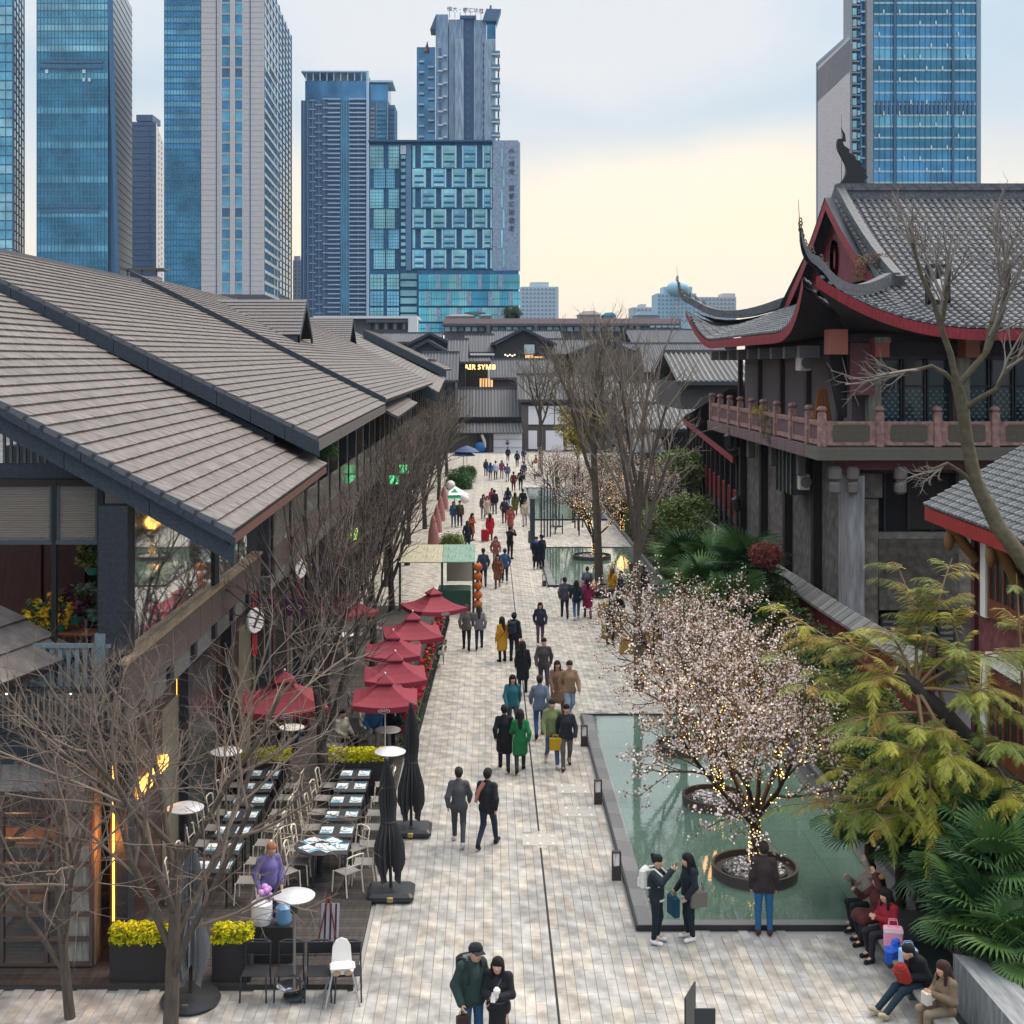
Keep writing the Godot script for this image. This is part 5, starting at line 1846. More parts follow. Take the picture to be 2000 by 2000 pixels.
	for i in 9:
		block(t5,"canopy_post",597 + 13.5 * i,599 + 13.5 * i,140.6,158,699,1,conc)
	block(t5,"white_pier",715.5,720,138,620,697,3,conc)
	for i in 48:
		var y: float = 192.0 + 8.85 * i
		block(t5,"balcony",640,664,y,y + 2.2,697.6,2.4,conc)
		block(t5,"balcony",682,714,y,y + 2.2,697.6,2.4,conc)
		if i % 2 == 0:
			block(t5,"balcony",630,640,y,y + 1.8,698.4,1.6,conc)
			block(t5,"sun_shelf",604,616,y + 3,y + 4.4,698.8,1.2,conc)
		else:
			block(t5,"sun_shelf",615,629,y + 3,y + 4.4,698.8,1.2,conc)
		if i > 1:
			block(t5,"window_band",723,732,y,y + 5,702.4,0.6,mat("warm grey wall",Color(0.28,0.29,0.32),0.7))
			block(t5,"window_band",736,754,y + 1,y + 6,702.4,0.6,teal2)
			block(t5,"window_band",759,770,y + 1,y + 6,707.4,0.6,navy)
	for x in [592,600,610,622,632,666,671,676,681,699,735,756]:
		block(t5,"pilaster",x,x + 1.3,196,620,698.6 if x < 720 else 702.0,1.2,mat("pilaster grey",Color(0.20,0.30,0.41),0.6))
	block(t5,"dark_shaft",664.5,681.5,200,620,699.2,0.5,teal2)
	# tower with the rooftop lettering
	var t6 := thing("apartment_tower","grey stone-banded apartment tower with characters on its roof","tower")
	var band := mat("banded stone",Color(0.30,0.42,0.56),0.7,0,streak(),0.05)
	block(t6,"left_block",851,875,28,280,738,26,band)
	block(t6,"left_block",876.5,905,38,280,739,26,band)
	block(t6,"dark_core",905,925,33,280,741,20,mat("core blue",Color(0.05,0.10,0.19),0.5,0.2))
	block(t6,"mid_pier",889,905.5,76,280,737,4,mat("banded stone pale",Color(0.40,0.53,0.64),0.7,0,streak(),0.05))
	block(t6,"right_block",926,950,39,280,739,22,band)
	block(t6,"right_pier",946,968,76,280,737,18,mat("banded stone pale",Color(0.40,0.53,0.64),0.7,0,streak(),0.05))
	block(t6,"right_tower",951,968,40,76,740,14,gl("lift glass",Color(0.0725,0.29,0.507)))
	for i in 16:
		block(t6,"core_window",911,916,54 + 15 * i,60 + 15 * i,740.6,0.5,navy)
		block(t6,"pier_slot",943,945.5,84 + 14 * i,90 + 14 * i,738.7,0.5,navy)
	for i in 7:
		var y: float = 104.0 + 26.5 * i
		block(t6,"balcony",960,977,y,y + 2.6,735,8,mat("balcony pale",Color(0.50,0.58,0.64),0.6))
		block(t6,"balcony",960,976.5,y - 5,y - 0.2,735.4,7,mat("balcony glass blue",Color(0.08,0.17,0.28),0.4))
		block(t6,"balcony",855,865,y + 6,y + 9,736,3,mat("balcony pale",Color(0.50,0.58,0.64),0.6))
		block(t6,"balcony",866,873,y + 3,y + 6,736,3,mat("balcony pale",Color(0.50,0.58,0.64),0.6))
		block(t6,"window",857,862,y - 10,y + 4,737.6,0.6,navy)
		block(t6,"back_balcony",972,975,y + 8,y + 18,744,5,navy)
	block(t6,"roof_cap",898,930,30,36,739.5,18,mat("core blue",Color(0.05,0.10,0.19),0.5,0.2))
	var wing := MB.new()
	wing.prism(TV(at(840,57,736)),PackedVector2Array([Vector2(0,0),Vector2(3.4,0),Vector2(3.4,8.6)]),14)
	part(t6,"roof_wing",wing,mat("core blue",Color(0.05,0.10,0.19),0.5,0.2))
	wing = MB.new()
	var wo := at(942,40,736)
	wing.prism(TV(wo),PackedVector2Array([Vector2(0,0),Vector2(8.0,0),Vector2(8.0,-2.5),Vector2(10.8,6.6),Vector2(2.3,6.8)]),10)
	wing.bx(wo.x + 4.2,wo.y + 6.6,wo.z - 3,wo.x + 5.4,wo.y + 9.6,wo.z - 4)
	part(t6,"roof_wing",wing,mat("roof slate",Color(0.08,0.14,0.23),0.5,0.2))
	var left := block(t6,"rear_wing",814,850,92,280,760,20,gl("rear",Color(0.145,0.348,0.551)))
	for i in 16:
		block(t6,"rear_balcony",818 + (i % 2) * 18,828 + (i % 2) * 20,118 + 10.5 * i,121 + 10.5 * i,757,3,conc)
	wing = MB.new()
	wing.tube([at(833,100,758),at(835,80,758)],[1.6,0.05],4)
	part(t6,"red_pinnacle",wing,mat("pinnacle red",Color(0.30,0.10,0.10),0.6))
	var keys := ["heng","da","dot","du","hui","hua","ting"]
	for i in 7:
		var gm := MB.new()
		var o := at(874 + 10.2 * i,21.5 + 0.7 * i,735)
		glyph(gm,GLYPHS[keys[i]],o,2.5,0.28)
		var gp2 := part(t6,"roof_character",gm,mat("character plum",Color(0.10,0.06,0.12),0.6))
		gm = MB.new()
		gm.bx(o.x + 1.1,o.y - 3.6,o.z - 0.3,o.x + 1.4,o.y,o.z - 0.6)
		part(gp2,"stand",gm,line)
	build_hotel()
	# far right tower
	var rt := thing("glass_tower","tall blue glass tower with white floor bands behind the hall","tower")
	face(rt,at(1706,600,470),at(1908,600,470),at(0,-80,470).y,31,18,[blue,teal,teal2,gl("rt",Color(0.102,0.362,0.58))],mat("white band",Color(0.42,0.53,0.58),0.5),0.16,gl("rt line",Color(0.087,0.29,0.435),0.3,0.4),0.16,func(i): return (i * 7 + i / 3) % 4)
	core(rt,1660,1912,472,1668,1900,512,-78,600,navy)
	for x in [1746,1860]:
		block(rt,"dark_pier",x,x + 4,-80,600,469,1,navy)
	block(rt,"edge_fin",1908,1916,-80,600,469,3,mat("fin grey",Color(0.22,0.30,0.37),0.5,0.2))
	var fin := mat("stone grey fin",Color(0.36,0.38,0.41),0.7,0,grain(),0.1)
	block(rt,"stone_fin",1656,1664,-80,600,468,6,fin)
	block(rt,"stone_fin",1693,1705.5,-80,600,468,6,fin)
	for i in 33:
		var y: float = -75 + 22.0 * i
		block(rt,"window",1665,1673,y + 3,y + 16,470,1,[pale,gl("grey pane",Color(0.609,0.812,0.87),0.2,0.5)][i % 2])
		block(rt,"window",1675,1680,y + 5,y + 14,470,1,[navy,pale][i % 2])
		block(rt,"band",1664.5,1680,y + 17,y + 20,469.4,1,fin)
		block(rt,"side_balcony",1681.5,1692.5,y + 8,y + 11,469.6,2,conc)
	block(rt,"inner_strip",1680.5,1693,-80,600,471,1,blue)  # blue glass strip set back between the stone fins
	for i in 33:
		if i % 8 == 3:
			continue
		for j in 6:
			if (i * 5 + j * 7) % 9 < 4:
				block(rt,"open_sash",1716 + 31 * j + (i % 3) * 9,1718.5 + 31 * j + (i % 3) * 9,-70 + 22.1 * i,-62 + 22.1 * i,469.2,0.5,mat("sash sky",Color(0.55,0.66,0.70),0.3))
	for j in 24:
		block(rt,"plant_louvre",1712 + 8.1 * j,1716 + 8.1 * j,196,222,469.3,0.5,navy)
	var wbk := thing("office_block","pale slant-topped office block standing beside the right glass tower","tower")
	var wm := MB.new()
	var s0 := at(1596,600,500)
	var s1 := at(1660,600,455)
	s1.y = s0.y
	var top0 := Vector3(s0.x,at(0,124,500).y,s0.z)
	var top1 := Vector3(s1.x,at(0,66,455).y,s1.z)
	wm.quad(s0,s1,top1,top0)
	wm.quad(s0 + Vector3(9,0,-30),s0,top0,top0 + Vector3(9,0,-30))
	wm.quad(top0,top1,top1 + Vector3(9,0,-30),top0 + Vector3(9,0,-30))
	part(wbk,"shaft",wm,mat("office pale",Color(0.70,0.63,0.62),0.6,0.1,grain(),0.06))
	for i in 30:
		var f0 := 0.18 + 0.80 * i / 30.0
		wm = MB.new()
		var p0 := top0.lerp(s0,f0) + Vector3(0.6,0,0.5)
		var p1 := top1.lerp(s1,f0 * 0.98 + 0.01) + Vector3(0,0,0.5)
		slab_between(wm,p0,p1,0.35,Vector3(0,0,-0.3))
		part(wbk,"floor_joint",wm,mat("office joint",Color(0.16,0.17,0.20),0.6))
		for j in 5:
			if (i * 3 + j * 5) % 7 > 2:
				wm = MB.new()
				var p := p0.lerp(p1,0.15 + 0.17 * j)
				wm.bx(p.x,p.y - 2.6,p.z,p.x + 0.5,p.y - 0.9,p.z - 0.4)
				part(wbk,"sash",wm,line)
	wm = MB.new()
	wm.hexa(top0.lerp(s0,0.02) + Vector3(0.8,0,0.3),top1.lerp(s1,0.02) + Vector3(0,0,0.3),top1.lerp(s1,0.03),top0.lerp(s0,0.03),top0.lerp(s0,0.16) + Vector3(0.8,0,0.3),top1.lerp(s1,0.14) + Vector3(0,0,0.3),top1.lerp(s1,0.14),top0.lerp(s0,0.16))
	part(wbk,"louvre_band",wm,mat("louvre dark",Color(0.10,0.13,0.17),0.5,0.1))
	wm = MB.new()
	slab_between(wm,top0 + Vector3(-0.3,0.4,0.5),top1 + Vector3(0,0.4,0.5),1.2,Vector3(0,0,-1))
	wm.bx(s0.x - 0.3,s0.y,s0.z + 0.5,s0.x + 0.8,top0.y,s0.z - 0.5)
	part(wbk,"edge_frame",wm,mat("fin grey",Color(0.22,0.30,0.37),0.5,0.2))
	# small far blocks on the horizon
	var dome_of: Node3D
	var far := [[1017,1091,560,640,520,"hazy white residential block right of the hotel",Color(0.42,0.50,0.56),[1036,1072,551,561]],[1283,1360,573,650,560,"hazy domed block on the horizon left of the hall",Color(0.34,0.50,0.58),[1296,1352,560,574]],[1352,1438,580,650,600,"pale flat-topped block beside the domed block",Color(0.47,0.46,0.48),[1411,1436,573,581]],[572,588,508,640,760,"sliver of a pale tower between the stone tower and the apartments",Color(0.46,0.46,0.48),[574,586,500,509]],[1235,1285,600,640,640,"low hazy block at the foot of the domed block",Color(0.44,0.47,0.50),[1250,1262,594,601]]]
	for q in far:
		var o := thing("distant_block",q[5],"building",Vector3.ZERO,0,"hazy blocks on the horizon")
		if q[0] == 1283:
			dome_of = o
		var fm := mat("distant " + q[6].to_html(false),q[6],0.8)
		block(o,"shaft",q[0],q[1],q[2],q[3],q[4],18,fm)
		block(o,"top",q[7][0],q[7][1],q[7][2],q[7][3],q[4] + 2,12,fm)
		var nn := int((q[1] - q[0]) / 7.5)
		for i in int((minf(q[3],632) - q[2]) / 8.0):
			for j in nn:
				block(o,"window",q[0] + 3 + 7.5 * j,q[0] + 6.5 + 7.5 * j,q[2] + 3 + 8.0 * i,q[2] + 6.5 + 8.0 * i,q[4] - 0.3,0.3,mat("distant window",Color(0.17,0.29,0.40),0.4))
	var dm := MB.new()
	dm.ell(at(1324,563,560),Vector3(5.0,3.4,4.0),14,8)
	part(dome_of,"dome",dm,mat("dome blue",Color(0.30,0.47,0.58),0.6))
func build_hotel() -> void:
	var h := thing("hotel","blue hotel block with staggered window bays and a vertical sign on its grey end","hotel")
	var d := 380.0
	var navy := mat("hotel navy",Color(0.045,0.15,0.29),0.5,0.15,grain(),0.05)
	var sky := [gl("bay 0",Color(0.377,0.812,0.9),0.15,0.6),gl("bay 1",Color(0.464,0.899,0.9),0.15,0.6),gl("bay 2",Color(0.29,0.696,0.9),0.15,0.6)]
	var grey := mat("hotel grey",Color(0.34,0.43,0.57),0.7,0,grain(),0.05)
	var light := mat("hotel frame",Color(0.42,0.56,0.66),0.5)
	block(h,"body",721,962,276,640,d,30,navy)
	block(h,"end_wall",962,1012,274,530,d - 0.8,30,grey)
	var ch := MB.new()
	var e0 := at(1012,530,d - 0.8)
	var e1 := at(1016,530,d + 6)
	var up := Vector3(0,at(0,276,d).y - e0.y,0)
	ch.quad(e0,e1,e1 + up,e0 + up)
	part(h,"end_return",ch,mat("hotel return",Color(0.13,0.19,0.28),0.7))
	block(h,"cornice",719,962,273,276.5,d - 1.5,31,navy)
	block(h,"grey_strip",793,803,282,528,d - 0.5,1,mat("hotel slate",Color(0.10,0.19,0.31),0.6))
	# main field: rows of bays,alternately shifted
	for r in 6:
		var y0: float = 284.5 + 39.6 * r if r > 0 else 284.5
		var y1: float = 284.5 + 39.6 * r + (43.5 if r == 0 else 37.0)
		if r > 0:
			y0 = 329.5 + 39.6 * (r - 1)
			y1 = y0 + 36.5
		var xs := [822,862,902,942] if r % 2 == 0 else [805,842,882,922]
		if r % 2 == 0:
			block(h,"glass_strip",806,811,y0,y1,d - 0.5,0.6,sky[0])
		for i in 4:
			var x: float = xs[i]
			var w := 30.0
			if r % 2 == 1 and i == 0:
				w = 27.0
			if r % 2 == 0 and i == 3:
				w = 19.5
			var bay := block(h,"window_bay",x,x + w,y0,y1,d - 0.5,0.6,sky[(r + i) % 3])
			var nn := 2 if w < 24 else 4
			for k in 2:
				var yy: float = y0 + (y1 - y0) * (0.33 + 0.34 * k)
				patch(bay,"dark_band",x + 5,x + w - 5 + (5 if w < 24 else 0),yy,yy + 4.0,d - 0.8,navy,0.35)
			patch(bay,"dark_band",x + 4,x + w - 4,y1 - 1.6,y1 + 1.6,d - 0.8,navy,0.35)
			for k in 3:
				var yy: float = y0 + (y1 - y0) * (0.05 + 0.34 * k)
				patch(bay,"pane",x + 5.5,x + w * 0.5 - 0.5,yy + 1,yy + 7,d - 0.7,sky[rng.randi() % 3],0.25)
				patch(bay,"pane",x + w * 0.5 + 0.5,x + w - 5.5,yy + 1,yy + 7,d - 0.7,sky[rng.randi() % 3],0.25)
			for xx in [x + 1.0,x + w - 3.0]:
				patch(bay,"frame_post",xx,xx + 2.0,y0,y1,d - 0.85,light,0.3)
		block(h,"edge_strip",957.5,961.5,y0,y1,d - 0.5,0.6,sky[1])
		# left field
		var ls := [[723,749],[759,779]] if r % 2 == 0 else [[730,752],[754.5,771]]
		for s in ls:
			var bay := block(h,"window_bay",s[0],s[1],y0,y1 + 0.8,d - 0.5,0.6,sky[(r + 1) % 3])
			for k in 6:
				patch(bay,"transom",s[0],s[1],y0 + 1 + (y1 - y0) * k / 6.0,y0 + 1.5 + (y1 - y0) * k / 6.0,d - 0.65,navy,0.15)
			for k in 4:
				patch(bay,"bar",s[0] + (s[1] - s[0]) * (k + 0.5) / 4.0,s[0] + (s[1] - s[0]) * (k + 0.5) / 4.0 + 0.5,y0,y1,d - 0.65,navy,0.15)
	block(h,"dark_line",779.5,781.5,282,640,d - 0.9,1,mat("hotel line",Color(0.02,0.06,0.12),0.5))
	block(h,"logo_plate",781.5,793,284,301,d - 0.7,1,mat("logo plate",Color(0.45,0.50,0.55),0.6))
	for i in 17:
		block(h,"stair_window",783,792,303 + 13.1 * i,310 + 13.1 * i,d - 0.5,0.6,gl("stair",Color(0.319,0.609,0.667),0.2,0.4))
	# slit windows,crest and vertical characters on the grey end
	for i in 6:
		block(h,"slit_window",978.5 + 3.5 * (i % 2),982 + 3.5 * (i % 2),292 + 39.5 * i,326 + 39.5 * i,d - 1.0,0.4,sky[0])
	var plum := mat("sign slate",Color(0.10,0.14,0.21),0.7)
	var ks := ["dot","ge","yue","dot","grid","ge","heng","du","grid","jiu","dian"]
	for i in 9:
		var m := MB.new()
		var k: String = ["ge","yue","dot","grid","du","hui","grid","jiu","dian"][i]
		glyph(m,GLYPHS[k],at(994.5,324 + 15.8 * i,d - 1.0),1.45,0.16)
		part(h,"sign_character",m,plum)
	var cr := MB.new()
	var cc := at(999,297,d - 1.0)
	for q in [[-0.5,0.3],[0.5,0.3],[0,0.75]]:
		cr.lathe(cc + Vector3(q[0],q[1],0),[Vector2(0.22,0),Vector2(0.42,0.05),Vector2(0.42,0.1),Vector2(0.22,0.12)],10,Basis.from_euler(Vector3(PI / 2,0,0)))
	cr.bx(cc.x - 1.0,cc.y - 1.55,cc.z,cc.x + 1.0,cc.y - 1.42,cc.z - 0.1)
	part(h,"crest",cr,plum)
	# podium storeys
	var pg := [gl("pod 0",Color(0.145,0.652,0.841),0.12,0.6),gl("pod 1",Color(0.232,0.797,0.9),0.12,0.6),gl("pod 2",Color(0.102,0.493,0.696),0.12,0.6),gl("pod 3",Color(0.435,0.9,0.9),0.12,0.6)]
	block(h,"podium",815,1013,528,650,d - 2.0,30,navy)
	block(h,"podium_left",721,780,528,640,d - 0.9,30,navy)
	for r in 4:
		var y0: float = [536,569,601,632][r]
		var y1: float = [565,597,628,650][r]
		for i in 10:
			var x: float = 818 + 19.8 * i
			var p := block(h,"podium_window",x,x + 19.2,y0,y1,d - 2.5,0.5,pg[rng.randi() % 4])
			for k in 3:
				patch(p,"bar",x + 4.5 + 5 * k,x + 5.1 + 5 * k,y0,y1,d - 2.7,navy,0.2)
			patch(p,"transom",x,x + 19.2,(y0 + y1) * 0.5,(y0 + y1) * 0.5 + 0.8,d - 2.7,navy,0.2)
		for i in 6:
			var x: float = 852 + 40.5 * i - (20 if r % 2 else 0)
			if x < 1005:
				block(h,"grey_pier",x,x + 8,y0,y1,d - 2.9,0.5,grey)
		for s in [[723,749],[756,779]]:
			var p := block(h,"podium_window",s[0],s[1],y0,y1,d - 1.3,0.5,sky[(r + 1) % 3])
			for k in 3:
				patch(p,"bar",s[0] + (s[1] - s[0]) * (k + 1) / 4.0,s[0] + (s[1] - s[0]) * (k + 1) / 4.0 + 0.6,y0,y1,d - 1.5,navy,0.2)
				patch(p,"transom",s[0],s[1],y0 + (y1 - y0) * (k + 1) / 4.0,y0 + (y1 - y0) * (k + 1) / 4.0 + 0.6,d - 1.5,navy,0.2)
		block(h,"link_glass",782,814,y0 - 2,y0 + 9,d - 0.6,0.5,gl("stair",Color(0.319,0.609,0.667),0.2,0.4))
		block(h,"link_glass",782,814,y0 + 13,y0 + 24,d - 0.6,0.5,gl("stair",Color(0.319,0.609,0.667),0.2,0.4))
# ---- trees,shrubs and palms
func grow(out: Array,tips: Array,p: Vector3,dir: Vector3,ln: float,r: float,lvl: int,prm: Dictionary) -> void:
	var maxl: int = prm.kids.size()
	var n := 6 if lvl == 0 else (4 if lvl < 3 else 3)
	var pts := [p]
	var rad := [r]
	var d := dir
	var tip: float = prm.taper if lvl < maxl else 0.35
	for i in n:
		var w: float = prm.wob * (0.35 if lvl == 0 else 1.0)
		d = (d + Vector3(rr(-w,w),rr(-w,w) + prm.up * (0.2 if lvl == 0 else 1.0),rr(-w,w))).normalized()
		pts.append(pts[-1] + d * ln / n)
		rad.append(lerpf(r,r * tip,(i + 1.0) / n))
	out[mini(lvl,out.size() - 1)].tube(pts,rad,9 if lvl == 0 else (6 if lvl == 1 else (4 if lvl == 2 else 3)),lvl < 2)
	if lvl >= 1:
		for i in range(1,n + 1):
			tips.append([pts[i],d,lvl,rad[i]])
	if lvl >= maxl:
		return
	var k: int = prm.kids[lvl]
	var az := rr(0,TAU)
	for i in k:
		var t: float = lerpf(prm.start[lvl],1.0,(i + rr(0.3,1.0)) / k)
		t = minf(t,1.0)
		var f := t * n
		var j := mini(int(f),n - 1)
		var q: Vector3 = pts[j].lerp(pts[j + 1],f - j)
		var rq: float = lerpf(rad[j],rad[j + 1],f - j)
		var dd: Vector3 = (pts[j + 1] - pts[j]).normalized()
		az += 2.4 + rr(-0.5,0.5)
		var a := dd.cross(Vector3.UP if absf(dd.y) < 0.95 else Vector3.RIGHT).normalized()
		var b := a.cross(dd)
		var ang: float = prm.ang[lvl] * rr(0.7,1.25)
		var cd := (dd * cos(ang) + (a * cos(az) + b * sin(az)) * sin(ang)).normalized()
		grow(out,tips,q,cd,ln * prm.ratio[lvl] * rr(0.75,1.15) * (1.15 - 0.35 * t),minf(rq * 0.7,r * prm.get("thin",0.62)),lvl + 1,prm)
func bare_tree(label: String,pos: Vector3,ln: float,r: float,prm: Dictionary,bark: Color,lean := Vector3.ZERO,group := "bare street trees") -> Node3D:
	var o := thing("bare_tree",label,"tree",pos,0,group)
	var out := [MB.new(),MB.new(),MB.new()]
	var tips := []
	grow(out,tips,Vector3.ZERO,(Vector3.UP + lean).normalized(),ln,r,0,prm)
	var bm := mat("bark " + bark.to_html(false),bark,0.9,0,streak(),1.5,1.0)
	part(o,"trunk",out[0],bm)
	part(o,"limbs",out[1],bm)
	part(o,"twigs",out[2],mat("twig " + bark.to_html(false),bark * 1.35,0.9),"stuff")
	return o
func leaf_clump(n: int,s: float,spread: float,flat := 0.5) -> ArrayMesh:
	var m := MB.new()
	for i in n:
		var c := Vector3(rr(-1,1),rr(-1,1),rr(-1,1)) * spread
		var a := Vector3(rr(-1,1),rr(-flat,flat),rr(-1,1)).normalized() * s * rr(0.7,1.3)
		var b := a.cross(Vector3(rr(-1,1),rr(0.2,1),rr(-1,1))).normalized() * s * 0.42
		m.quad(c - a,c + b,c + a,c - b)
	return m.mesh()
func feather_frond(n: int,ln: float,leaf: float,droop: float) -> ArrayMesh:
	var m := MB.new()
	for i in n:
		var t := (i + 0.6) / n
		var p := Vector3(0,-droop * t * t,0) * ln + Vector3(0,0,-t * ln)
		var l := leaf * (0.35 + 1.3 * sin(PI * clampf(t * 0.86 + 0.08,0,1)))
		for s in [-1.0,1.0]:
			var q := p + Vector3(s * l,-0.30 * l,-0.42 * l)
			var w := Vector3(0,0,-ln * 0.24 / n)
			m.quad(p - w,p + w,q + w * 0.4,q - w * 0.4)
	m.tube([Vector3.ZERO,Vector3(0,-droop * 0.25,-0.5) * ln,Vector3(0,-droop,-1) * ln],[0.006,0.004,0.002],3,false)
	return m.mesh()
func fan_leaf(n: int,ln: float,spread: float,droop: float) -> ArrayMesh:
	var m := MB.new()
	var stem := ln * 0.7
	m.tube([Vector3.ZERO,Vector3(0,stem * 0.15,-stem * 0.5),Vector3(0,stem * 0.12,-stem)],[0.014,0.011,0.009],4,false)
	var o := Vector3(0,stem * 0.12,-stem)
	for i in n:
		var a := lerpf(-spread,spread,(i + 0.5) / n)
		var l := ln * (0.78 + 0.3 * cos(a * 0.7)) * rr(0.92,1.05)
		var d := Vector3(sin(a),0,-cos(a))
		var s := Vector3(cos(a),0,sin(a))
		var pts := []
		for k in 5:
			var t := k / 4.0
			pts.append(o + d * l * t + Vector3(0,0.10 * l * t - droop * l * t * t * t,0))
		var wd := [0.006,0.030,0.034,0.020,0.002]
		for k in 4:
			var f := Vector3(0,0.016,0)
			m.quad(pts[k] - s * wd[k] * ln * 1.4 + f,pts[k],pts[k + 1],pts[k + 1] - s * wd[k + 1] * ln * 1.4 + f)
			m.quad(pts[k],pts[k] + s * wd[k] * ln * 1.4 + f,pts[k + 1] + s * wd[k + 1] * ln * 1.4 + f,pts[k + 1])
	return m.mesh()
func leafy(key: String,c: Color) -> StandardMaterial3D:
	var fresh := not mats.has(key)
	var m := vmat(key,c,0.55)
	if fresh:
		m.backlight_enabled = true
		m.backlight = Color(0.35,0.38,0.2)
	return m
func blossom_tree(label: String,pos: Vector3,h: float,r: float,nb: int,lights: bool,sd: int,pink: float) -> Node3D:
	rng.seed = sd
	var o := thing("blossom_tree",label,"tree",pos,0,"blossom trees in the pools")
	var out := [MB.new(),MB.new(),MB.new()]
	var tips := []
	var prm := {"kids": [6,5,5,3],"start": [0.0,0.3,0.25,0.3],"ang": [0.6,0.55,0.6,0.7],"ratio": [0.62,0.62,0.6,0.6],"wob": 0.15,"up": 0.02,"taper": 0.5}
	# short bole,then stems spread like a vase
	var bole := h * 0.22
	out[0].tube([Vector3.ZERO,Vector3(0.02,bole * 0.5,0.0),Vector3(0,bole,0.02)],[0.13,0.105,0.115],10)
	var ns := 7
	for i in ns:
		var a := TAU * i / ns + rr(-0.3,0.3)
		var tilt := rr(0.38,0.80) if i > 0 else 0.08
		var d := Vector3(cos(a) * sin(tilt),cos(tilt),sin(a) * sin(tilt))
		grow(out,tips,Vector3(0,bole * rr(0.8,1.0),0),d,h * rr(0.5,0.62),0.062,1,prm)
	var bm := mat("dark bark",Color(0.045,0.032,0.028),0.9,0,streak(),1.5,1.0)
	part(o,"trunk",out[0],bm)
	part(o,"limbs",out[1],bm)
	part(o,"twigs",out[2],mat("dark twig",Color(0.075,0.052,0.042),0.9),"stuff")
	var m := MB.new()
	var pool := tips.filter(func(t): return t[2] >= 2)
	for i in nb:
		var t: Array = pool[rng.randi() % pool.size()]
		var c: Vector3 = t[0] + Vector3(rr(-1,1),rr(-1,1),rr(-1,1)) * 0.09
		var warm := rng.randf()
		if warm < 0.42:
			m.tint(Color(0.27,0.15,0.065) * rr(0.6,1.2))
		else:
			m.tint(Color(0.80,0.66,0.64).lerp(Color(0.86,0.78,0.75),rng.randf()) * rr(0.85,1.08))
		var s := rr(0.018,0.034)
		for k in 2:
			var a := Vector3(rr(-1,1),rr(-1,1),rr(-1,1)).normalized() * s
			var b := a.cross(Vector3(rr(-1,1),rr(-1,1),rr(-1,1))).normalized() * s
			m.quad(c - a,c + b,c + a,c - b)
	part(o,"crown",m,leafy("blossom",Color(1,1,1)),"stuff")
	if lights:
		m = MB.new()
		for i in 60:
			var y := rr(0.1,bole)
			var a := rr(0,TAU)
			m.ell(Vector3(cos(a) * 0.13,y,sin(a) * 0.13),Vector3.ONE * 0.013,5,3)
		var st := tips.filter(func(t): return t[2] <= 2 and t[0].y < h * 0.75)
		for i in 300:
			var t: Array = st[rng.randi() % st.size()]
			var q: Vector3 = t[0] - t[1] * rr(0.0,0.45)
			m.ell(q + Vector3(rr(-1,1),rr(-1,1),rr(-1,1)) * (t[3] + 0.03),Vector3.ONE * 0.012,5,3)
		part(o,"string_lights",m,glow("fairy light",Color(1.0,0.58,0.16),3.2),"stuff")
		var l := OmniLight3D.new()
		l.name = "fairy_glow"
		l.position = Vector3(0,h * 0.4,0)
		l.light_color = Color(1.0,0.7,0.35)
		l.light_energy = 0.35
		l.light_size = 0.4
		l.shadow_enabled = true
		o.add_child(l)
	return o
func palm(label: String,pos: Vector3,trunk_h: float,n: int,s: float,leaves: Array,mts: Array,group: String) -> void:
	var o := thing("fan_palm",label,"palm",pos,rr(0,TAU),group)
	var m := MB.new()
	m.tube([Vector3(0,0,0),Vector3(0.03,trunk_h * 0.5,0),Vector3(0,trunk_h,0.02)],[0.11,0.10,0.12],9)
	part(o,"trunk",m,mat("palm fibre",Color(0.07,0.05,0.035),0.95,0,streak(),2.0,2.0))
	for i in n:
		var t := (i + 0.5) / n
		var el := lerpf(1.25,-0.35,t) + rr(-0.12,0.12)
		var p := part(o,"frond",leaves[rng.randi() % leaves.size()],mts[rng.randi() % mts.size()])
		p.transform = Transform3D((Basis(Vector3.UP,2.4 * i + rr(-0.3,0.3)) * Basis(Vector3.RIGHT,el)).scaled(Vector3.ONE * s * rr(0.85,1.12)),Vector3(0,trunk_h,0))
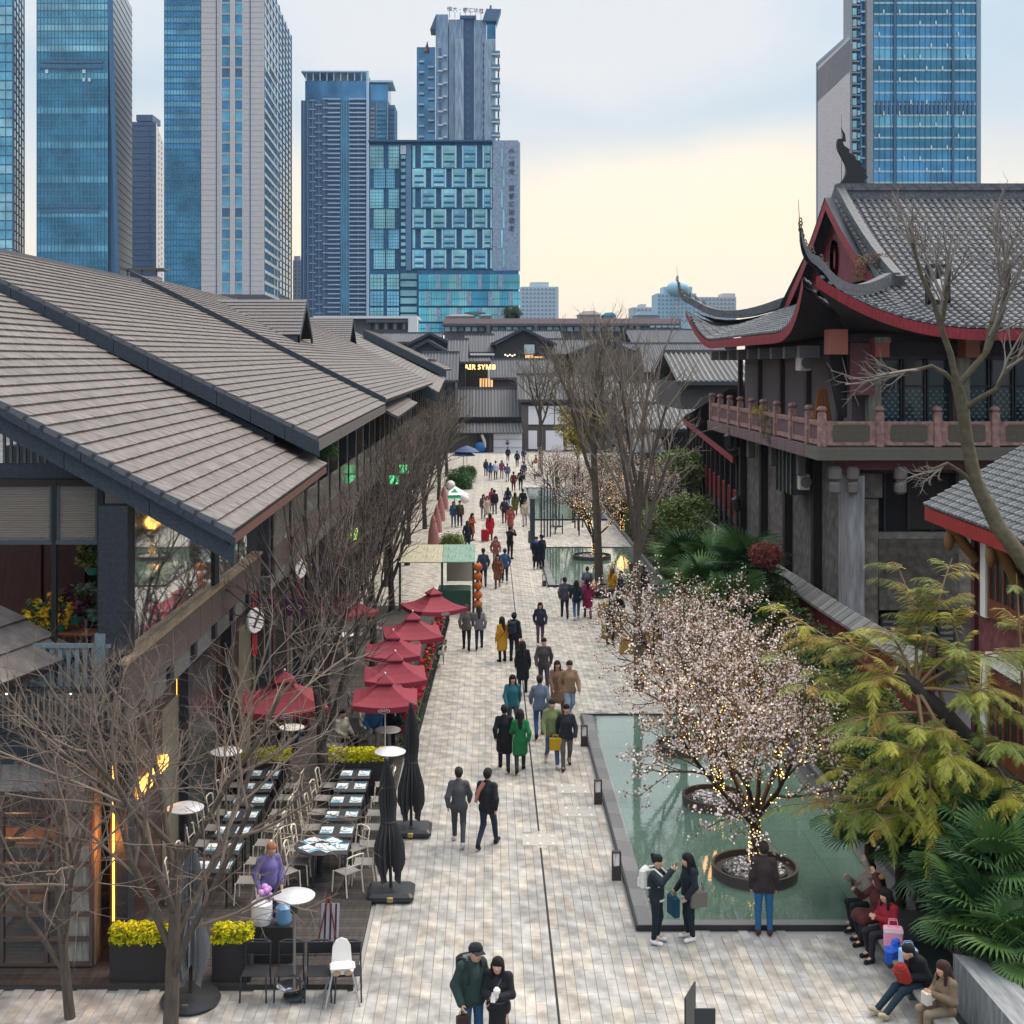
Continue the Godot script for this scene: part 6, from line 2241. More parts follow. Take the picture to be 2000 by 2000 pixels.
func build_trees() -> void:
	rng.seed = 401
	# --- left row: wide-spreading grey-brown street trees without leaves
	var spread := {"thin": 0.5,"kids": [7,5,5,4,3],"start": [0.2,0.25,0.2,0.2,0.2],"ang": [0.62,0.6,0.65,0.75,0.8],"ratio": [1.25,0.62,0.6,0.6,0.55],"wob": 0.17,"up": 0.04,"taper": 0.55}
	var slim := {"thin": 0.54,"kids": [6,5,5,3],"start": [0.3,0.2,0.2,0.2],"ang": [0.42,0.5,0.6,0.75],"ratio": [1.15,0.62,0.6,0.5],"wob": 0.13,"up": 0.06,"taper": 0.5}
	var bark := Color(0.13,0.102,0.082)
	var t0 := bare_tree("nearest bare tree spreading over the yellow flower boxes at the lower left",Vector3(-5.4,0,-21.7),3.0,0.135,spread,bark)
	t0.rotation.y = 0.6
	bare_tree("second bare tree, forked low in front of the shop window at the left edge",Vector3(-7.2,0,-22.0),2.7,0.095,spread,Color(0.135,0.108,0.088),Vector3(-0.1,0,0.05))
	var t1 := bare_tree("dark-trunked bare tree between the yellow planters and the burgundy umbrellas",Vector3(-4.25,0.06,-33.0),3.4,0.16,slim,Color(0.075,0.062,0.055))
	t1.rotation.y = 2.0
	var t2 := bare_tree("bare tree beside the single umbrella in front of the purple banners",Vector3(-5.1,0.06,-40.5),3.4,0.14,slim,bark)
	var row := [[-4.3,-47.5,1.05,"bare tree behind the back row of burgundy umbrellas"],[-5.4,-52.5,1.0,"bare tree by the lime green hanging sign"],[-4.4,-58.0,1.1,"bare tree in front of the dark cafe seats before the kiosk"],[-5.2,-65.0,1.1,"bare tree left of the canvas-roofed kiosk"],[-4.6,-72.0,1.15,"bare tree behind the kiosk's canvas awning"],[-5.0,-80.0,1.15,"bare tree under the two green hanging signs"],[-4.4,-88.0,1.2,"bare tree left of the white paper lanterns"],[-4.9,-97.0,1.25,"bare tree beyond the white lanterns"],[-4.2,-107.0,1.2,"bare tree by the boxed hedge planters"],[-4.6,-118.0,1.3,"bare tree beside the blue parasol"],[-4.3,-130.0,1.3,"farthest bare tree in the left row, near the gate house"]]
	for i in row.size():
		var q: Array = row[i]
		var c := copy([t1,t2][i % 2],Vector3(q[0],0.0,q[1]),1.3 * i,q[3],"bare street trees")
		c.scale = Vector3.ONE * q[2] * 0.92
	# --- tall trees on the plaza
	rng.seed = 77
	var tall := {"kids": [6,5,4,3,2],"start": [0.55,0.2,0.2,0.2,0.2],"ang": [0.36,0.42,0.55,0.65,0.7],"ratio": [0.62,0.62,0.6,0.55,0.5],"wob": 0.10,"up": 0.07,"taper": 0.55}
	bare_tree("tall bare tree with straight grey trunk standing just beyond the near pool",gp(1248,1345),7.6,0.18,tall,Color(0.13,0.105,0.085),Vector3(0.01,0,0),"tall bare trees on the plaza")
	rng.seed = 82
	var b2 := bare_tree("tall bare tree rising from the round dark bench, forked into upright limbs",gp(1171,1152) + Vector3(0,0.1,0),8.6,0.23,tall,Color(0.12,0.10,0.075),Vector3(-0.02,0,0),"tall bare trees on the plaza")
	var far3 := copy(b2,gp(1056,928),2.0,"dark bare tree at the far end of the plaza in front of the white boards","tall bare trees on the plaza")
	far3.scale = Vector3(1.15,0.95,1.15)
	var far4 := copy(b2,Vector3(7.5,0,-88),4.0,"bare tree among the far blossom trees","tall bare trees on the plaza")
	far4.scale = Vector3.ONE * 0.9
	# seed pods hanging in the crown of the nearer tall tree
	# --- tree leaning in from the right edge in front of the hall
	rng.seed = 33
	var rt := thing("bare_tree","mossy bare tree leaning in from the right edge before the hall","tree")
	var out := [MB.new(),MB.new(),MB.new()]
	var tips := []
	var d := 24.0
	var path := [at(2075,1190,23),at(2010,1110,23.3),at(1950,1030,23.6),at(1905,940,d),at(1888,860,d),at(1880,800,d),at(1868,745,d)]
	out[0].tube(path,[0.17,0.155,0.145,0.13,0.12,0.115,0.105],9)
	var sub := {"kids": [4,4,5,4],"start": [0.3,0.25,0.2,0.2],"ang": [0.5,0.55,0.65,0.75],"ratio": [0.72,0.66,0.6,0.55],"wob": 0.15,"up": 0.05,"taper": 0.5}
	var limbs := [[at(1868,748,d),at(1838,640,d),at(1855,480,d - 0.5),0.066],[at(1870,755,d),at(1925,690,d),at(1960,520,d + 0.4),0.07],[at(1880,800,d),at(1945,760,d - 0.3),at(2010,640,d - 0.6),0.055],[at(1866,750,d),at(1820,715,d),at(1690,760,d + 0.5),0.05],[at(1905,950,d),at(1850,905,d - 0.2),at(1800,940,d - 0.3),0.045],[at(1925,690,d),at(1960,600,d),at(2000,440,d),0.06],[at(1838,640,d),at(1800,540,d),at(1760,420,d),0.05]]
	for l in limbs:
		var mid: Vector3 = l[1]
		out[1].tube([l[0],l[0].lerp(mid,0.5) + Vector3(0.03,0.03,0),mid,mid.lerp(l[2],0.5) + Vector3(rr(-0.1,0.1),0.05,0)],[l[3],l[3] * 0.92,l[3] * 0.8,l[3] * 0.6],7)
		for k in 3:
			var s: Vector3 = mid.lerp(l[2],0.5 * k / 3.0)
			grow(out,tips,s,((l[2] - mid).normalized() + Vector3(rr(-0.5,0.5),rr(-0.3,0.4),rr(-0.5,0.5)) * (0.9 if k else 0.2)).normalized(),(l[2] - mid).length() * rr(0.7,1.0),l[3] * 0.6,2,sub)
	var moss := mat("mossy bark",Color(0.125,0.105,0.065),0.9,0,blotch(),1.2,1.0)
	part(rt,"trunk",out[0],moss)
	part(rt,"limbs",out[1],moss)
	part(rt,"twigs",out[2],mat("pale twig",Color(0.19,0.165,0.145),0.9),"stuff")
	# --- blossom
	blossom_tree("nearest blossom tree, trunk wound with fairy lights, in the front pebble tray",gp(1474,1700) + Vector3(0,0.1,0),4.6,2.2,12000,true,61,1)
	blossom_tree("middle blossom tree of the near pool with lit trunk",gp(1404,1560) + Vector3(0,0.1,0),4.5,2.1,9000,true,62,1)
	blossom_tree("back blossom tree of the near pool leaning towards the plaza",gp(1335,1455) + Vector3(0,0.1,0),4.8,2.0,8000,false,63,1)
	var fb := [[1160,1090,5.2,"pale blossom tree standing in the second pool"],[1120,1020,5.0,"pink blossom tree behind the dark poles"],[1215,1040,5.4,"lit blossom tree behind the forked bare tree"],[1085,985,4.6,"farthest pink blossom tree by the long narrow pool"],[1270,1060,5.0,"blossom tree in front of the red garden wall"]]
	for i in fb.size():
		blossom_tree(fb[i][3],gp(fb[i][0],fb[i][1]),fb[i][2],2.4,4200,i == 2 or i == 0,70 + i,1)
	# --- feathery yellow-green tree at the right
	rng.seed = 19
	var ft := thing("feathery_tree","yellow-green feathery tree with a sawn-off dark trunk at the right","tree")
	out = [MB.new(),MB.new()]
	var tp := [at(2090,1720,25.0),at(2010,1590,25.6),at(1930,1490,26),at(1850,1400,26.2),at(1790,1345,26.3),at(1746,1312,26.4)]
	out[0].tube(tp,[0.24,0.22,0.20,0.18,0.165,0.155],10)
	out[0].tube([at(1930,1490,26),at(1900,1560,25.8),at(1855,1650,25.5),at(1850,1720,25.2)],[0.10,0.10,0.09,0.09],8)
	var fb2 := mat("wet bark",Color(0.05,0.042,0.036),0.85,0,streak(),1.5,1.5)
	part(ft,"trunk",out[0],fb2)
	var cut := MB.new()
	var ax: Vector3 = (tp[5] - tp[4]).normalized()
	cut.tube([tp[5],tp[5] + ax * 0.015],[0.15,0.145],12)
	part(ft,"sawn_end",cut,mat("fresh wood",Color(0.52,0.33,0.15),0.8))
	var ends := [[1500,1270,27.2],[1520,1190,27.5],[1590,1240,27],[1560,1330,26.6],[1640,1420,25.6],[1610,1500,25.4],[1570,1570,25.6],[1650,1590,25],[1700,1610,24.6],[1640,1330,26.8],[1690,1440,25],[1730,1230,27],[1755,1110,27.5],[1790,1180,27.2],[1860,1090,27.5],[1850,1180,26.8],[1890,1270,26],[1930,1350,25.2],[1960,1450,24.6],[1910,1590,24.4],[1990,1270,26],[1985,1120,27],[1830,1650,24.2],[1760,1540,24.6],[1850,1480,24.6],[1790,1420,25],[1980,1560,24],[1700,1330,26],[1810,1300,26.8],[1990,1400,25]]
	var fr := [feather_frond(13,1.0,0.13,0.35),feather_frond(14,1.0,0.11,0.6),feather_frond(12,1.0,0.15,0.2)]
	var fx := [[],[],[]]
	var fc := [[],[],[]]
	for e in ends:
		var g: Vector3 = at(e[0],e[1],e[2])
		var s: Vector3 = tp[1 + rng.randi() % 4]
		if (g - s).length() > 3.5:
			s = s.lerp(g,0.25)
		var mid := s.lerp(g,0.55) + Vector3(0,0.35,0)
		var bough := []
		for k in 7:
			var t := k / 6.0
			bough.append(s.lerp(mid,t).lerp(mid.lerp(g,t),t))
		out[1].tube(bough,[0.05,0.042,0.035,0.028,0.022,0.015,0.008],5)
		var tone := rng.randf()
		for k in 13:
			var t := pow(rr(0.15,1.0),0.8)
			var f := t * 6.0
			var j := mini(int(f),5)
			var p: Vector3 = bough[j].lerp(bough[j + 1],f - j)
			var dr: Vector3 = (bough[j + 1] - bough[j]).normalized()
			var az := rr(-PI,PI)
			var w := (dr * rr(0.3,1.1) + Vector3(cos(az),rr(0.0,0.3),sin(az)) * 0.8).normalized()
			var tl := rr(0.55,1.0)
			var tt := clampf(tone + rr(-0.35,0.35),0,1)
			var rust := rng.randf() < 0.12 + 0.3 * float(e[1] < 1250)
			var tw := []
			for q in 5:
				tw.append(p + w * tl * q / 4.0 - Vector3(0,0.42 * tl * pow(q / 4.0,2.0),0))
			out[1].tube(tw,[0.012,0.01,0.008,0.006,0.003],4)
			for q in 26:
				var u := (q + 1.0) / 26.0
				var g2 := u * 4.0
				var j2 := mini(int(g2),3)
				var p2: Vector3 = tw[j2].lerp(tw[j2 + 1],g2 - j2)
				var d2: Vector3 = (tw[j2 + 1] - tw[j2]).normalized()
				var sd := d2.cross(Vector3.UP).normalized() * (1.0 if q % 2 else -1.0)
				var w2 := (d2 * 0.75 + sd * rr(0.6,1.0) + Vector3(0,rr(-0.5,0.05),0)).normalized()
				var v := rng.randi() % 3
				fx[v].append(Transform3D(Basis.looking_at(w2,Vector3.UP).scaled(Vector3.ONE * rr(0.16,0.27) * (1.15 - 0.5 * u)),p2))
				var c := Color(0.34,0.33,0.028).lerp(Color(0.13,0.20,0.03),tt)
				if rust:
					c = c.lerp(Color(0.34,0.18,0.035),rr(0.4,0.8))
				fc[v].append(c * rr(0.7,1.15))
	part(ft,"limbs",out[1],mat("ochre twig",Color(0.17,0.115,0.06),0.85))
	for v in 3:
		many(ft,"foliage",fr[v],leafy("feather leaf",Color(1,1,1)),fx[v],fc[v])
	# --- fan palms
	rng.seed = 55
	var lv := [fan_leaf(26,0.62,2.1,0.25),fan_leaf(24,0.60,1.9,0.45),fan_leaf(28,0.64,2.3,0.15)]
	var pm := []
	for i in 3:
		var c: Color = [Color(0.075,0.165,0.05),Color(0.11,0.21,0.055),Color(0.05,0.115,0.045)][i]
		var q := mat("palm leaf %d" % i,c,0.42,0,grain(),2.0)
		q.backlight_enabled = true
		q.backlight = Color(0.10,0.16,0.06)
		pm.append(q)
	var pl := [[1865,1700,24.4,"fan palm with the widest fronds above the grey wall at lower right"],[1800,1650,25.6,"dark fan palm hanging over the pool's kerb"],[1950,1680,23.6,"fan palm at the right edge under the yellow-green boughs"],[1905,1800,23.2,"low fan palm nearest the bench behind the seated group"],[1990,1830,22.4,"fan palm in the lower right corner above the sloping wall"],[1760,1585,26.4,"fan palm farthest back of the near palms"],[1920,1590,24.6,"fan palm behind the leaning dark trunk"],[1700,1600,27.0,"small fan palm in shade behind the pool kerb"],[1920,1760,23.2,"fan palm squeezed between the two front palms"]]
	for q in pl:
		var c := at(q[0],q[1],q[2])
		palm(q[3],Vector3(c.x,0.1,c.z),maxf(c.y - 0.3,0.4),17,1.12,lv,pm,"fan palms at the lower right")
	var pl2 := [[1372,1150,49,"blue-green fan palm in the middle of the shrub bed"],[1430,1190,46,"fan palm right of the middle one, before the red wall"],[1335,1105,53,"bright green palm farthest along the shrub bed"],[1455,1105,48,"palm against the red wall beside the reddish bush"],[1395,1105,52,"tall-stemmed palm behind the blue-green palm"]]
	for q in pl2:
		var c := at(q[0],q[1],q[2])
		palm(q[3],Vector3(c.x,0.1,c.z),maxf(c.y - 0.2,0.4),18,1.65,lv,pm,"palms in the middle of the bed")
	# --- shrubs in the bed
	rng.seed = 8
	var cl := leaf_clump(16,0.075,0.20)
	var hx := []
	var hc := []
	var fn := FastNoiseLite.new()
	fn.seed = 4
	fn.frequency = 0.16
	for i in 15000:
		var z := -23.8 - 94.0 * pow(rng.randf(),1.5)
		var x := rr(9.12,11.4)
		var top := 1.0 + 0.9 * fn.get_noise_2d(x * 2.0,z) + 0.55 * smoothstep(9.1,10.8,x) + 1.3 * smoothstep(40,52,-z)
		if z > -27.5:
			top *= 0.75
		if x < 9.4:
			top *= 0.55
		var y := 0.12 + maxf(top,0.35) * pow(rng.randf(),0.45)
		hx.append(Transform3D(Basis.from_euler(Vector3(rr(-1,1),rr(0,6),rr(-1,1))).scaled(Vector3.ONE * rr(0.8,1.5)),Vector3(x,y,z)))
		var n2 := fn.get_noise_2d(x + 40.0,z * 0.6)
		var c := Color(0.035,0.075,0.022).lerp(Color(0.10,0.135,0.03),clampf(n2 * 1.6 + 0.3,0,1))
		if -z > 44 and n2 < -0.1:
			c = Color(0.095,0.082,0.045)
		hc.append(c * rr(0.7,1.25))
	var hedge := many(self,"shrub_bed",cl,leafy("shrub leaf",Color(1,1,1)),hx,hc)
	tag(hedge,"mass of green shrubs filling the bed between the pools and the red wall")
	# ornamental grass along the kerb
	hx = []
	hc = []
	var gb := MB.new()
	for i in 14:
		var a := rr(0,TAU)
		var o2 := Vector3(cos(a),0,sin(a))
		gb.quad(Vector3(-0.006,0,0),Vector3(0.006,0,0),o2 * 0.10 + Vector3(0.002,0.26,0),o2 * 0.10 + Vector3(-0.002,0.26,0))
	for i in 700:
		hx.append(Transform3D(Basis(Vector3.UP,rr(0,6)).scaled(Vector3.ONE * rr(0.7,1.3)),Vector3(rr(9.03,9.2),0.12,rr(-24,-46))))
		hc.append(Color(0.17,0.18,0.11) * rr(0.7,1.2))
	var og := many(self,"border_grass",gb.mesh(),leafy("grass blade",Color(1,1,1)),hx,hc)
	tag(og,"fine grey-green grass edging the planting bed")
	var bushes := [[1495,1085,46.5,0.55,Color(0.22,0.055,0.045),"reddish-leaved bush against the coping of the red wall"],[1345,1010,70.0,1.5,Color(0.10,0.14,0.035),"large olive shrub behind the second pool"],[1330,920,84,1.6,Color(0.11,0.15,0.045),"shrub between the gallery and the red wall"],[882,1062,76,0.72,Color(0.13,0.17,0.035),"clipped yellow-green ball shrub by the promenade"],[895,940,117,1.25,Color(0.04,0.115,0.025),"deep green boxed hedge planter on the promenade"],[912,925,124,0.9,Color(0.035,0.09,0.025),"second boxed hedge behind the red flowers"],[1225,635,260,1.6,Color(0.06,0.09,0.05),"bush on the far roofs"],[1000,612,262,1.8,Color(0.05,0.08,0.045),"small rooftop tree beside the hotel"]]
	for i in bushes.size():
		if i == 6:
			continue
		var q: Array = bushes[i]
		var o := thing("bush",q[5],"bush",at(q[0],q[1],q[2]))
		var bxf := []
		var bc := []
		for k in 420:
			var v := Vector3(rr(-1,1),rr(-1,1),rr(-1,1))
			v = v.normalized() * pow(rng.randf(),0.3)
			bxf.append(Transform3D(Basis.from_euler(Vector3(rr(-1,1),rr(0,6),0)).scaled(Vector3.ONE * q[3] * rr(0.7,1.2)),v * q[3] * Vector3(1.1,0.85,1.0) * rr(0.85,1.1)))
			bc.append(q[4] * rr(0.6,1.3))
		many(o,"foliage",cl,leafy("shrub leaf",Color(1,1,1)),bxf,bc)
		var sm := MB.new()
		sm.tube([Vector3(0,-q[3] * 1.5,0),Vector3(0,0,0)],[0.09,0.06],6)
		part(o,"stem",sm,mat("dark bark",Color(0.045,0.032,0.028),0.9))
	var yt := thing("yellow_tree","yellow-leaved tree behind the tall bare trees at the street's end","tree",gp(1130,935))
	out = [MB.new(),MB.new(),MB.new()]
	tips = []
	grow(out,tips,Vector3.ZERO,Vector3.UP,4.2,0.16,0,{"kids": [6,5,4],"start": [0.3,0.2,0.2],"ang": [0.6,0.6,0.6],"ratio": [0.75,0.6,0.6],"wob": 0.12,"up": 0.06,"taper": 0.5})
	part(yt,"trunk",out[0],fb2)
	part(yt,"limbs",out[1],fb2)
	part(yt,"twigs",out[2],fb2,"stuff")
	hx = []
	hc = []
	for i in 620:
		var t: Array = tips[rng.randi() % tips.size()]
		hx.append(Transform3D(Basis.from_euler(Vector3(rr(-1,1),rr(0,6),0)).scaled(Vector3.ONE * rr(1.2,2.0)),t[0] + Vector3(rr(-0.5,0.5),rr(-0.4,0.4),rr(-0.5,0.5))))
		hc.append(Color(0.34,0.24,0.03).lerp(Color(0.15,0.2,0.03),rng.randf() * rng.randf()) * rr(0.7,1.2))
	many(yt,"crown",cl,leafy("shrub leaf",Color(1,1,1)),hx,hc)
	# vines under the second roof's corner,weeds on the hall roof and balcony
	for q in [[634,862,42.0,0.40,0.55,Color(0.045,0.11,0.022),"hanging green vines under the corner of the second roof",260],[1708,522,49.0,0.75,0.5,Color(0.17,0.105,0.055),"dry brown weeds growing on the hall's hip ridge",170],[1497,838,51.4,0.3,0.55,Color(0.13,0.13,0.05),"weeds hanging from the balcony panels",60],[1485,805,53.0,0.35,0.2,Color(0.36,0.30,0.04),"yellow flowering weed on the balcony railing",26]]:
		var o := thing("weeds" if q[7] < 200 else "vines",q[6],"plant",at(q[0],q[1],q[2]))
		hx = []
		hc = []
		for i in q[7]:
			hx.append(Transform3D(Basis.from_euler(Vector3(rr(-1,1),rr(0,6),rr(-1,1))).scaled(Vector3.ONE * rr(0.35,0.6)),Vector3(rr(-1,1) * q[3],rr(-1,1) * q[4],rr(-0.3,0.3))))
			hc.append(q[5] * rr(0.6,1.3))
		many(o,"foliage",cl,leafy("shrub leaf",Color(1,1,1)),hx,hc)
# ---- terrace furniture
func umbrella(label: String,pos: Vector3,s: float,h: float,ry: float) -> void:
	var o := thing("umbrella",label,"umbrella",pos,ry,"burgundy cafe umbrellas")
	var cm := mat("burgundy canvas",Color(0.30,0.035,0.06),0.75,0,grain(),1.5)
	var r := s * 0.5
	var c := [Vector3(-r,h,r),Vector3(r,h,r),Vector3(r,h,-r),Vector3(-r,h,-r)]
	var top := h + s * 0.26
	for i in 4:
		var m := MB.new()
		var a: Vector3 = c[i]
		var b: Vector3 = c[(i + 1) % 4]
		var n := 6
		for k in n:
			for l in 4:
				var q := []
				for e in [[k,l],[k + 1,l],[k + 1,l + 1],[k,l + 1]]:
					var u: float = float(e[0]) / n
					var v: float = e[1] / 4.0
					var p: Vector3 = a.lerp(b,u).lerp(Vector3(0,top,0),v * 0.86)
					p.y -= 0.05 * s * sin(PI * u) * (1 - v) + 0.05 * sin(PI * v) * s
					q.append(p)
				m.quad(q[0],q[1],q[2],q[3])
		part(o,"canopy_panel",m,cm)
		m = MB.new()
		for k in n:
			var u0 := float(k) / n
			var u1 := (k + 1.0) / n
			var p0 := a.lerp(b,u0) - Vector3(0,0.05 * s * sin(PI * u0),0)
			var p1 := a.lerp(b,u1) - Vector3(0,0.05 * s * sin(PI * u1),0)
			m.quad(p0 - Vector3(0,0.15,0),p1 - Vector3(0,0.15,0),p1,p0)
		var vl := part(o,"valance",m,mat("burgundy valance",Color(0.225,0.026,0.045),0.8))
		if i == 0:
			m = MB.new()
			m.lathe(Vector3(0,h - 0.05 * s - 0.075,r + 0.012),[Vector2(0.155,0),Vector2(0.165,0.004),Vector2(0.145,0.006)],20,Basis(Vector3(1,0,0),Vector3(0,0,1),Vector3(0,-0.36,0)))
			for k in 6:
				m.bx(-0.10 + 0.035 * k,h - 0.05 * s - 0.09,r + 0.015,-0.08 + 0.035 * k,h - 0.05 * s - 0.06 + 0.012 * (k % 2),r + 0.011)
			part(vl,"oval_badge",m,mat("badge white",Color(0.7,0.66,0.64),0.6))
	var m := MB.new()
	for i in 4:
		var a: Vector3 = c[i] * Vector3(0.26,0,0.26) + Vector3(0,top - 0.04,0)
		var b: Vector3 = c[(i + 1) % 4] * Vector3(0.26,0,0.26) + Vector3(0,top - 0.04,0)
		m.tri(a,b,Vector3(0,top + s * 0.085,0))
		m.quad(a - Vector3(0,0.05,0),b - Vector3(0,0.05,0),b,a)
	part(o,"vent_cap",m,cm)
	m = MB.new()
	m.ell(Vector3(0,top + s * 0.085 + 0.03,0),Vector3(0.03,0.045,0.03),8,5)
	part(o,"finial",m,mat("badge white",Color(0.7,0.66,0.64),0.6))
	m = MB.new()
	m.tube([Vector3.ZERO,Vector3(0,top,0)],[0.024,0.02],8)
	part(o,"pole",m,mat("white paint",Color(0.72,0.71,0.68),0.5))
	m = MB.new()
	m.lathe(Vector3.ZERO,[Vector2(0.24,0.0),Vector2(0.24,0.05),Vector2(0.05,0.09),Vector2(0.03,0.2)],16)
	part(o,"base",m,mat("grey base",Color(0.2,0.2,0.21),0.6))
func closed_umbrella(label: String,pos: Vector3,h: float,key: String,c: Color,base: int,lean := 0.0) -> void:
	var o := thing("closed_umbrella",label,"umbrella",pos,0,"closed grey umbrellas")
	var m := MB.new()
	var n := 30
	var lv := [[0.55,0.20],[0.75,0.25],[1.1,0.24],[h * 0.55,0.15],[h * 0.58,0.145],[h * 0.72,0.15],[h * 0.88,0.11],[h - 0.05,0.05]]
	for i in lv.size() - 1:
		for k in n:
			var q := []
			for e in [[k,i],[k + 1,i],[k + 1,i + 1],[k,i + 1]]:
				var a: float = TAU * e[0] / n
				var f: float = 1.0 + 0.34 * (1 if int(e[0]) % 2 else -1) * (0.35 if e[1] in [3,4] else 1.0)
				var y: float = lv[e[1]][0]
				if e[1] == 0:
					y += 0.22 * sin(a * 4.0 + 1.0)
				q.append(Vector3(cos(a) * lv[e[1]][1] * f + lean * y,y,-sin(a) * lv[e[1]][1] * f))
			m.quad(q[0],q[1],q[2],q[3])
	part(o,"folded_canopy",m,mat(key,c,0.8,0,grain(),2.0))
	m = MB.new()
	m.lathe(Vector3(lean * h * 0.565,h * 0.565,0),[Vector2(0.165,-0.03),Vector2(0.175,0),Vector2(0.165,0.03)],16)
	part(o,"tie_strap",m,mat(key + " tie",c * 0.6,0.8))
	m = MB.new()
	m.tube([Vector3(0,0.1,0),Vector3(lean * h,h + 0.02,0)],[0.035,0.03],8)
	m.ell(Vector3(lean * h,h + 0.05,0),Vector3(0.06,0.06,0.06),10,6)
	part(o,"pole",m,mat("anthracite",Color(0.03,0.035,0.04),0.45))
	m = MB.new()
	if base == 0:
		m.cbox(T(0,0.10,0),Vector3(0.98,0.2,0.78),0.06)
	else:
		m.lathe(Vector3.ZERO,[Vector2(0.50,0.0),Vector2(0.53,0.06),Vector2(0.48,0.15),Vector2(0.001,0.18)],24)
	var b := part(o,"base",m,mat("base plastic",Color(0.045,0.05,0.056),0.45,0,grain(),2.0))
	m = MB.new()
	m.cbox(T(0,0.10,0.40),Vector3(0.14,0.12,0.05),0.02)
	part(b,"wheel_lock",m,mat("brass",Color(0.35,0.27,0.1),0.4,0.6))
func chair_thing(called: String,label: String,group: String,tube: Material,seat: Material,w := 0.42) -> Node3D:
	var o := thing(called,label,"chair",Vector3.ZERO,0,group)
	var h := w * 0.5
	for q in [[-h,h * 0.95,0.02],[h,h * 0.95,0.02],[-h,-h,-0.06],[h,-h,-0.06]]:
		var m := MB.new()
		if q[1] > 0:
			m.tube([Vector3(q[0] * 1.06,0,q[1] + 0.03),Vector3(q[0],0.45,q[1])],[0.017,0.017],6)
		else:
			m.tube([Vector3(q[0] * 1.05,0,q[1] + q[2]),Vector3(q[0],0.45,q[1]),Vector3(q[0],0.84,q[1] - 0.07)],[0.017,0.017,0.017],6)
		part(o,"leg",m,tube)
	var m := MB.new()
	m.cbox(T(0,0.45,0),Vector3(w,0.02,w * 0.95),0.008)
	part(o,"seat",m,seat)
	m = MB.new()
	m.tube([Vector3(-h,0.83,-h - 0.068),Vector3(-h * 0.5,0.86,-h - 0.10),Vector3(h * 0.5,0.86,-h - 0.10),Vector3(h,0.83,-h - 0.068)],[0.017,0.017,0.017,0.017],6)
	m.tube([Vector3(-h,0.62,-h - 0.035),Vector3(h,0.62,-h - 0.035)],[0.009,0.009],5)
	part(o,"backrest",m,tube)
	return o
func wicker(label: String,pos: Vector3,ry: float) -> Node3D:
	var o := thing("wicker_chair",label,"chair",pos,ry,"white wicker armchairs on the terrace")
	var wm := mat("white wicker",Color(0.62,0.59,0.54),0.7,0,speck(),4.0)
	var m := MB.new()
	m.cbox(T(0,0.40,0.02),Vector3(0.52,0.07,0.50),0.03)
	part(o,"seat",m,wm)
	for s in [-1.0,1.0]:
		for f in [-1.0,1.0]:
			m = MB.new()
			m.tube([Vector3(0.25 * s,0,0.22 * f),Vector3(0.23 * s,0.4,0.2 * f)],[0.018,0.022],6)
			part(o,"leg",m,wm)
		m = MB.new()
		m.tube([Vector3(0.25 * s,0.42,0.22),Vector3(0.28 * s,0.63,0.2),Vector3(0.27 * s,0.68,-0.05),Vector3(0.24 * s,0.80,-0.24)],[0.02,0.025,0.025,0.022],6)
		part(o,"armrest",m,wm)
	m = MB.new()
	for i in 9:
		for k in 2:
			var a := lerpf(-0.24,0.24,i / 9.0)
			var b := lerpf(-0.24,0.24,(i + 1) / 9.0)
			var bow := func(x): return -0.24 - 0.07 * (1 - pow(x / 0.24,2.0))
			m.quad(Vector3(a,0.43 + 0.22 * k,bow.call(a)),Vector3(b,0.43 + 0.22 * k,bow.call(b)),Vector3(b,0.63 + 0.22 * k,bow.call(b) - 0.04),Vector3(a,0.63 + 0.22 * k,bow.call(a) - 0.04))
	part(o,"backrest",m,wm)
	return o
func planter_box(label: String,x0: float,x1: float,z: float,h: float,group: String) -> void:
	var o := thing("flower_planter",label,"planter",Vector3((x0 + x1) * 0.5,0.06,z),0,group)
	var w := x1 - x0
	var m := MB.new()
	m.cbox(T(0,h * 0.5,0),Vector3(w,h,0.34),0.02)
	part(o,"box",m,mat("planter black",Color(0.028,0.026,0.027),0.6))
	var xf := []
	var cs := []
	for i in int(w * 950):
		xf.append(Transform3D(Basis.from_euler(Vector3(rr(-1,1),rr(0,6),rr(-1,1))).scaled(Vector3.ONE * rr(0.25,0.45)),Vector3(rr(-w,w) * 0.49,h + rr(-0.02,0.26),rr(-0.17,0.17))))
		cs.append(Color(0.72,0.66,0.015) * rr(0.6,1.15) if rng.randf() > 0.12 else Color(0.16,0.2,0.02))
	if not shared.has("petal"):
		shared["petal"] = leaf_clump(12,0.10,0.10)
	many(o,"flowers",shared["petal"],leafy("yellow flower",Color(1,1,1)),xf,cs)
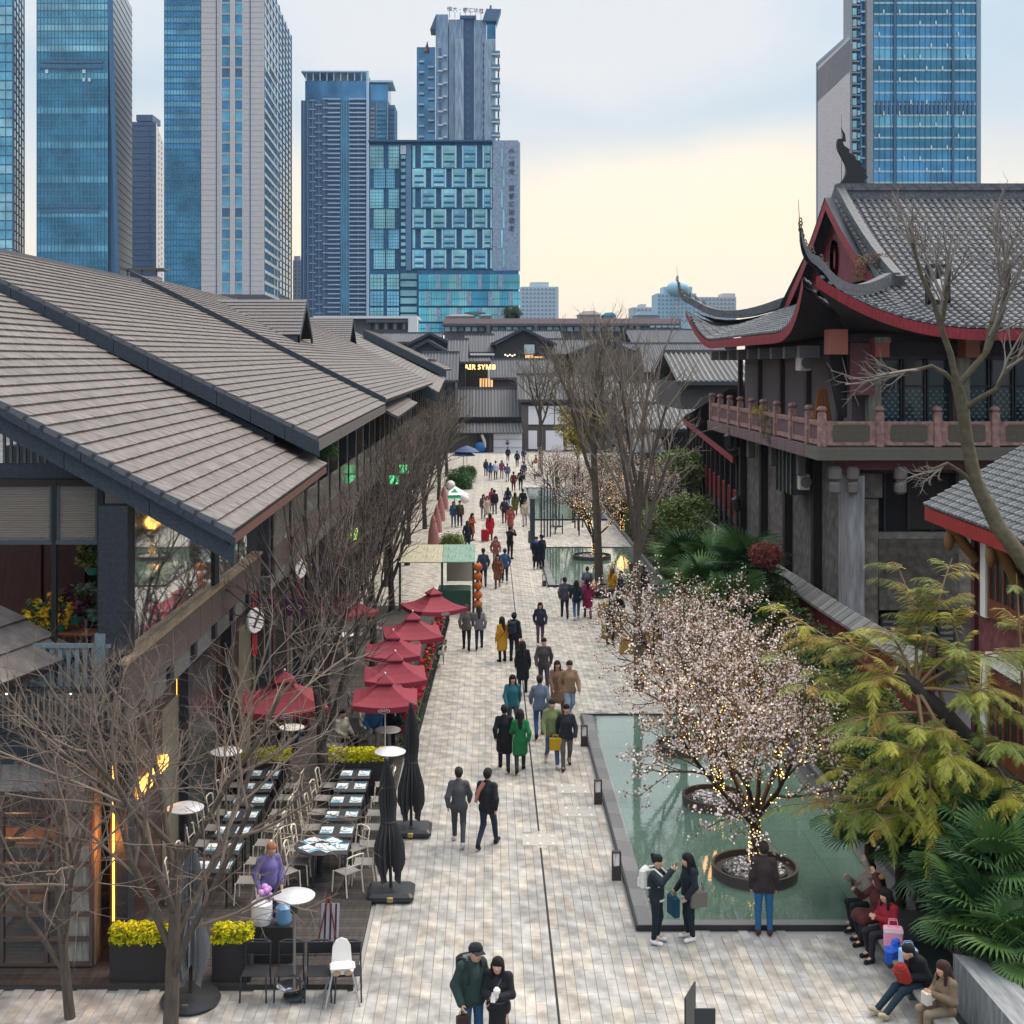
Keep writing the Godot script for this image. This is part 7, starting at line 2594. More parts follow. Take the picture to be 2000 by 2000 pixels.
func build_terrace() -> void:
	rng.seed = 303
	var y0 := 0.08
	for q in [[752,1366,35.6,1.78,0.05,"nearest burgundy umbrella of the right-hand row"],[772,1320,37.4,1.78,0.10,"second burgundy umbrella of the right-hand row"],[768,1274,40.2,1.72,0.03,"third burgundy umbrella of the right-hand row"],[806,1238,42.8,1.9,0.14,"fourth burgundy umbrella of the row, beside the flower fence"],[847,1186,47.5,1.9,0.5,"burgundy umbrella beside the kiosk"],[677,1194,46.8,1.85,0.65,"lone burgundy umbrella behind the bare trees"],[556,1372,34.4,2.2,0.2,"burgundy umbrella near the shop front, half behind twigs"]]:
		var p := at(q[0],q[1],q[2])
		umbrella(q[5],Vector3(p.x,y0,p.z),q[3],maxf(p.y,1.9),q[4])
	closed_umbrella("front dark grey closed umbrella on a square black base at the deck's edge",gp(764,1752),2.85,"charcoal canvas",Color(0.072,0.072,0.078),0,-0.035)
	closed_umbrella("rear dark grey closed umbrella on a square black base beside the pavement",gp(803,1628),3.05,"charcoal canvas",Color(0.072,0.072,0.078),0)
	closed_umbrella("pale grey closed umbrella on a round black base near the bottom left",gp(372,1958),2.75,"silver canvas",Color(0.26,0.27,0.29),1,0.01)
	for q in [[575,1752,22.6,"patio heater with a wide white dish beside the high chair"],[762,1470,29.7,"patio heater with a white dish between the closed umbrellas"],[362,1580,25.4,"patio heater with a white dish near the amber light strip"],[442,1470,29.6,"patio heater with a white dish beside the left planter"]]:
		var p := at(q[0],q[1],q[2])
		var o := thing("patio_heater",q[3],"heater",Vector3(p.x,y0,p.z),0,"white-dish patio heaters")
		extra(o,"dish",func(b): b.lathe(Vector3(0,p.y,0),[Vector2(0.36,-0.07),Vector2(0.365,-0.05),Vector2(0.25,0.0),Vector2(0.12,0.03),Vector2(0.001,0.04)],24),mat("heater dish",Color(0.68,0.69,0.72),0.3,0.3))
		extra(o,"burner",func(b): b.lathe(Vector3(0,p.y - 0.35,0),[Vector2(0.07,0),Vector2(0.09,0.26)],12),mat("anthracite",Color(0.03,0.035,0.04),0.45))
		extra(o,"pole",func(b): b.tube([Vector3.ZERO,Vector3(0,p.y,0)],[0.028,0.022],8),mat("heater pole",Color(0.18,0.18,0.17),0.4,0.4))
		extra(o,"base",func(b): b.lathe(Vector3.ZERO,[Vector2(0.2,0),Vector2(0.19,0.03),Vector2(0.05,0.06)],14),mat("anthracite",Color(0.03,0.035,0.04),0.45))
	var yg := "boxes of yellow flowers on the terrace"
	planter_box("long yellow flower box behind the right dining table",-4.15,-2.68,-33.2,0.95,yg)
	planter_box("yellow flower box behind the left dining table",-6.6,-5.15,-33.2,0.95,yg)
	planter_box("yellow flower box at the front corner below the amber strip",-6.85,-5.75,-23.25,0.72,yg)
	planter_box("short yellow flower box at the front beside the drinks stand",-5.0,-4.3,-23.25,0.72,yg)
	# dining tables laid in two long rows,with slim cream chairs
	var cream := mat("cream tube",Color(0.74,0.68,0.57),0.45)
	var c0 := chair_thing("dining_chair","cream tube dining chair at the laid tables","cream dining chairs at the laid tables",cream,mat("grey sling",Color(0.22,0.21,0.20),0.8))
	var first := true
	var rows := [[-3.40,-27.6,6,"right"],[-5.72,-26.6,7,"left"]]
	var ord := ["nearest","second","third","fourth","fifth","sixth","farthest"]
	for r in rows:
		for i in r[2]:
			var z: float = r[1] - 1.0 * i
			var nm: String = ord[i] if i < r[2] - 1 else "farthest"
			var t := thing("dining_table","%s dark laid table of the %s-hand row" % [nm,r[3]],"table",Vector3(r[0],y0,z),0,"dark dining tables set for guests")
			extra(t,"tabletop",func(b): b.cbox(T(0,0.73,0),Vector3(0.78,0.035,0.80),0.008),mat("slate top",Color(0.045,0.048,0.055),0.35))
			for q in [[-0.34,-0.35],[0.34,-0.35],[-0.34,0.35],[0.34,0.35]]:
				extra(t,"leg",func(b): b.bx(q[0] - 0.02,0,q[1] - 0.02,q[0] + 0.02,0.71,q[1] + 0.02),mat("anthracite",Color(0.03,0.035,0.04),0.45))
			for s in [-1.0,1.0]:
				place_setting(Vector3(r[0] + 0.22 * s,y0 + 0.752,z),PI / 2 * s,"place setting on the %s side of the %s table, %s-hand row" % ["left" if s < 0 else "right",nm,r[3]])
				for k in [-0.0]:
					var lb := "cream dining chair on the %s side of the %s table of the %s-hand row" % ["left" if s < 0 else "right",nm,r[3]]
					var p := Vector3(r[0] + 0.70 * s,y0,z + rr(-0.06,0.06))
					if first:
						first = false
						c0.position = p
						c0.rotation.y = -PI / 2 * s
						c0.set_meta("label",lb)
					else:
						copy(c0,p,-PI / 2 * s + rr(-0.12,0.12),lb)
	var rt := thing("round_table","round dark dining table laid for four near the front of the deck","table",gp(626,1725) + Vector3(0,y0,0))
	extra(rt,"tabletop",func(b): b.lathe(Vector3(0,0.71,0),[Vector2(0.55,0),Vector2(0.57,0.02),Vector2(0.55,0.04),Vector2(0.001,0.041)],28),mat("slate top",Color(0.045,0.048,0.055),0.35))
	extra(rt,"pedestal",func(b): b.lathe(Vector3.ZERO,[Vector2(0.3,0),Vector2(0.28,0.03),Vector2(0.04,0.06),Vector2(0.04,0.71)],14),mat("anthracite",Color(0.03,0.035,0.04),0.45))
	for i in 4:
		var a := PI / 4 + PI / 2 * i
		var side: String = ["back right","front right","front left","back left"][i]
		var d := Vector3(sin(PI - a),0,cos(PI - a))
		copy(c0,rt.position + d * 0.92,atan2(-d.x,-d.z),"cream chair at the %s of the round table" % side)
		place_setting(rt.position + d * 0.32 + Vector3(0,0.755,0),atan2(d.x,d.z),"place setting at the %s of the round table" % side)
	# white wicker seats and small round tables farther back
	var wp := [[700,1410,1.6,"white wicker chair with a black bag under the nearest umbrella"],[722,1450,0.4,"white wicker chair behind the blue-and-white guest"],[650,1490,0.9,"white wicker chair of the child behind the flower box"],[745,1385,2.6,"white wicker chair in shade of the first umbrella"],[540,1400,2.9,"white wicker chair under the umbrella by the shop front"],[580,1402,-2.9,"white wicker chair right of the one by the shop front"],[590,1335,0.2,"white wicker chair in front of the left column, nearer"],[624,1335,-0.2,"white wicker chair right of the nearer column chair"],[630,1285,2.2,"white wicker chair tipped towards the back table"],[655,1262,0.6,"white wicker chair at the back table, left"],[700,1262,-0.6,"white wicker chair at the back table, right"],[735,1250,-1.4,"white wicker chair beside the third umbrella pole"],[535,1265,0.4,"white wicker chair between the striped columns"],[680,1290,3.0,"white wicker chair with its back to the camera at the back table"],[855,1300,-1.5,"white wicker chair behind the flower fence"]]
	var w0: Node3D = null
	for q in wp:
		var p := gp(q[0],q[1]) + Vector3(0,y0,0)
		if w0 == null:
			w0 = wicker(q[3],p,q[2])
		else:
			copy(w0,p,q[2],q[3])
	for q in [[720,1432,0.34,"small white round table under the nearest umbrella"],[758,1480,0.36,"white round table of the blue and navy guests"],[560,1440,0.4,"white round table in front of the man in black"],[610,1300,0.4,"white square-edged table by the left column"],[670,1280,0.42,"white round table far back under the twigs"],[570,1475,0.35,"white round table beside the left planter"]]:
		var o := thing("cafe_table",q[3],"table",gp(q[0],q[1]) + Vector3(0,y0,0),0,"white cafe tables")
		extra(o,"tabletop",func(b): b.lathe(Vector3(0,0.70,0),[Vector2(q[2],0),Vector2(q[2] + 0.01,0.02),Vector2(q[2],0.035),Vector2(0.001,0.036)],22),mat("white top",Color(0.70,0.69,0.67),0.4))
		extra(o,"stem",func(b): b.lathe(Vector3.ZERO,[Vector2(0.22,0),Vector2(0.2,0.02),Vector2(0.03,0.05),Vector2(0.03,0.7)],12),mat("heater pole",Color(0.18,0.18,0.17),0.4,0.4))
	# high chair,folding chairs,menu easel at the front
	var hc := thing("high_chair","white plastic high chair with grey legs at the deck's front corner","chair",gp(668,1952),0.15)
	var hw := mat("high chair white",Color(0.74,0.72,0.68),0.4)
	for q in [[-1,-1],[1,-1],[-1,1],[1,1]]:
		extra(hc,"leg",func(b): b.tube([Vector3(0.30 * q[0],0,0.30 * q[1]),Vector3(0.17 * q[0],0.55,0.15 * q[1])],[0.017,0.017],7),mat("leg grey",Color(0.42,0.44,0.47),0.3,0.5))
	extra(hc,"seat",func(b):
		b.cbox(T(0,0.56,0),Vector3(0.40,0.12,0.38),0.05),hw)
	extra(hc,"backrest",func(b):
		b.prism(T(0,0.60,-0.15,0,-0.15),PackedVector2Array([Vector2(-0.18,0),Vector2(0.18,0),Vector2(0.16,0.26),Vector2(0.10,0.36),Vector2(0,0.40),Vector2(-0.10,0.36),Vector2(-0.16,0.26)]),0.05),hw)
	extra(hc,"tray",func(b): b.cbox(T(0,0.70,0.22),Vector3(0.44,0.04,0.26),0.02),hw)
	extra(hc,"leg_opening",func(b):
		for s in [-0.1,0.1]:
			b.ell(Vector3(s,0.55,0.19),Vector3(0.075,0.05,0.02),10,6),mat("high chair shade",Color(0.42,0.30,0.19),0.6))  # solid ovals, the shade of the leg holes put into their brown
	var fc0: Node3D = null
	for i in 4:
		var lb: String = ["leftmost black folding chair at the deck's front edge","second black folding chair, with a silver bowl under it","third black folding chair, left of the high chair","black folding chair half hidden behind the high chair"][i]
		var p := Vector3([-4.15,-3.55,-3.02,-2.5][i],0,-22.75)
		if fc0 == null:
			fc0 = chair_thing("folding_chair",lb,"black folding chairs at the deck front",mat("anthracite",Color(0.03,0.035,0.04),0.45),mat("black seat",Color(0.022,0.024,0.03),0.5),0.44)
			extra(fc0,"back_panel",func(b): b.box(T(0,0.74,-0.285,0,0.2),Vector3(0.42,0.22,0.02)),mat("black seat",Color(0.022,0.024,0.03),0.5))
			fc0.position = p
		else:
			copy(fc0,p,0.05 * (i - 1),lb)
	var bowl := thing("metal_bowl","shiny metal bowl under the second folding chair","bowl",Vector3(-3.5,0.16,-22.6))
	extra(bowl,"basin",func(b): b.lathe(Vector3.ZERO,[Vector2(0.12,0),Vector2(0.24,0.10),Vector2(0.25,0.11),Vector2(0.22,0.10),Vector2(0.1,0.02),Vector2(0.001,0.02)],20),mat("bright steel",Color(0.7,0.7,0.72),0.15,0.9))
	var ez := thing("menu_easel","folding easel with a striped menu board beside the round table","easel",gp(634,1868) + Vector3(0,y0,0))
	extra(ez,"board",func(b): b.box(T(0.1,0.5,0,0,-0.3),Vector3(0.34,0.8,0.02)),mat("menu board",Color(0.34,0.32,0.36),0.6))
	extra(ez,"stripe",func(b):
		for k in 3:
			b.box(T(0.01 + 0.1 * k,0.5,0.015,0,-0.3),Vector3(0.035,0.8,0.008)),mat("menu stripe",Color(0.045,0.02,0.03),0.7))
	for s in [[-0.16,0.12],[0.3,0.12],[0.08,-0.3]]:
		extra(ez,"leg",func(b): b.tube([Vector3(s[0],0,s[1] + 0.1),Vector3(0.06,1.05,-0.12)],[0.014,0.014],5),mat("mahogany",Color(0.14,0.02,0.018),0.5))
	# drinks stand with jugs
	var ds := thing("drinks_stand","low dark stand with white jar, blue jug and paper flowers behind the bare tree","stand",Vector3(-4.1,y0,-24.0))
	extra(ds,"counter",func(b): b.cbox(T(0,0.35,0),Vector3(0.9,0.7,0.4),0.02),mat("planter black",Color(0.028,0.026,0.027),0.6))
	extra(ds,"jar",func(b): b.lathe(Vector3(-0.15,0.7,0.05),[Vector2(0.17,0),Vector2(0.2,0.1),Vector2(0.2,0.38),Vector2(0.1,0.46),Vector2(0.1,0.5),Vector2(0.001,0.5)],16),mat("jar white",Color(0.7,0.7,0.72),0.3))
	extra(ds,"jug",func(b): b.lathe(Vector3(0.26,0.7,0.05),[Vector2(0.13,0),Vector2(0.15,0.05),Vector2(0.15,0.3),Vector2(0.05,0.38),Vector2(0.001,0.38)],16),mat("jug blue",Color(0.12,0.25,0.42),0.15))
	extra(ds,"paper_flower",func(b):
		for k in 7:
			b.ell(Vector3(-0.05 + 0.1 * rr(-1,1),1.25 + 0.1 * rr(-1,1),0.05 + 0.1 * rr(-1,1)),Vector3(0.07,0.06,0.07),8,5),mat("paper violet",Color(0.55,0.28,0.62),0.8))
func place_setting(p: Vector3,ry: float,label: String) -> void:
	var o: Node3D
	if not shared.has("setting"):
		o = thing("place_setting",label,"place setting",p,ry,"place settings on the dark tables")
		shared["setting"] = o
		extra(o,"placemat",func(b): b.cbox(T(0,0.003,0),Vector3(0.40,0.006,0.28),0.002),mat("mat white blue",Color(0.50,0.60,0.66),0.7))
		extra(o,"plate",func(b): b.lathe(Vector3(-0.03,0.006,0),[Vector2(0.07,0),Vector2(0.12,0.016),Vector2(0.06,0.008),Vector2(0.001,0.008)],18),mat("china",Color(0.78,0.78,0.78),0.2))
		extra(o,"napkin",func(b): b.cbox(T(0.0,0.025,0.0,0.5),Vector3(0.13,0.022,0.08),0.008),mat("napkin white",Color(0.76,0.77,0.80),0.9))
		extra(o,"blue_card",func(b): b.cbox(T(0.16,0.010,0.02),Vector3(0.05,0.006,0.2),0.002),mat("teal card",Color(0.03,0.30,0.48),0.5))
	else:
		copy(shared["setting"],p,ry,label)
# ---- people: bones joined by a smooth minimum and meshed as one surface; clothes and hair are meshes of their own
func nets(bones: Array,cell: float,k := 0.035) -> MB:
	var lo := Vector3(1e9,1e9,1e9)
	var hi := -lo
	for b in bones:
		var r: float = maxf(b[2],b[3]) + cell * 2.0 + k * 0.5
		for q in [b[0],b[1]]:
			lo = lo.min(q - Vector3.ONE * r)
			hi = hi.max(q + Vector3.ONE * r)
	var nx := int((hi.x - lo.x) / cell) + 2
	var ny := int((hi.y - lo.y) / cell) + 2
	var nz := int((hi.z - lo.z) / cell) + 2
	var f := PackedFloat32Array()
	f.resize(nx * ny * nz)
	f.fill(1.0)
	for b in bones:
		var a: Vector3 = b[0]
		var ab: Vector3 = b[1] - a
		var ra: float = b[2]
		var rb: float = b[3]
		var l2 := maxf(ab.length_squared(),1e-8)
		var m := maxf(ra,rb) + k + cell * 1.8
		var p0: Vector3 = (a.min(b[1]) - Vector3.ONE * m - lo) / cell
		var p1: Vector3 = (a.max(b[1]) + Vector3.ONE * m - lo) / cell
		for z in range(maxi(0,int(p0.z)),mini(nz,int(p1.z) + 2)):
			for y in range(maxi(0,int(p0.y)),mini(ny,int(p1.y) + 2)):
				var at0 := (z * ny + y) * nx
				for x in range(maxi(0,int(p0.x)),mini(nx,int(p1.x) + 2)):
					var p := Vector3(x,y,z) * cell + lo - a
					var h := clampf(p.dot(ab) / l2,0.0,1.0)
					var d := (p - ab * h).length() - ra - (rb - ra) * h
					var o := f[at0 + x]
					var e := k - absf(d - o)
					f[at0 + x] = minf(d,o) - (e * e / (4.0 * k) if e > 0.0 else 0.0)
	var m2 := MB.new()
	var ids := {}
	var vs := PackedVector3Array()
	var ns := PackedVector3Array()
	var dy := nx
	var dz := nx * ny
	var lim := cell * 1.8
	for z in nz - 1:
		for y in ny - 1:
			for x in nx - 1:
				var i := x + y * dy + z * dz
				var f0 := f[i]
				if f0 > lim or f0 < -lim:
					continue
				var c := [f0,f[i + 1],f[i + dy],f[i + dy + 1],f[i + dz],f[i + dz + 1],f[i + dz + dy],f[i + dz + dy + 1]]
				var neg := 0
				for q in c:
					if q < 0.0:
						neg += 1
				if neg == 0 or neg == 8:
					continue
				var s := Vector3.ZERO
				var n := 0
				for e in [[0,1],[2,3],[4,5],[6,7],[0,2],[1,3],[4,6],[5,7],[0,4],[1,5],[2,6],[3,7]]:
					var u: float = c[e[0]]
					var v: float = c[e[1]]
					if (u < 0.0) != (v < 0.0):
						var t := u / (u - v)
						var pa := Vector3(e[0] & 1,(e[0] >> 1) & 1,e[0] >> 2)
						var pb := Vector3(e[1] & 1,(e[1] >> 1) & 1,e[1] >> 2)
						s += pa.lerp(pb,t)
						n += 1
				ids[i] = vs.size()
				vs.append((Vector3(x,y,z) + s / n) * cell + lo)
				ns.append(Vector3(c[1] + c[3] + c[5] + c[7] - c[0] - c[2] - c[4] - c[6],c[2] + c[3] + c[6] + c[7] - c[0] - c[1] - c[4] - c[5],c[4] + c[5] + c[6] + c[7] - c[0] - c[1] - c[2] - c[3]).normalized())
	for i in ids:
		for e in [[1,dy,dz],[dy,dz,1],[dz,1,dy]]:
			var u: float = f[i]
			var v: float = f[i + e[0]]
			if (u < 0.0) == (v < 0.0):
				continue
			var q := [i,i - e[1],i - e[1] - e[2],i - e[2]]
			var ok := true
			for w in q:
				ok = ok and ids.has(w)
			if not ok:
				continue
			var g := [ids[q[0]],ids[q[1]],ids[q[2]],ids[q[3]]]
			if u < 0.0:
				g.reverse()
			m2.quadn(vs[g[3]],vs[g[2]],vs[g[1]],vs[g[0]],ns[g[3]],ns[g[2]],ns[g[1]],ns[g[0]])
	return m2
func pose_joints(kind: String) -> Dictionary:
	var j := {"pel": Vector3(0,0.95,0),"che": Vector3(0,1.26,0),"nek": Vector3(0,1.45,0),"hed": Vector3(0,1.60,0.025)}
	for s in [1.0,-1.0]:
		var k := "L" if s > 0 else "R"
		j["sh" + k] = Vector3(0.165 * s,1.395,-0.01)
		j["el" + k] = Vector3(0.222 * s,1.12,-0.02)
		j["wr" + k] = Vector3(0.235 * s,0.87,0.07)
		j["hi" + k] = Vector3(0.095 * s,0.92,0)
		j["kn" + k] = Vector3(0.105 * s,0.49,0.015)
		j["an" + k] = Vector3(0.11 * s,0.08,-0.02)
		j["to" + k] = Vector3(0.13 * s,0.035,0.14)
	var st := 0.0
	if kind == "walk" or kind == "walk2":
		st = 1.0 if kind == "walk" else -1.0
		for s in [1.0,-1.0]:
			var k := "L" if s > 0 else "R"
			var w: float = s * st
			j["kn" + k] = Vector3(0.10 * s,0.50,0.19 if w > 0 else 0.02)
			j["an" + k] = Vector3(0.10 * s,0.085 if w > 0 else 0.16,0.29 if w > 0 else -0.33)
			j["to" + k] = j["an" + k] + (Vector3(0.02 * s,-0.02,0.16) if w > 0 else Vector3(0.01 * s,-0.12,0.11))
			j["el" + k] = Vector3(0.25 * s,1.13,-0.13 if w > 0 else 0.07)
			j["wr" + k] = Vector3(0.235 * s,0.92,-0.12 if w > 0 else 0.25)
		for k in ["pel","hiL","hiR"]:
			j[k].y -= 0.02
	elif kind == "phone" or kind == "photo":
		var up := 0.0 if kind == "phone" else 0.34
		for s in [1.0,-1.0]:
			var k := "L" if s > 0 else "R"
			j["el" + k] = Vector3(0.24 * s,1.13 + up * 0.45,0.07 + up * 0.3)
			j["wr" + k] = Vector3(0.065 * s,1.16 + up,0.27 + up * 0.2)
		j.hed += Vector3(0,-0.025,0.05) if kind == "phone" else Vector3.ZERO
		j.knL.z += 0.03
	elif kind == "bag":
		j.elR = Vector3(-0.27,1.13,-0.03)
		j.wrR = Vector3(-0.26,0.92,0.16)
		j.elL = Vector3(0.25,1.14,0.0)
		j.wrL = Vector3(0.20,0.93,0.16)
		j.hed += Vector3(0.035,-0.02,0.04)
	elif kind.begins_with("sit"):
		var dy := -0.44
		for k in ["pel","che","nek","hed","shL","shR","elL","elR","wrL","wrR","hiL","hiR"]:
			j[k].y += dy
		for s in [1.0,-1.0]:
			var k := "L" if s > 0 else "R"
			j["kn" + k] = Vector3(0.11 * s,0.50,0.44)
			j["an" + k] = Vector3(0.11 * s,0.085,0.42 + 0.05 * s)
			j["to" + k] = j["an" + k] + Vector3(0.02 * s,-0.045,0.15)
			j["wr" + k] = Vector3(0.15 * s,0.62,0.27)
			j["el" + k] = Vector3(0.25 * s,0.70,0.04)
		if kind == "sitreach":
			j.elR = Vector3(-0.24,0.80,0.22)
			j.wrR = Vector3(-0.14,0.98,0.44)
			j.elL = Vector3(0.22,1.13,0.13)
			j.wrL = Vector3(0.17,1.38,0.20)
		elif kind == "sitlean":
			for k in ["che","nek","hed","shL","shR","elL","elR"]:
				j[k] += Vector3(0.02,-0.04 - (0.10 if k == "hed" else 0.0),0.10 + (j[k].y - 0.8) * 0.55)
			for s in [1.0,-1.0]:
				var k := "L" if s > 0 else "R"
				j["wr" + k] = Vector3(0.08 * s,0.64,0.36)
				j["kn" + k] = Vector3(0.09 * s,0.42,0.50)
				j["an" + k] = Vector3(0.10 * s,0.09,0.88)
				j["to" + k] = j["an" + k] + Vector3(0.03 * s,0.05,0.14)
		elif kind == "sitphone":
			j.wrL = Vector3(0.06,0.80,0.30)
			j.wrR = Vector3(-0.05,0.78,0.30)
			j.hed += Vector3(0,-0.02,0.04)
	return j
func garment(j: Dictionary,kind: String,fine := false) -> Array:
	var b := []
	var sh: Vector3 = (j.shL + j.shR) * 0.5
	match kind:
		"body":
			b = [[j.pel,j.che,0.125,0.13],[j.che,sh,0.13,0.10],[j.shL,j.shR,0.062,0.062],[j.nek,j.hed,0.052,0.05],[j.hed + Vector3(0,0.035,-0.015),j.hed + Vector3(0,0.045,0.0),0.094,0.094],[j.hed + Vector3(0,-0.055,0.03),j.hed + Vector3(0,-0.02,0.03),0.058,0.066]]
			for k in ["L","R"]:
				b.append([j["sh" + k],j["el" + k],0.054,0.041])
				b.append([j["el" + k],j["wr" + k],0.040,0.028])
				b.append([j["hi" + k],j["kn" + k],0.085,0.056])
				b.append([j["kn" + k],j["an" + k],0.055,0.040])
				b.append([j["an" + k],j["to" + k],0.042,0.034])
				if not fine:
					var d: Vector3 = (j["wr" + k] - j["el" + k]).normalized()
					b.append([j["wr" + k] + d * 0.03,j["wr" + k] + d * 0.13,0.036,0.024])
			var fwd := Vector3(0,0,1)
			b.append([j.hed + fwd * 0.098 + Vector3(0,0.005,0),j.hed + fwd * 0.105 + Vector3(0,-0.02,0),0.011,0.015])
		"jacket","coat","puffer":
			var g := 0.045 if kind == "puffer" else 0.028
			b = [[j.pel + Vector3(0,0.0,0),j.che,0.128 + g,0.138 + g],[j.che,sh,0.138 + g,0.085 + g * 0.6],[j.shL,j.shR,0.062 + g * 0.35,0.062 + g * 0.35],[j.nek - Vector3(0,0.06,0),j.nek + Vector3(0,0.015,-0.005),0.075,0.07]]
			for k in ["L","R"]:
				b.append([j["sh" + k],j["el" + k],0.060 + g * 0.5,0.048 + g * 0.6])
				b.append([j["el" + k],j["wr" + k],0.05 + g * 0.7,0.042 + g * 0.4])
				b.append([j["hi" + k] + Vector3(0,0.0,0),j["hi" + k].lerp(j["kn" + k],0.12),0.10 + g * 0.5,0.10 + g * 0.5])
			if kind == "coat":
				for k in ["L","R"]:
					b.append([j["hi" + k],j["hi" + k].lerp(j["kn" + k],0.92),0.115,0.12])
				b.append([(j.hiL + j.hiR) * 0.5,(j.knL + j.knR) * 0.5 + Vector3(0,0.05,0),0.13,0.14])
		"trousers":
			for k in ["L","R"]:
				b.append([j["hi" + k],j["kn" + k],0.098,0.068])
				b.append([j["kn" + k],j["an" + k] + Vector3(0,0.03,0),0.068,0.055])
			b.append([j.pel,(j.hiL + j.hiR) * 0.5 - Vector3(0,0.04,0),0.125,0.11])
		"skirt":
			var e: Vector3 = (j.anL + j.anR) * 0.5 + Vector3(0,0.17,0)
			b = [[j.pel + Vector3(0,0.05,0),j.pel - Vector3(0,0.15,0),0.13,0.155],[j.pel - Vector3(0,0.15,0),e,0.155,0.20]]
		"hair_short":
			b = [[j.hed + Vector3(0,0.055,-0.03),j.hed + Vector3(0,0.075,0.01),0.098,0.096],[j.hed + Vector3(0,0.0,-0.055),j.hed + Vector3(0,0.03,-0.05),0.068,0.078]]
		"hair_long":
			b = [[j.hed + Vector3(0,0.055,-0.03),j.hed + Vector3(0,0.07,0.005),0.101,0.098],[j.hed + Vector3(0,0.02,-0.06),j.che + Vector3(0,0.03,-0.15),0.09,0.06],[j.hed + Vector3(0.085,0.02,0.0),j.hed + Vector3(0.10,-0.2,0.02),0.038,0.028],[j.hed + Vector3(-0.085,0.02,0.0),j.hed + Vector3(-0.10,-0.2,0.02),0.038,0.028]]
		"hair_bun":
			b = [[j.hed + Vector3(0,0.055,-0.03),j.hed + Vector3(0,0.075,0.01),0.098,0.096],[j.hed + Vector3(0,0.12,-0.09),j.hed + Vector3(0,0.13,-0.10),0.05,0.05]]
		"shoeL","shoeR":
			var k := kind[-1]
			b = [[j["an" + k] - Vector3(0,0.03,0.03),j["to" + k],0.05,0.042],[j["an" + k],j["an" + k] - Vector3(0,0.03,0),0.052,0.05]]
	return b
func hand(j: Dictionary,k: String,grip: float) -> Array:  # palm,four unequal bent fingers and a thumb from the palm's side
	var w: Vector3 = j["wr" + k]
	var d: Vector3 = (w - j["el" + k]).normalized()
	var s := 1.0 if k == "L" else -1.0
	var inw := Vector3(-s,0,0)
	var side := d.cross(inw).normalized()
	inw = side.cross(d).normalized()
	var o := w + d * 0.03
	var b := [[o - side * 0.018,o + d * 0.055 - side * 0.024,0.018,0.015],[o + side * 0.018,o + d * 0.055 + side * 0.024,0.018,0.015],[w - d * 0.03,o + d * 0.03,0.026,0.02]]
	for i in 4:
		var q := o + d * 0.062 + side * (0.030 - 0.020 * i)
		var ln: float = [0.034,0.040,0.038,0.030][i]
		var d1 := (d + inw * grip * 0.6).normalized()
		var d2 := (d + inw * grip * 1.8).normalized()
		b.append([q,q + d1 * ln,0.0095,0.009])
		b.append([q + d1 * ln,q + d1 * ln + d2 * ln * 0.85,0.009,0.0075])
	var t := o + side * 0.03 + d * 0.008
	var td := (d * 0.55 + side * 0.75 + inw * 0.5).normalized()
	b.append([t,t + td * 0.036,0.012,0.010])
	b.append([t + td * 0.036,t + td * 0.036 + (td + d * 0.6).normalized() * 0.028,0.010,0.008])
	return b
func cloth(hex: String) -> StandardMaterial3D:
	var c := Color(hex).srgb_to_linear()
	var fresh := not mats.has("cloth " + hex)
	var m := mat("cloth " + hex,c,0.85,0,grain(),6.0,0.0,false)
	if fresh:
		m.rim_enabled = true
		m.rim = 0.25
	return m
func worn(pose: String,g: String,cell: float) -> ArrayMesh:
	var key := "%s/%s/%d" % [pose,g,int(cell * 1000)]
	if not shared.has(key):
		shared[key] = nets(garment(pose_joints(pose),g,cell < 0.022 and g == "body"),cell).mesh()
	return shared[key]
# wear: [upper kind,colour,lower kind,colour,hair kind,hair colour,shoe colour]
func person(label: String,pos: Vector3,yaw: float,pose: String,wear: Array,near := false,sc := 1.0,group := "people on the promenade") -> Node3D:
	var o := thing("person",label,"person",pos,yaw,group)
	o.scale = Vector3.ONE * sc
	var cell := 0.02 if near else 0.034
	var skin := mat("skin",Color(0.50,0.29,0.205),0.55)
	var j := pose_joints(pose)
	var key := pose + "/whole/" + str(near)
	if not shared.has(key):
		var m := nets(garment(j,"body",near),cell)
		if near:
			for k in ["L","R"]:
				var h := nets(hand(j,k,0.9 if pose in ["phone","photo","bag","sitreach","sitphone"] else 0.35),0.0058,0.008)
				m.v.append_array(h.v); m.n.append_array(h.n); m.c.append_array(h.c)
		shared[key] = m.mesh()
	part(o,"body",shared[key],skin)
	part(o,wear[0],worn(pose,wear[0],cell),cloth(wear[1]))
	part(o,wear[2],worn(pose,wear[2],cell),cloth(wear[3]))
	part(o,"hair",worn(pose,wear[4],cell * 0.8),cloth(wear[5]))
	part(o,"shoe",worn(pose,"shoeL",cell * 0.8),cloth(wear[6]))
	part(o,"shoe",worn(pose,"shoeR",cell * 0.8),cloth(wear[6]))
	if near:
		for s in [1.0,-1.0]:
			var m := MB.new()
			m.ell(j.hed + Vector3(0.033 * s,0.022,0.082),Vector3(0.013,0.007,0.006),8,5)
			part(o,"eye",m,cloth("#1a1412"))
			m = MB.new()
			m.box(TV(j.hed + Vector3(0.034 * s,0.045,0.083)),Vector3(0.032,0.006,0.008))
			part(o,"brow",m,cloth("#241a16"))
			m = MB.new()
			m.ell(j.hed + Vector3(0.093 * s,0.0,-0.01),Vector3(0.012,0.03,0.018),8,5)
			part(o,"ear",m,skin)
		var lip := MB.new()
		lip.ell(j.hed + Vector3(0,-0.045,0.093),Vector3(0.022,0.007,0.008),8,5)
		part(o,"mouth",lip,cloth("#a0524c"))
	return o
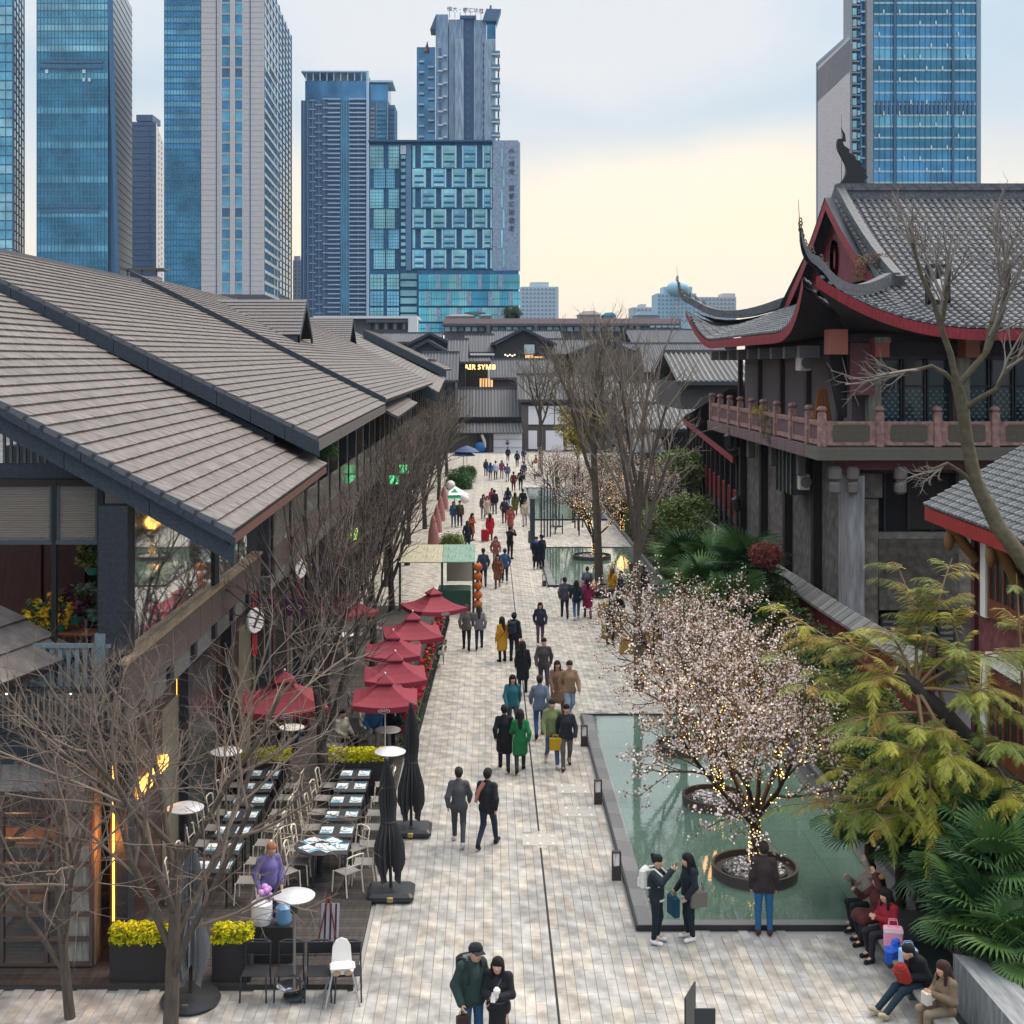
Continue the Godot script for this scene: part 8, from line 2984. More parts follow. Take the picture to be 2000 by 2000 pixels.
func extra(o: Node3D,called: String,f,m: Material) -> void:
	var b := MB.new()
	f.call(b)
	part(o,called,b,m)
func held(called: String,label: String,cat: String,who: Node3D,at_local: Vector3,f,m: Material) -> Node3D:
	var o := thing(called,label,cat,who.transform * at_local,who.rotation.y)
	extra(o,"body",f,m)
	return o
func bag_shape(w: float,h: float,d: float,handle: float):
	return func(b):
		b.cbox(T(0,-h * 0.5,0),Vector3(w,h,d),minf(d,w) * 0.12)
		for s in [1.0,-1.0]:
			b.tube([Vector3(-w * 0.25,0,d * 0.3 * s),Vector3(-w * 0.2,handle,d * 0.2 * s),Vector3(w * 0.2,handle,d * 0.2 * s),Vector3(w * 0.25,0,d * 0.3 * s)],[0.008,0.008,0.008,0.008],5)
func backpack(o: Node3D,hex: String,j: Dictionary) -> void:
	var c: Vector3 = j.che
	extra(o,"backpack",func(b):
		b.cbox(TV(c + Vector3(0,0.0,-0.25)),Vector3(0.30,0.42,0.16),0.05)
		b.cbox(TV(c + Vector3(0,-0.08,-0.34)),Vector3(0.22,0.2,0.06),0.02)
		for s in [1.0,-1.0]:
			b.tube([c + Vector3(0.11 * s,0.18,-0.19),c + Vector3(0.12 * s,0.24,0.0),c + Vector3(0.13 * s,0.12,0.17),c + Vector3(0.13 * s,-0.08,0.14),c + Vector3(0.12 * s,-0.16,-0.18)],[0.022,0.022,0.022,0.018,0.018],6),cloth(hex))
func build_people() -> void:
	rng.seed = 90
	var z := Vector3.ZERO
	# --- nearest couple
	var a := person("man in a dark green padded jacket, blue jeans and black cap in the foreground",gp(922,2062),0.45,"bag",["puffer","#2d413f","trousers","#2f5a85","hair_short","#1c1d20","#20222a"],true,1.06,"couple in the foreground")
	var ja := pose_joints("bag")
	extra(a,"cap",func(b):
		b.lathe(ja.hed + Vector3(0,0.055,-0.01),[Vector2(0.113,0),Vector2(0.114,0.04),Vector2(0.09,0.085),Vector2(0.04,0.108),Vector2(0.001,0.112)],16)
		b.cbox(TV(ja.hed + Vector3(0,0.06,0.13),0,0.15),Vector3(0.17,0.012,0.10),0.005),cloth("#23262c"))
	backpack(a,"#26292c",ja)
	extra(a,"hood",func(b): b.tube([ja.nek + Vector3(0.10,0.0,0.02),ja.nek + Vector3(0.07,0.02,-0.09),ja.nek + Vector3(-0.07,0.02,-0.09),ja.nek + Vector3(-0.10,0.0,0.02)],[0.045,0.06,0.06,0.045],8),cloth("#6f8088"))
	held("shopping_bag","dark brown paper bag held by the man in the green jacket","bag",a,ja.wrR + Vector3(0,-0.14,0.06),bag_shape(0.20,0.30,0.10,0.06),cloth("#3b2c26"))
	var b2 := person("woman in black leather jacket and long skirt looking at her phone in the foreground",gp(974,2068),-0.25,"phone",["jacket","#20232a","skirt","#1b1f24","hair_long","#171416","#141414"],true,0.97,"couple in the foreground")
	var jp := pose_joints("phone")
	extra(b2,"belt",func(b): b.lathe(jp.pel + Vector3(0,0.03,0),[Vector2(0.162,0),Vector2(0.165,0.04)],20),cloth("#4a4f55"))
	extra(b2,"bag_strap",func(b): b.tube([jp.shL + Vector3(-0.06,0.06,0.06),jp.che + Vector3(0.02,0.02,0.18),jp.pel + Vector3(-0.17,0.06,0.08)],[0.012,0.012,0.012],5),cloth("#5a6066"))
	held("phone","white phone held in both hands by the woman in the black skirt","phone",b2,Vector3(0,1.19,0.36),func(b): b.cbox(T(0,0,0,0,0.9),Vector3(0.075,0.012,0.15),0.004),cloth("#e8e6e2"))
	held("paper_cup","round white cup in the hands of the woman with the phone","cup",b2,Vector3(0.05,1.27,0.33),func(b): b.lathe(z,[Vector2(0.025,-0.09),Vector2(0.035,-0.02),Vector2(0.055,0.0),Vector2(0.058,0.04),Vector2(0.03,0.075),Vector2(0.001,0.08)],14),cloth("#f4f1ee"))
	# --- visitors at the front of the near pool
	var c := person("woman with hair bun and white backpack raising her phone by the pool's front edge",gp(1282,1840),1.15,"photo",["jacket","#1d2a33","trousers","#172630","hair_bun","#15161a","#f0f0f0"],true,0.97,"visitors at the pool edge")
	backpack(c,"#e9e9e6",pose_joints("photo"))
	extra(c,"white_hem",func(b): b.lathe(Vector3(0,0.86,0),[Vector2(0.168,0),Vector2(0.172,0.045)],18),cloth("#e4e4e2"))
	held("phone","phone held up by the woman with the white backpack","phone",c,Vector3(0,1.58,0.40),func(b): b.cbox(T(0,0,0,0,0.2),Vector3(0.075,0.15,0.012),0.004),cloth("#22262c"))
	var d := person("long-haired woman in black with a teal shopping bag facing her friend at the pool",gp(1346,1834),-1.25,"bag",["jacket","#1b2530","trousers","#162531","hair_long","#12141a","#f0f0f2"],true,0.98,"visitors at the pool edge")
	extra(d,"white_hem",func(b): b.lathe(Vector3(0,0.86,0),[Vector2(0.168,0),Vector2(0.172,0.05)],18),cloth("#e4e4e2"))
	held("shopping_bag","teal blue shopping bag hanging from the long-haired woman's hand","bag",d,pose_joints("bag").wrR + Vector3(0,-0.13,0.06),bag_shape(0.34,0.38,0.13,0.07),cloth("#14506a"))
	held("shoulder_bag","beige bag on the arm of the long-haired woman at the pool","bag",d,Vector3(0.22,1.02,-0.10),bag_shape(0.10,0.30,0.34,0.16),cloth("#77706a"))
	var e := person("man in a dark brown leather jacket and blue jeans looking into the pool",gp(1492,1824),PI - 0.1,"stand",["jacket","#3a3030","trousers","#2c6496","hair_short","#2a211d","#4a3026"],true,1.03,"visitors at the pool edge")
	e.name = "person"
	# --- on the stone bench at the right
	var seat := [[7.62,-25.55,-1.35,"sitreach",["jacket","#9a8f80","trousers","#1d222a","hair_short","#1d1a1a","#1c1e22"],"seated person in beige, farthest of the three on the bench, arm raised"],[7.60,-24.95,-1.30,"sitreach",["coat","#5c2f2c","trousers","#20222b","hair_long","#1c1718","#1a1c20"],"seated woman in a brown-red coat and tan beret holding up a phone"],[7.58,-24.30,-1.20,"sitphone",["jacket","#9c1f30","trousers","#2a2630","hair_long","#15161a","#1c2024"],"seated woman in a bright red jacket beside the pink bag"],[7.55,-22.35,-1.15,"sitlean",["jacket","#16191f","trousers","#1d3442","hair_short","#101114","#c8b898"],"man in black bent over asleep on the bench, legs stretched out"],[7.62,-21.35,-1.25,"sitphone",["jacket","#7d6a55","trousers","#8a7a68","hair_long","#3a2420","#5a4a3c"],"woman in a khaki coat sipping a drink, nearest on the bench"]]
	var sitters := []
	for q in seat:
		sitters.append(person(q[5],Vector3(q[0],0,q[1]),q[2],q[3],q[4],true,1.0,"people on the stone bench"))
	extra(sitters[1],"beret",func(b): b.ell(pose_joints("sitreach").hed + Vector3(0,0.10,-0.02),Vector3(0.135,0.055,0.13),14,7),cloth("#b08a52"))
	held("phone","black phone in the hand of the woman in the brown-red coat","phone",sitters[1],Vector3(-0.12,1.12,0.50),func(b): b.cbox(T(0,0,0,0,0.15),Vector3(0.08,0.16,0.012),0.004),cloth("#15161a"))
	held("red_parcel","red patterned bag on the sleeping man's lap","bag",sitters[3],Vector3(0.0,0.66,0.42),func(b): b.cbox(T(0,0,0,0.3,0.4,0.2),Vector3(0.30,0.36,0.2),0.07); b.cbox(T(0.03,0.14,0.05,0.5,0.7,0.1),Vector3(0.2,0.18,0.16),0.05),cloth("#a8342c"))
	held("drink_box","white snack box held by the woman in khaki","box",sitters[4],Vector3(0.0,0.72,0.38),func(b): b.cbox(z_t(),Vector3(0.16,0.2,0.12),0.01),cloth("#d8cfc4"))
	# --- the rest,from near to far: place,heading,pose,clothes
	var list := [
		[896,1650,PI,"walk","jacket","#55555a","trousers","#4c4e55","hair_short","#2a2826","man in grey walking away on the left of the drain"],
		[952,1655,2.8,"walk2","jacket","#23252e","trousers","#27344a","hair_short","#201d1c","man in dark navy with a salmon scarf striding beside the drain"],
		[985,1505,PI,"walk","coat","#151a24","trousers","#1c2436","hair_short","#17171a","person in a long black coat walking left of the drain"],
		[1016,1508,PI,"walk2","coat","#1f7a48","trousers","#23382f","hair_long","#1b1a18","woman in a green coat walking right next to the drain"],
		[1078,1495,0.1,"walk","jacket","#7c8a5c","trousers","#4a6c8c","hair_short","#2b2723","man in an olive jacket and jeans walking near the pool corner"],
		[1106,1500,0.0,"walk2","jacket","#262b36","trousers","#5a5a58","hair_short","#1c1b1c","man in black walking at the pool corner with a yellow bag"],
		[1001,1432,0.2,"walk","jacket","#2c6c7a","trousers","#3a4552","hair_long","#1e1b1b","woman in a teal jacket stepping over the drain"],
		[1054,1440,PI,"walk2","jacket","#6d7d92","trousers","#2f4d7a","hair_short","#27211e","person in a grey-blue jacket and jeans amid the crowd"],
		[1088,1398,0.3,"walk","coat","#8a6a58","trousers","#6c5648","hair_long","#33261f","woman in a tan coat in the middle of the crowd"],
		[1112,1406,0.2,"walk2","jacket","#a08468","trousers","#8fa6c0","hair_short","#3a2d24","person in light brown with pale jeans on the crowd's right"],
		[1021,1352,PI,"stand","coat","#1d2026","trousers","#1a1d24","hair_long","#161518","woman in black heading away behind the yellow-coated pair"],
		[1062,1352,0.0,"walk","jacket","#4d4648","trousers","#3a3f4a","hair_short","#25201e","person in charcoal walking just right of the drain"],
		[1055,1258,0.0,"walk2","jacket","#2b2f45","trousers","#5a3a58","hair_long","#1d1a1c","woman in navy with a patterned top walking towards the camera"],
		[911,1270,PI,"walk","jacket","#6a6460","trousers","#1c2230","hair_short","#37302c","man in a grey jacket walking away beside the flower fence"],
		[936,1268,PI,"walk2","jacket","#86868c","trousers","#27324a","hair_long","#3a2f2b","woman in light grey walking at his right"],
		[1103,1207,PI,"walk","jacket","#4c525c","trousers","#2a2038","hair_short","#211f20","left of three friends walking away, in grey with dark trousers"],
		[1126,1210,PI,"walk2","jacket","#1f2a3a","trousers","#3f6288","hair_long","#1a181a","middle of three friends walking away, navy top and jeans"],
		[1148,1208,PI,"walk","coat","#9c2a56","trousers","#6a3a58","hair_long","#241a1e","right of three friends walking away, in a crimson coat"],
		[944,1145,PI,"walk","jacket","#3c4660","trousers","#1d2a4a","hair_short","#26221f","man in slate blue walking by the kiosk"],
		[972,1148,0.0,"walk2","coat","#7a4a34","trousers","#5c3c2e","hair_long","#2c1f1a","woman in a rust-brown coat walking beyond the kiosk"],
		[986,1140,PI,"walk","jacket","#3a5f8a","trousers","#2c3440","hair_short","#231f1e","person in a mid-blue jacket next to the rust-brown coat"],
		[968,1108,0.1,"walk2","jacket","#9a5a58","trousers","#8a7a70","hair_long","#3a2b27","woman in dusty pink walking towards the camera"],
		[996,1092,2.6,"photo","jacket","#161a22","trousers","#1a1e28","hair_short","#141416","photographer in black standing on the drain line"],
		[913,1074,PI,"walk","coat","#23283a","trousers","#20242e","hair_long","#3a302c","woman in dark blue walking by the clipped ball shrub"],
		[1047,1112,0.5,"stand","coat","#181c26","trousers","#12151c","hair_short","#121216","person in black with a bright blue scarf at the second pool"],
		[1058,1111,-2.4,"stand","coat","#1a2030","trousers","#14171e","hair_short","#101014","companion in dark navy at the second pool's edge"],
		[997,1040,0.0,"walk","coat","#a5544a","trousers","#8a5048","hair_long","#3c2a26","woman in faded red among the blurred group"],
		[985,1022,PI,"walk2","jacket","#3a2f3c","trousers","#5c2a3a","hair_short","#201c1e","person in plum trousers walking away mid-street"],
		[1006,1008,PI,"stand","coat","#6a6630","trousers","#3a3a30","hair_long","#241f1a","woman in olive green near the dark sign column"],
		[1021,1004,PI,"walk","coat","#14171f","trousers","#15171c","hair_short","#121214","large man in black just left of the sign column"],
		[1025,1028,0.0,"walk2","jacket","#c8bca0","trousers","#b0aab0","hair_short","#4a3c34","person in cream beside the sign column"],
		[944,1013,0.2,"stand","jacket","#6a5660","trousers","#8a8f9c","hair_long","#2c2224","woman in mauve standing left of the red coat"],
		[951,1016,0.3,"walk","coat","#c9b8a4","trousers","#5a6270","hair_long","#35271f","woman in a cream coat behind the red suitcase"],
		[961,998,0.2,"stand","coat","#a83a44","trousers","#8a8a90","hair_long","#2a1d1c","woman in red half hidden by a man in black"],
		[966,1004,PI,"stand","jacket","#23282f","trousers","#5c5a66","hair_short","#2b2624","man in black with raised arm beside the woman in red"],
		[992,995,PI,"walk","jacket","#1d2c44","trousers","#6a86aa","hair_long","#1a1a1e","woman in navy and pale jeans walking away up the drain line"],
		[898,1030,0.0,"stand","jacket","#4a4436","trousers","#24304a","hair_short","#2a2622","man in dark mustard standing at the lantern stall"],
		[886,1029,0.2,"stand","jacket","#3d5f86","trousers","#4a6a94","hair_long","#2c2624","person in denim blue at the lantern stall"],
		[921,1056,0.9,"phone","coat","#a04a24","trousers","#5a3a30","hair_long","#2a1a16","woman in an orange-brown coat looking at her phone"],
		[957,1056,PI,"stand","coat","#c8223c","trousers","#2a1c20","hair_long","#1c1416","woman in a bright red coat beside the red suitcase"],
		[1003,961,PI,"walk","jacket","#6a2430","trousers","#3a2a30","hair_short","#241e1e","person in dark red walking alone mid-street"],
		[1017,957,PI,"walk2","jacket","#15202a","trousers","#1c2a3c","hair_short","#131416","person in black walking near the far long pool"],
		[1023,938,PI,"walk","jacket","#22365a","trousers","#1f2a44","hair_short","#1a1a1e","person in navy far up by the long pool"],
		[949,929,0.0,"stand","jacket","#2c3e5c","trousers","#25324a","hair_long","#6a5638","fair-haired person in navy near the gate house"],
		[958,938,PI,"walk","jacket","#3d6ba0","trousers","#c08f94","hair_long","#22252e","woman in bright blue with pink trousers far up the street"],
		[968,937,PI,"walk2","jacket","#e0e2ee","trousers","#2a2c36","hair_short","#28282c","person in a white jacket far up the street"],
		[980,934,0.0,"walk","jacket","#8a4a66","trousers","#9c8a96","hair_long","#2a2024","woman in rose pink far up the street"],
		[991,941,PI,"walk2","jacket","#5c6488","trousers","#a8a8b4","hair_short","#2c2826","person in slate violet far up the street"],
		[992,903,PI,"walk","jacket","#23283a","trousers","#4a5062","hair_short","#201e1e","farthest walker in dark blue near the shutter"],
		[1010,912,PI,"walk2","jacket","#1d2740","trousers","#2a3040","hair_short","#1c1a1c","walker in navy right of the shutter"],
		[1023,905,PI,"walk","jacket","#3a3f60","trousers","#4a4e66","hair_short","#26242a","walker in violet-blue at the street's far right"],
		[1047,912,-1.2,"sit","jacket","#b0342c","trousers","#26242a","hair_short","#1a1618","seated person in red at the foot of the far bare tree"],
		[1053,938,-1.2,"sit","jacket","#d4d6dc","trousers","#17181c","hair_short","#1a1618","seated person in white and black below the far bare tree"]]
	for i in list.size():
		var q: Array = list[i]
		var p := person(q[10],gp(q[0],q[1]),q[2],q[3],[q[4],q[5],q[6],q[7],q[8],q[9],"#1b1b1e" if i % 4 else "#d8d8d8"],false,rr(0.96,1.04) * (1.06 if q[8] == "hair_short" else 1.0))
		if i == 1:
			extra(p,"scarf",func(b): b.tube([Vector3(0.05,1.46,-0.08),Vector3(0.14,1.3,-0.2),Vector3(0.2,1.05,-0.22)],[0.05,0.05,0.035],6),cloth("#b87a6c"))
		elif i == 5:
			held("yellow_bag","yellow bag carried by the man in black at the pool corner","bag",p,Vector3(-0.3,0.85,0.1),bag_shape(0.34,0.34,0.12,0.08),cloth("#c8a020"))
		elif i == 24:
			extra(p,"scarf",func(b): b.lathe(Vector3(0,1.40,0.0),[Vector2(0.13,0),Vector2(0.14,0.06),Vector2(0.09,0.11)],12),cloth("#1f5ac8"))
	var sc := thing("suitcase","red wheeled suitcase standing next to the woman in the red coat","suitcase",gp(947,1058))
	extra(sc,"shell",func(b): b.cbox(T(0,0.42,0),Vector3(0.48,0.72,0.28),0.05),cloth("#b01f34"))
	extra(sc,"handle",func(b): b.tube([Vector3(-0.12,0.76,0),Vector3(-0.12,1.02,0),Vector3(0.12,1.02,0),Vector3(0.12,0.76,0)],[0.014,0.014,0.014,0.014],5),cloth("#44444a"))
	for s in [-0.17,0.17]:
		extra(sc,"wheel",func(b): b.ell(Vector3(s,0.04,0),Vector3(0.03,0.04,0.04),8,5),cloth("#202022"))
	# --- by the yellow stone blocks and the round bench
	var y := person("woman in a mustard-yellow coat seen from behind, standing left of the drain",gp(981,1292),PI + 0.5,"stand",["coat","#d39a2a","trousers","#1e2028","hair_long","#231b1a","#17171a"],true,0.97)
	extra(y,"bag_strap",func(b): b.tube([Vector3(-0.16,1.44,-0.05),Vector3(0.0,1.2,-0.19),Vector3(0.2,0.95,-0.12)],[0.012,0.012,0.012],5),cloth("#3a2a18"))
	var k := person("man in black with a dark backpack and orange bag beside the yellow coat",gp(1004,1291),PI - 0.35,"stand",["jacket","#1f2530","trousers","#1d222c","hair_short","#1c1a1c","#17181c"],true,1.05)
	backpack(k,"#23303f",pose_joints("stand"))
	held("orange_bag","small orange carrier bag in the hand of the man in black","bag",k,Vector3(-0.26,0.72,0.1),bag_shape(0.20,0.26,0.10,0.07),cloth("#f06020"))
	person("man in a black coat standing among the yellow stone blocks",gp(1192,1260),PI - 0.5,"phone",["jacket","#181d2a","trousers","#1a2438","hair_short","#15161a","#15161a"],true,1.04)
	var fur := person("woman with a pale fur hood facing the man in black",gp(1207,1236),0.25,"phone",["jacket","#2a2624","trousers","#201d20","hair_long","#241a18","#1a1a1c"],true,0.98)
	var jf := pose_joints("phone")
	extra(fur,"fur_hood",func(b): b.tube([jf.nek + Vector3(0.16,-0.02,0.08),jf.hed + Vector3(0.17,0.03,-0.05),jf.hed + Vector3(0.10,0.17,-0.08),jf.hed + Vector3(-0.10,0.17,-0.08),jf.hed + Vector3(-0.17,0.03,-0.05),jf.nek + Vector3(-0.16,-0.02,0.08)],[0.06,0.065,0.065,0.065,0.065,0.06],7),cloth("#e8dfd2"))
	var rb := [[1196,1163,2.4,"sit","jacket","#d69a1c","trousers","#4a3a2c","hair_long","#7a4a26","red-haired woman in yellow seated on the round dark bench"],[1212,1170,1.3,"sit","jacket","#1c2a3a","trousers","#181c24","hair_short","#17171a","man in black seated on the right of the round bench"],[1147,1160,2.9,"sit","jacket","#6a727c","trousers","#3a3f48","hair_short","#3a2620","person in grey with a red-topped cap seated on the left of the round bench"],[1233,1172,PI,"stand","jacket","#4f8a4a","trousers","#2c4a66","hair_long","#4a2f26","woman in a green top standing beside the round bench"],[1256,1178,PI - 0.3,"stand","jacket","#15191f","trousers","#15191f","hair_short","#15161a","tall man in black standing by the far pool's near corner"],[1280,1262,-1.2,"bag","jacket","#23252b","trousers","#2a2c33","hair_short","#1c1c20","person in black leaning over the yellow block at the bed"]]
	for q in rb:
		person(q[10],gp(q[0],q[1]) + Vector3(0,0.03,0),q[2],q[3],[q[4],q[5],q[6],q[7],q[8],q[9],"#1a1a1e"],false)
	# --- on the terrace
	var tr := [[668,1478,0.9,"sit","jacket","#e6dfc8","trousers","#2a2a30","hair_short","#16161a","child in cream seated behind the yellow flower box"],[730,1462,0.1,"sit","jacket","#4f86bc","trousers","#d8d0cc","hair_long","#231e1e","woman in light blue and white at the terrace table"],[766,1462,-0.1,"sit","jacket","#1f2636","trousers","#262a36","hair_short","#2a2220","man in navy at the terrace table beside the blue woman"],[783,1412,0.2,"sit","jacket","#c82c2c","trousers","#3a2a2c","hair_long","#5a2e22","person in bright red under the first burgundy umbrella"],[793,1436,PI,"sit","jacket","#8a93ac","trousers","#2f3440","hair_long","#1b1a1e","person in pale blue-grey opposite the red one"],[540,1455,0.6,"sit","jacket","#20242c","trousers","#23262e","hair_short","#16171a","man in black seated under the left burgundy umbrella"],[592,1465,-0.5,"sit","jacket","#5a3238","trousers","#2a4a6a","hair_short","#1a1819","person in maroon and blue by the left yellow planter"],[640,1118,0.3,"sit","jacket","#15171c","trousers","#1a1c22","hair_short","#3a2a20","cafe guest in black far back on the terrace, left"],[700,1100,0.3,"sit","jacket","#c8402c","trousers","#22242a","hair_short","#2a2220","cafe guest in orange-red far back on the terrace"],[725,1095,-0.3,"sit","jacket","#a8242c","trousers","#22242a","hair_long","#2a2220","cafe guest in dark red far back on the terrace"],[672,1095,0.1,"sit","jacket","#d6d8dc","trousers","#22242a","hair_long","#2a2220","cafe guest in white far back on the terrace"]]
	for q in tr:
		person(q[10],gp(q[0],q[1]) + Vector3(0,0.07,0),q[2],q[3],[q[4],q[5],q[6],q[7],q[8],q[9],"#1a1a1e"],false,1.0,"guests on the terrace")
	person("server in violet and blue bending at the drinks stand behind the bare tree",Vector3(-4.35,0.07,-25.3),0.5,"bag",["jacket","#7a74b4","trousers","#2a3060","hair_short","#c07a5a","#22222a"],false,1.0,"guests on the terrace")
func z_t() -> Transform3D:
	return Transform3D()
func make(called: String,label: String,cat: String,pos: Vector3,ry: float,group: String,parts: Array) -> Node3D:
	var o := thing(called,label,cat,pos,ry,group)
	for q in parts:
		extra(o,q[0],q[1],q[2])
	return o
func build_details() -> void:
	rng.seed = 515
	var gr := mat("bench granite",Color(0.22,0.225,0.225),0.6,0,speck(),2.0)
	var steel := mat("anthracite",Color(0.03,0.035,0.04),0.45)
	# stone bench,basin and sloping wall at the lower right
	make("stone_bench","long pale granite bench at the lower right with five people and bags on it","bench",Vector3.ZERO,0,"",[["seat",func(b): b.cbox(T(7.5,0.41,-22.6),Vector3(0.40,0.07,5.9),0.02),mat("bench top",Color(0.36,0.355,0.34),0.6,0,speck(),2.0)],["support",func(b):
		for i in 5:
			b.bx(7.42,0,-20.2 - 1.2 * i,7.6,0.375,-20.4 - 1.2 * i),gr]])
	make("granite_wall","low grey granite wall with sloping top in the lower right corner","wall",Vector3.ZERO,0,"",[["face",func(b): b.hexa(Vector3(8.25,0,-18),Vector3(9.0,0,-18),Vector3(8.9,0,-22.4),Vector3(8.12,0,-22.4),Vector3(8.25,0.92,-18),Vector3(9.0,0.80,-18),Vector3(8.9,0.80,-22.4),Vector3(8.12,0.92,-22.4)),mat("wall granite",Color(0.30,0.32,0.335),0.6,0,streak(),0.6)],["end_block",func(b): b.bx(7.75,0,-24.9,9.0,0.42,-25.35),gr]])
	var basin := MB.new()
	basin.bx(7.72,-0.1,-18,8.8,0.012,-24.88)
	struct("channel",basin,mat("channel green",Color(0.06,0.085,0.08),0.3,0,speck(),1.5))
	make("gift_bag","pink paper gift bag with white handles on the stone bench","bag",Vector3(7.5,0.80,-23.75),-0.2,"",[["body",bag_shape(0.34,0.36,0.16,0.13),mat("gift pink",Color(0.72,0.30,0.42),0.7)],["stripe",func(b): b.bx(-0.172,-0.09,0.083,0.172,-0.03,-0.083),mat("badge white",Color(0.7,0.66,0.64),0.6)]])
	make("blue_bag","deep blue cloth bag slumped on the bench edge","bag",Vector3(7.36,0.52,-23.3),0.4,"",[["body",func(b): b.cbox(T(0,-0.02,0,0,0.15,0.12),Vector3(0.36,0.36,0.2),0.07); b.cbox(T(0.06,0.17,0,0.4,0.2,-0.4),Vector3(0.2,0.16,0.12),0.04),mat("bag blue",Color(0.02,0.09,0.45),0.7)]])
	make("plastic_bag","pale blue plastic carrier bag between the blue bag and the sleeping man","bag",Vector3(7.52,0.76,-22.95),0.1,"",[["body",bag_shape(0.32,0.30,0.16,0.12),mat("plastic blue",Color(0.33,0.50,0.78),0.35)]])
	make("standing_sign","black folded metal sign standing at the bottom edge","sign",Vector3(3.3,0,-21.1),0,"",[["panel",func(b): b.cbox(T(0,0.5,0.1,1.15),Vector3(0.62,0.95,0.03),0.008),steel],["plate",func(b): b.cbox(T(0.2,0.42,0.36),Vector3(0.34,0.75,0.03),0.008),steel]])
	# light bollards along the pools
	var bl := [[1204,1718,"light bollard nearest the camera on the pool's left side"],[1168,1570,"middle light bollard on the near pool's left side"],[1141,1457,"light bollard at the near pool's far left corner"],[1063,1145,"light bollard at the second pool's front left corner"],[1099,1175,"taller light post in front of the second pool"]]
	for q in bl:
		var h := 0.62 if q[0] != 1099 else 1.1
		make("light_bollard",q[2],"bollard",gp(q[0],q[1]),0,"dark light bollards by the pools",[["post",func(b):
			b.bx(-0.10,0,0.06,-0.07,h,-0.06); b.bx(0.07,0,0.06,0.10,h,-0.06)
			b.bx(-0.07,h - 0.03,0.06,0.07,h,-0.06); b.bx(-0.07,0,0.06,0.07,h - 0.34,-0.06),mat("bollard brown",Color(0.045,0.035,0.033),0.5)],["lamp",func(b): b.hexa(Vector3(-0.06,h - 0.32,0.03),Vector3(0.06,h - 0.30,0.03),Vector3(0.06,h - 0.30,-0.03),Vector3(-0.06,h - 0.32,-0.03),Vector3(-0.01,h - 0.04,0.03),Vector3(0.06,h - 0.04,0.03),Vector3(0.06,h - 0.04,-0.03),Vector3(-0.01,h - 0.04,-0.03)),mat("lamp frosted",Color(0.7,0.7,0.68),0.5)]])
	# yellow stone blocks
	var ys := mat("yellow stone",Color(0.43,0.27,0.075),0.75,0,streak(),1.2)
	var yb := [[1183,1204,0.62,0.62,0.1,"yellow stone block behind the fur-hooded woman, left"],[1212,1218,0.55,0.5,0.0,"low yellow stone block right of the fur-hooded woman"],[1194,1245,0.75,0.55,0.05,"yellow stone block just behind the man in the black coat"],[1235,1274,0.95,0.60,0.05,"yellow stone block left of the straight bare trunk"],[1266,1262,1.0,0.62,-0.3,"yellow stone block right of the straight bare trunk"],[1302,1190,1.2,0.5,-1.0,"long yellow stone block behind the glass barrier"],[1328,1208,1.1,0.55,-0.9,"yellow stone block at the bed, nearest the shrubs"]]
	for q in yb:
		make("stone_block",q[5],"stone seat",gp(q[0],q[1]),q[4],"yellow stone seat blocks",[["block",func(b):
			var w: float = q[2] * 0.5
			b.hexa(Vector3(-w * 1.1,0,0.3),Vector3(w,0,0.34),Vector3(w * 1.05,0,-0.34),Vector3(-w,0,-0.3),Vector3(-w,q[3],0.24),Vector3(w * 0.9,q[3] * 0.94,0.3),Vector3(w,q[3] * 0.97,-0.3),Vector3(-w * 0.94,q[3],-0.28)),ys]])
	make("round_bench","round dark polished bench around the forked bare tree","bench",gp(1175,1160),0,"",[["seat",func(b): b.lathe(Vector3(0,0.40,0),[Vector2(1.0,0),Vector2(1.42,0),Vector2(1.42,0.08),Vector2(0.3,0.08),Vector2(0.3,0.02)],40),mat("bench brown",Color(0.085,0.06,0.055),0.2)],["plinth",func(b): b.lathe(Vector3.ZERO,[Vector2(1.2,0),Vector2(1.25,0.4)],40),mat("planter black",Color(0.028,0.026,0.027),0.6)]])
	make("glass_barrier","low glass barrier with steel posts at the second pool's right corner","barrier",gp(1290,1190),0.6,"",[["pane",func(b): b.bx(-0.9,0.1,0.005,0.9,0.95,-0.005),mat("barrier glass",Color(0.30,0.36,0.36),0.1,0.3)],["rail",func(b):
		b.bx(-0.95,0.95,0.02,0.95,0.99,-0.02)
		for s in [-0.92,0.0,0.92]:
			b.bx(s - 0.02,0,0.03,s + 0.02,0.95,0.006),mat("leg grey",Color(0.42,0.44,0.47),0.3,0.5)]])
	# dark sign column and slender poles
	make("sign_column","tall dark sign column beside the second pool","sign",gp(1040,1072),0,"",[["column",func(b): b.cbox(T(0,1.55,0),Vector3(0.30,3.1,0.3),0.02),mat("column slate",Color(0.035,0.05,0.062),0.35)],["plate",func(b): b.bx(-0.26,0.35,0.05,-0.16,1.1,-0.1),steel]])
	var px := [1057,1063,1069,1075,1080,1086,1092,1123,1129,1131,1138]
	for i in px.size():
		var bs := gp(px[i],[1048,1049,1048,1048,1030,1034,1030,1032,1036,1046,1030][i])
		make("dark_pole","slender dark pole, number %s from the left of the cluster behind the second pool" % ["one","two","three","four","five","six","seven","eight","nine","ten","eleven"][i],"pole",bs,0,"slender dark poles beyond the second pool",[["shaft",func(b): b.tube([Vector3.ZERO,Vector3(0,3.3 + 0.5 * (i % 3),0)],[0.055,0.05],6),steel]])
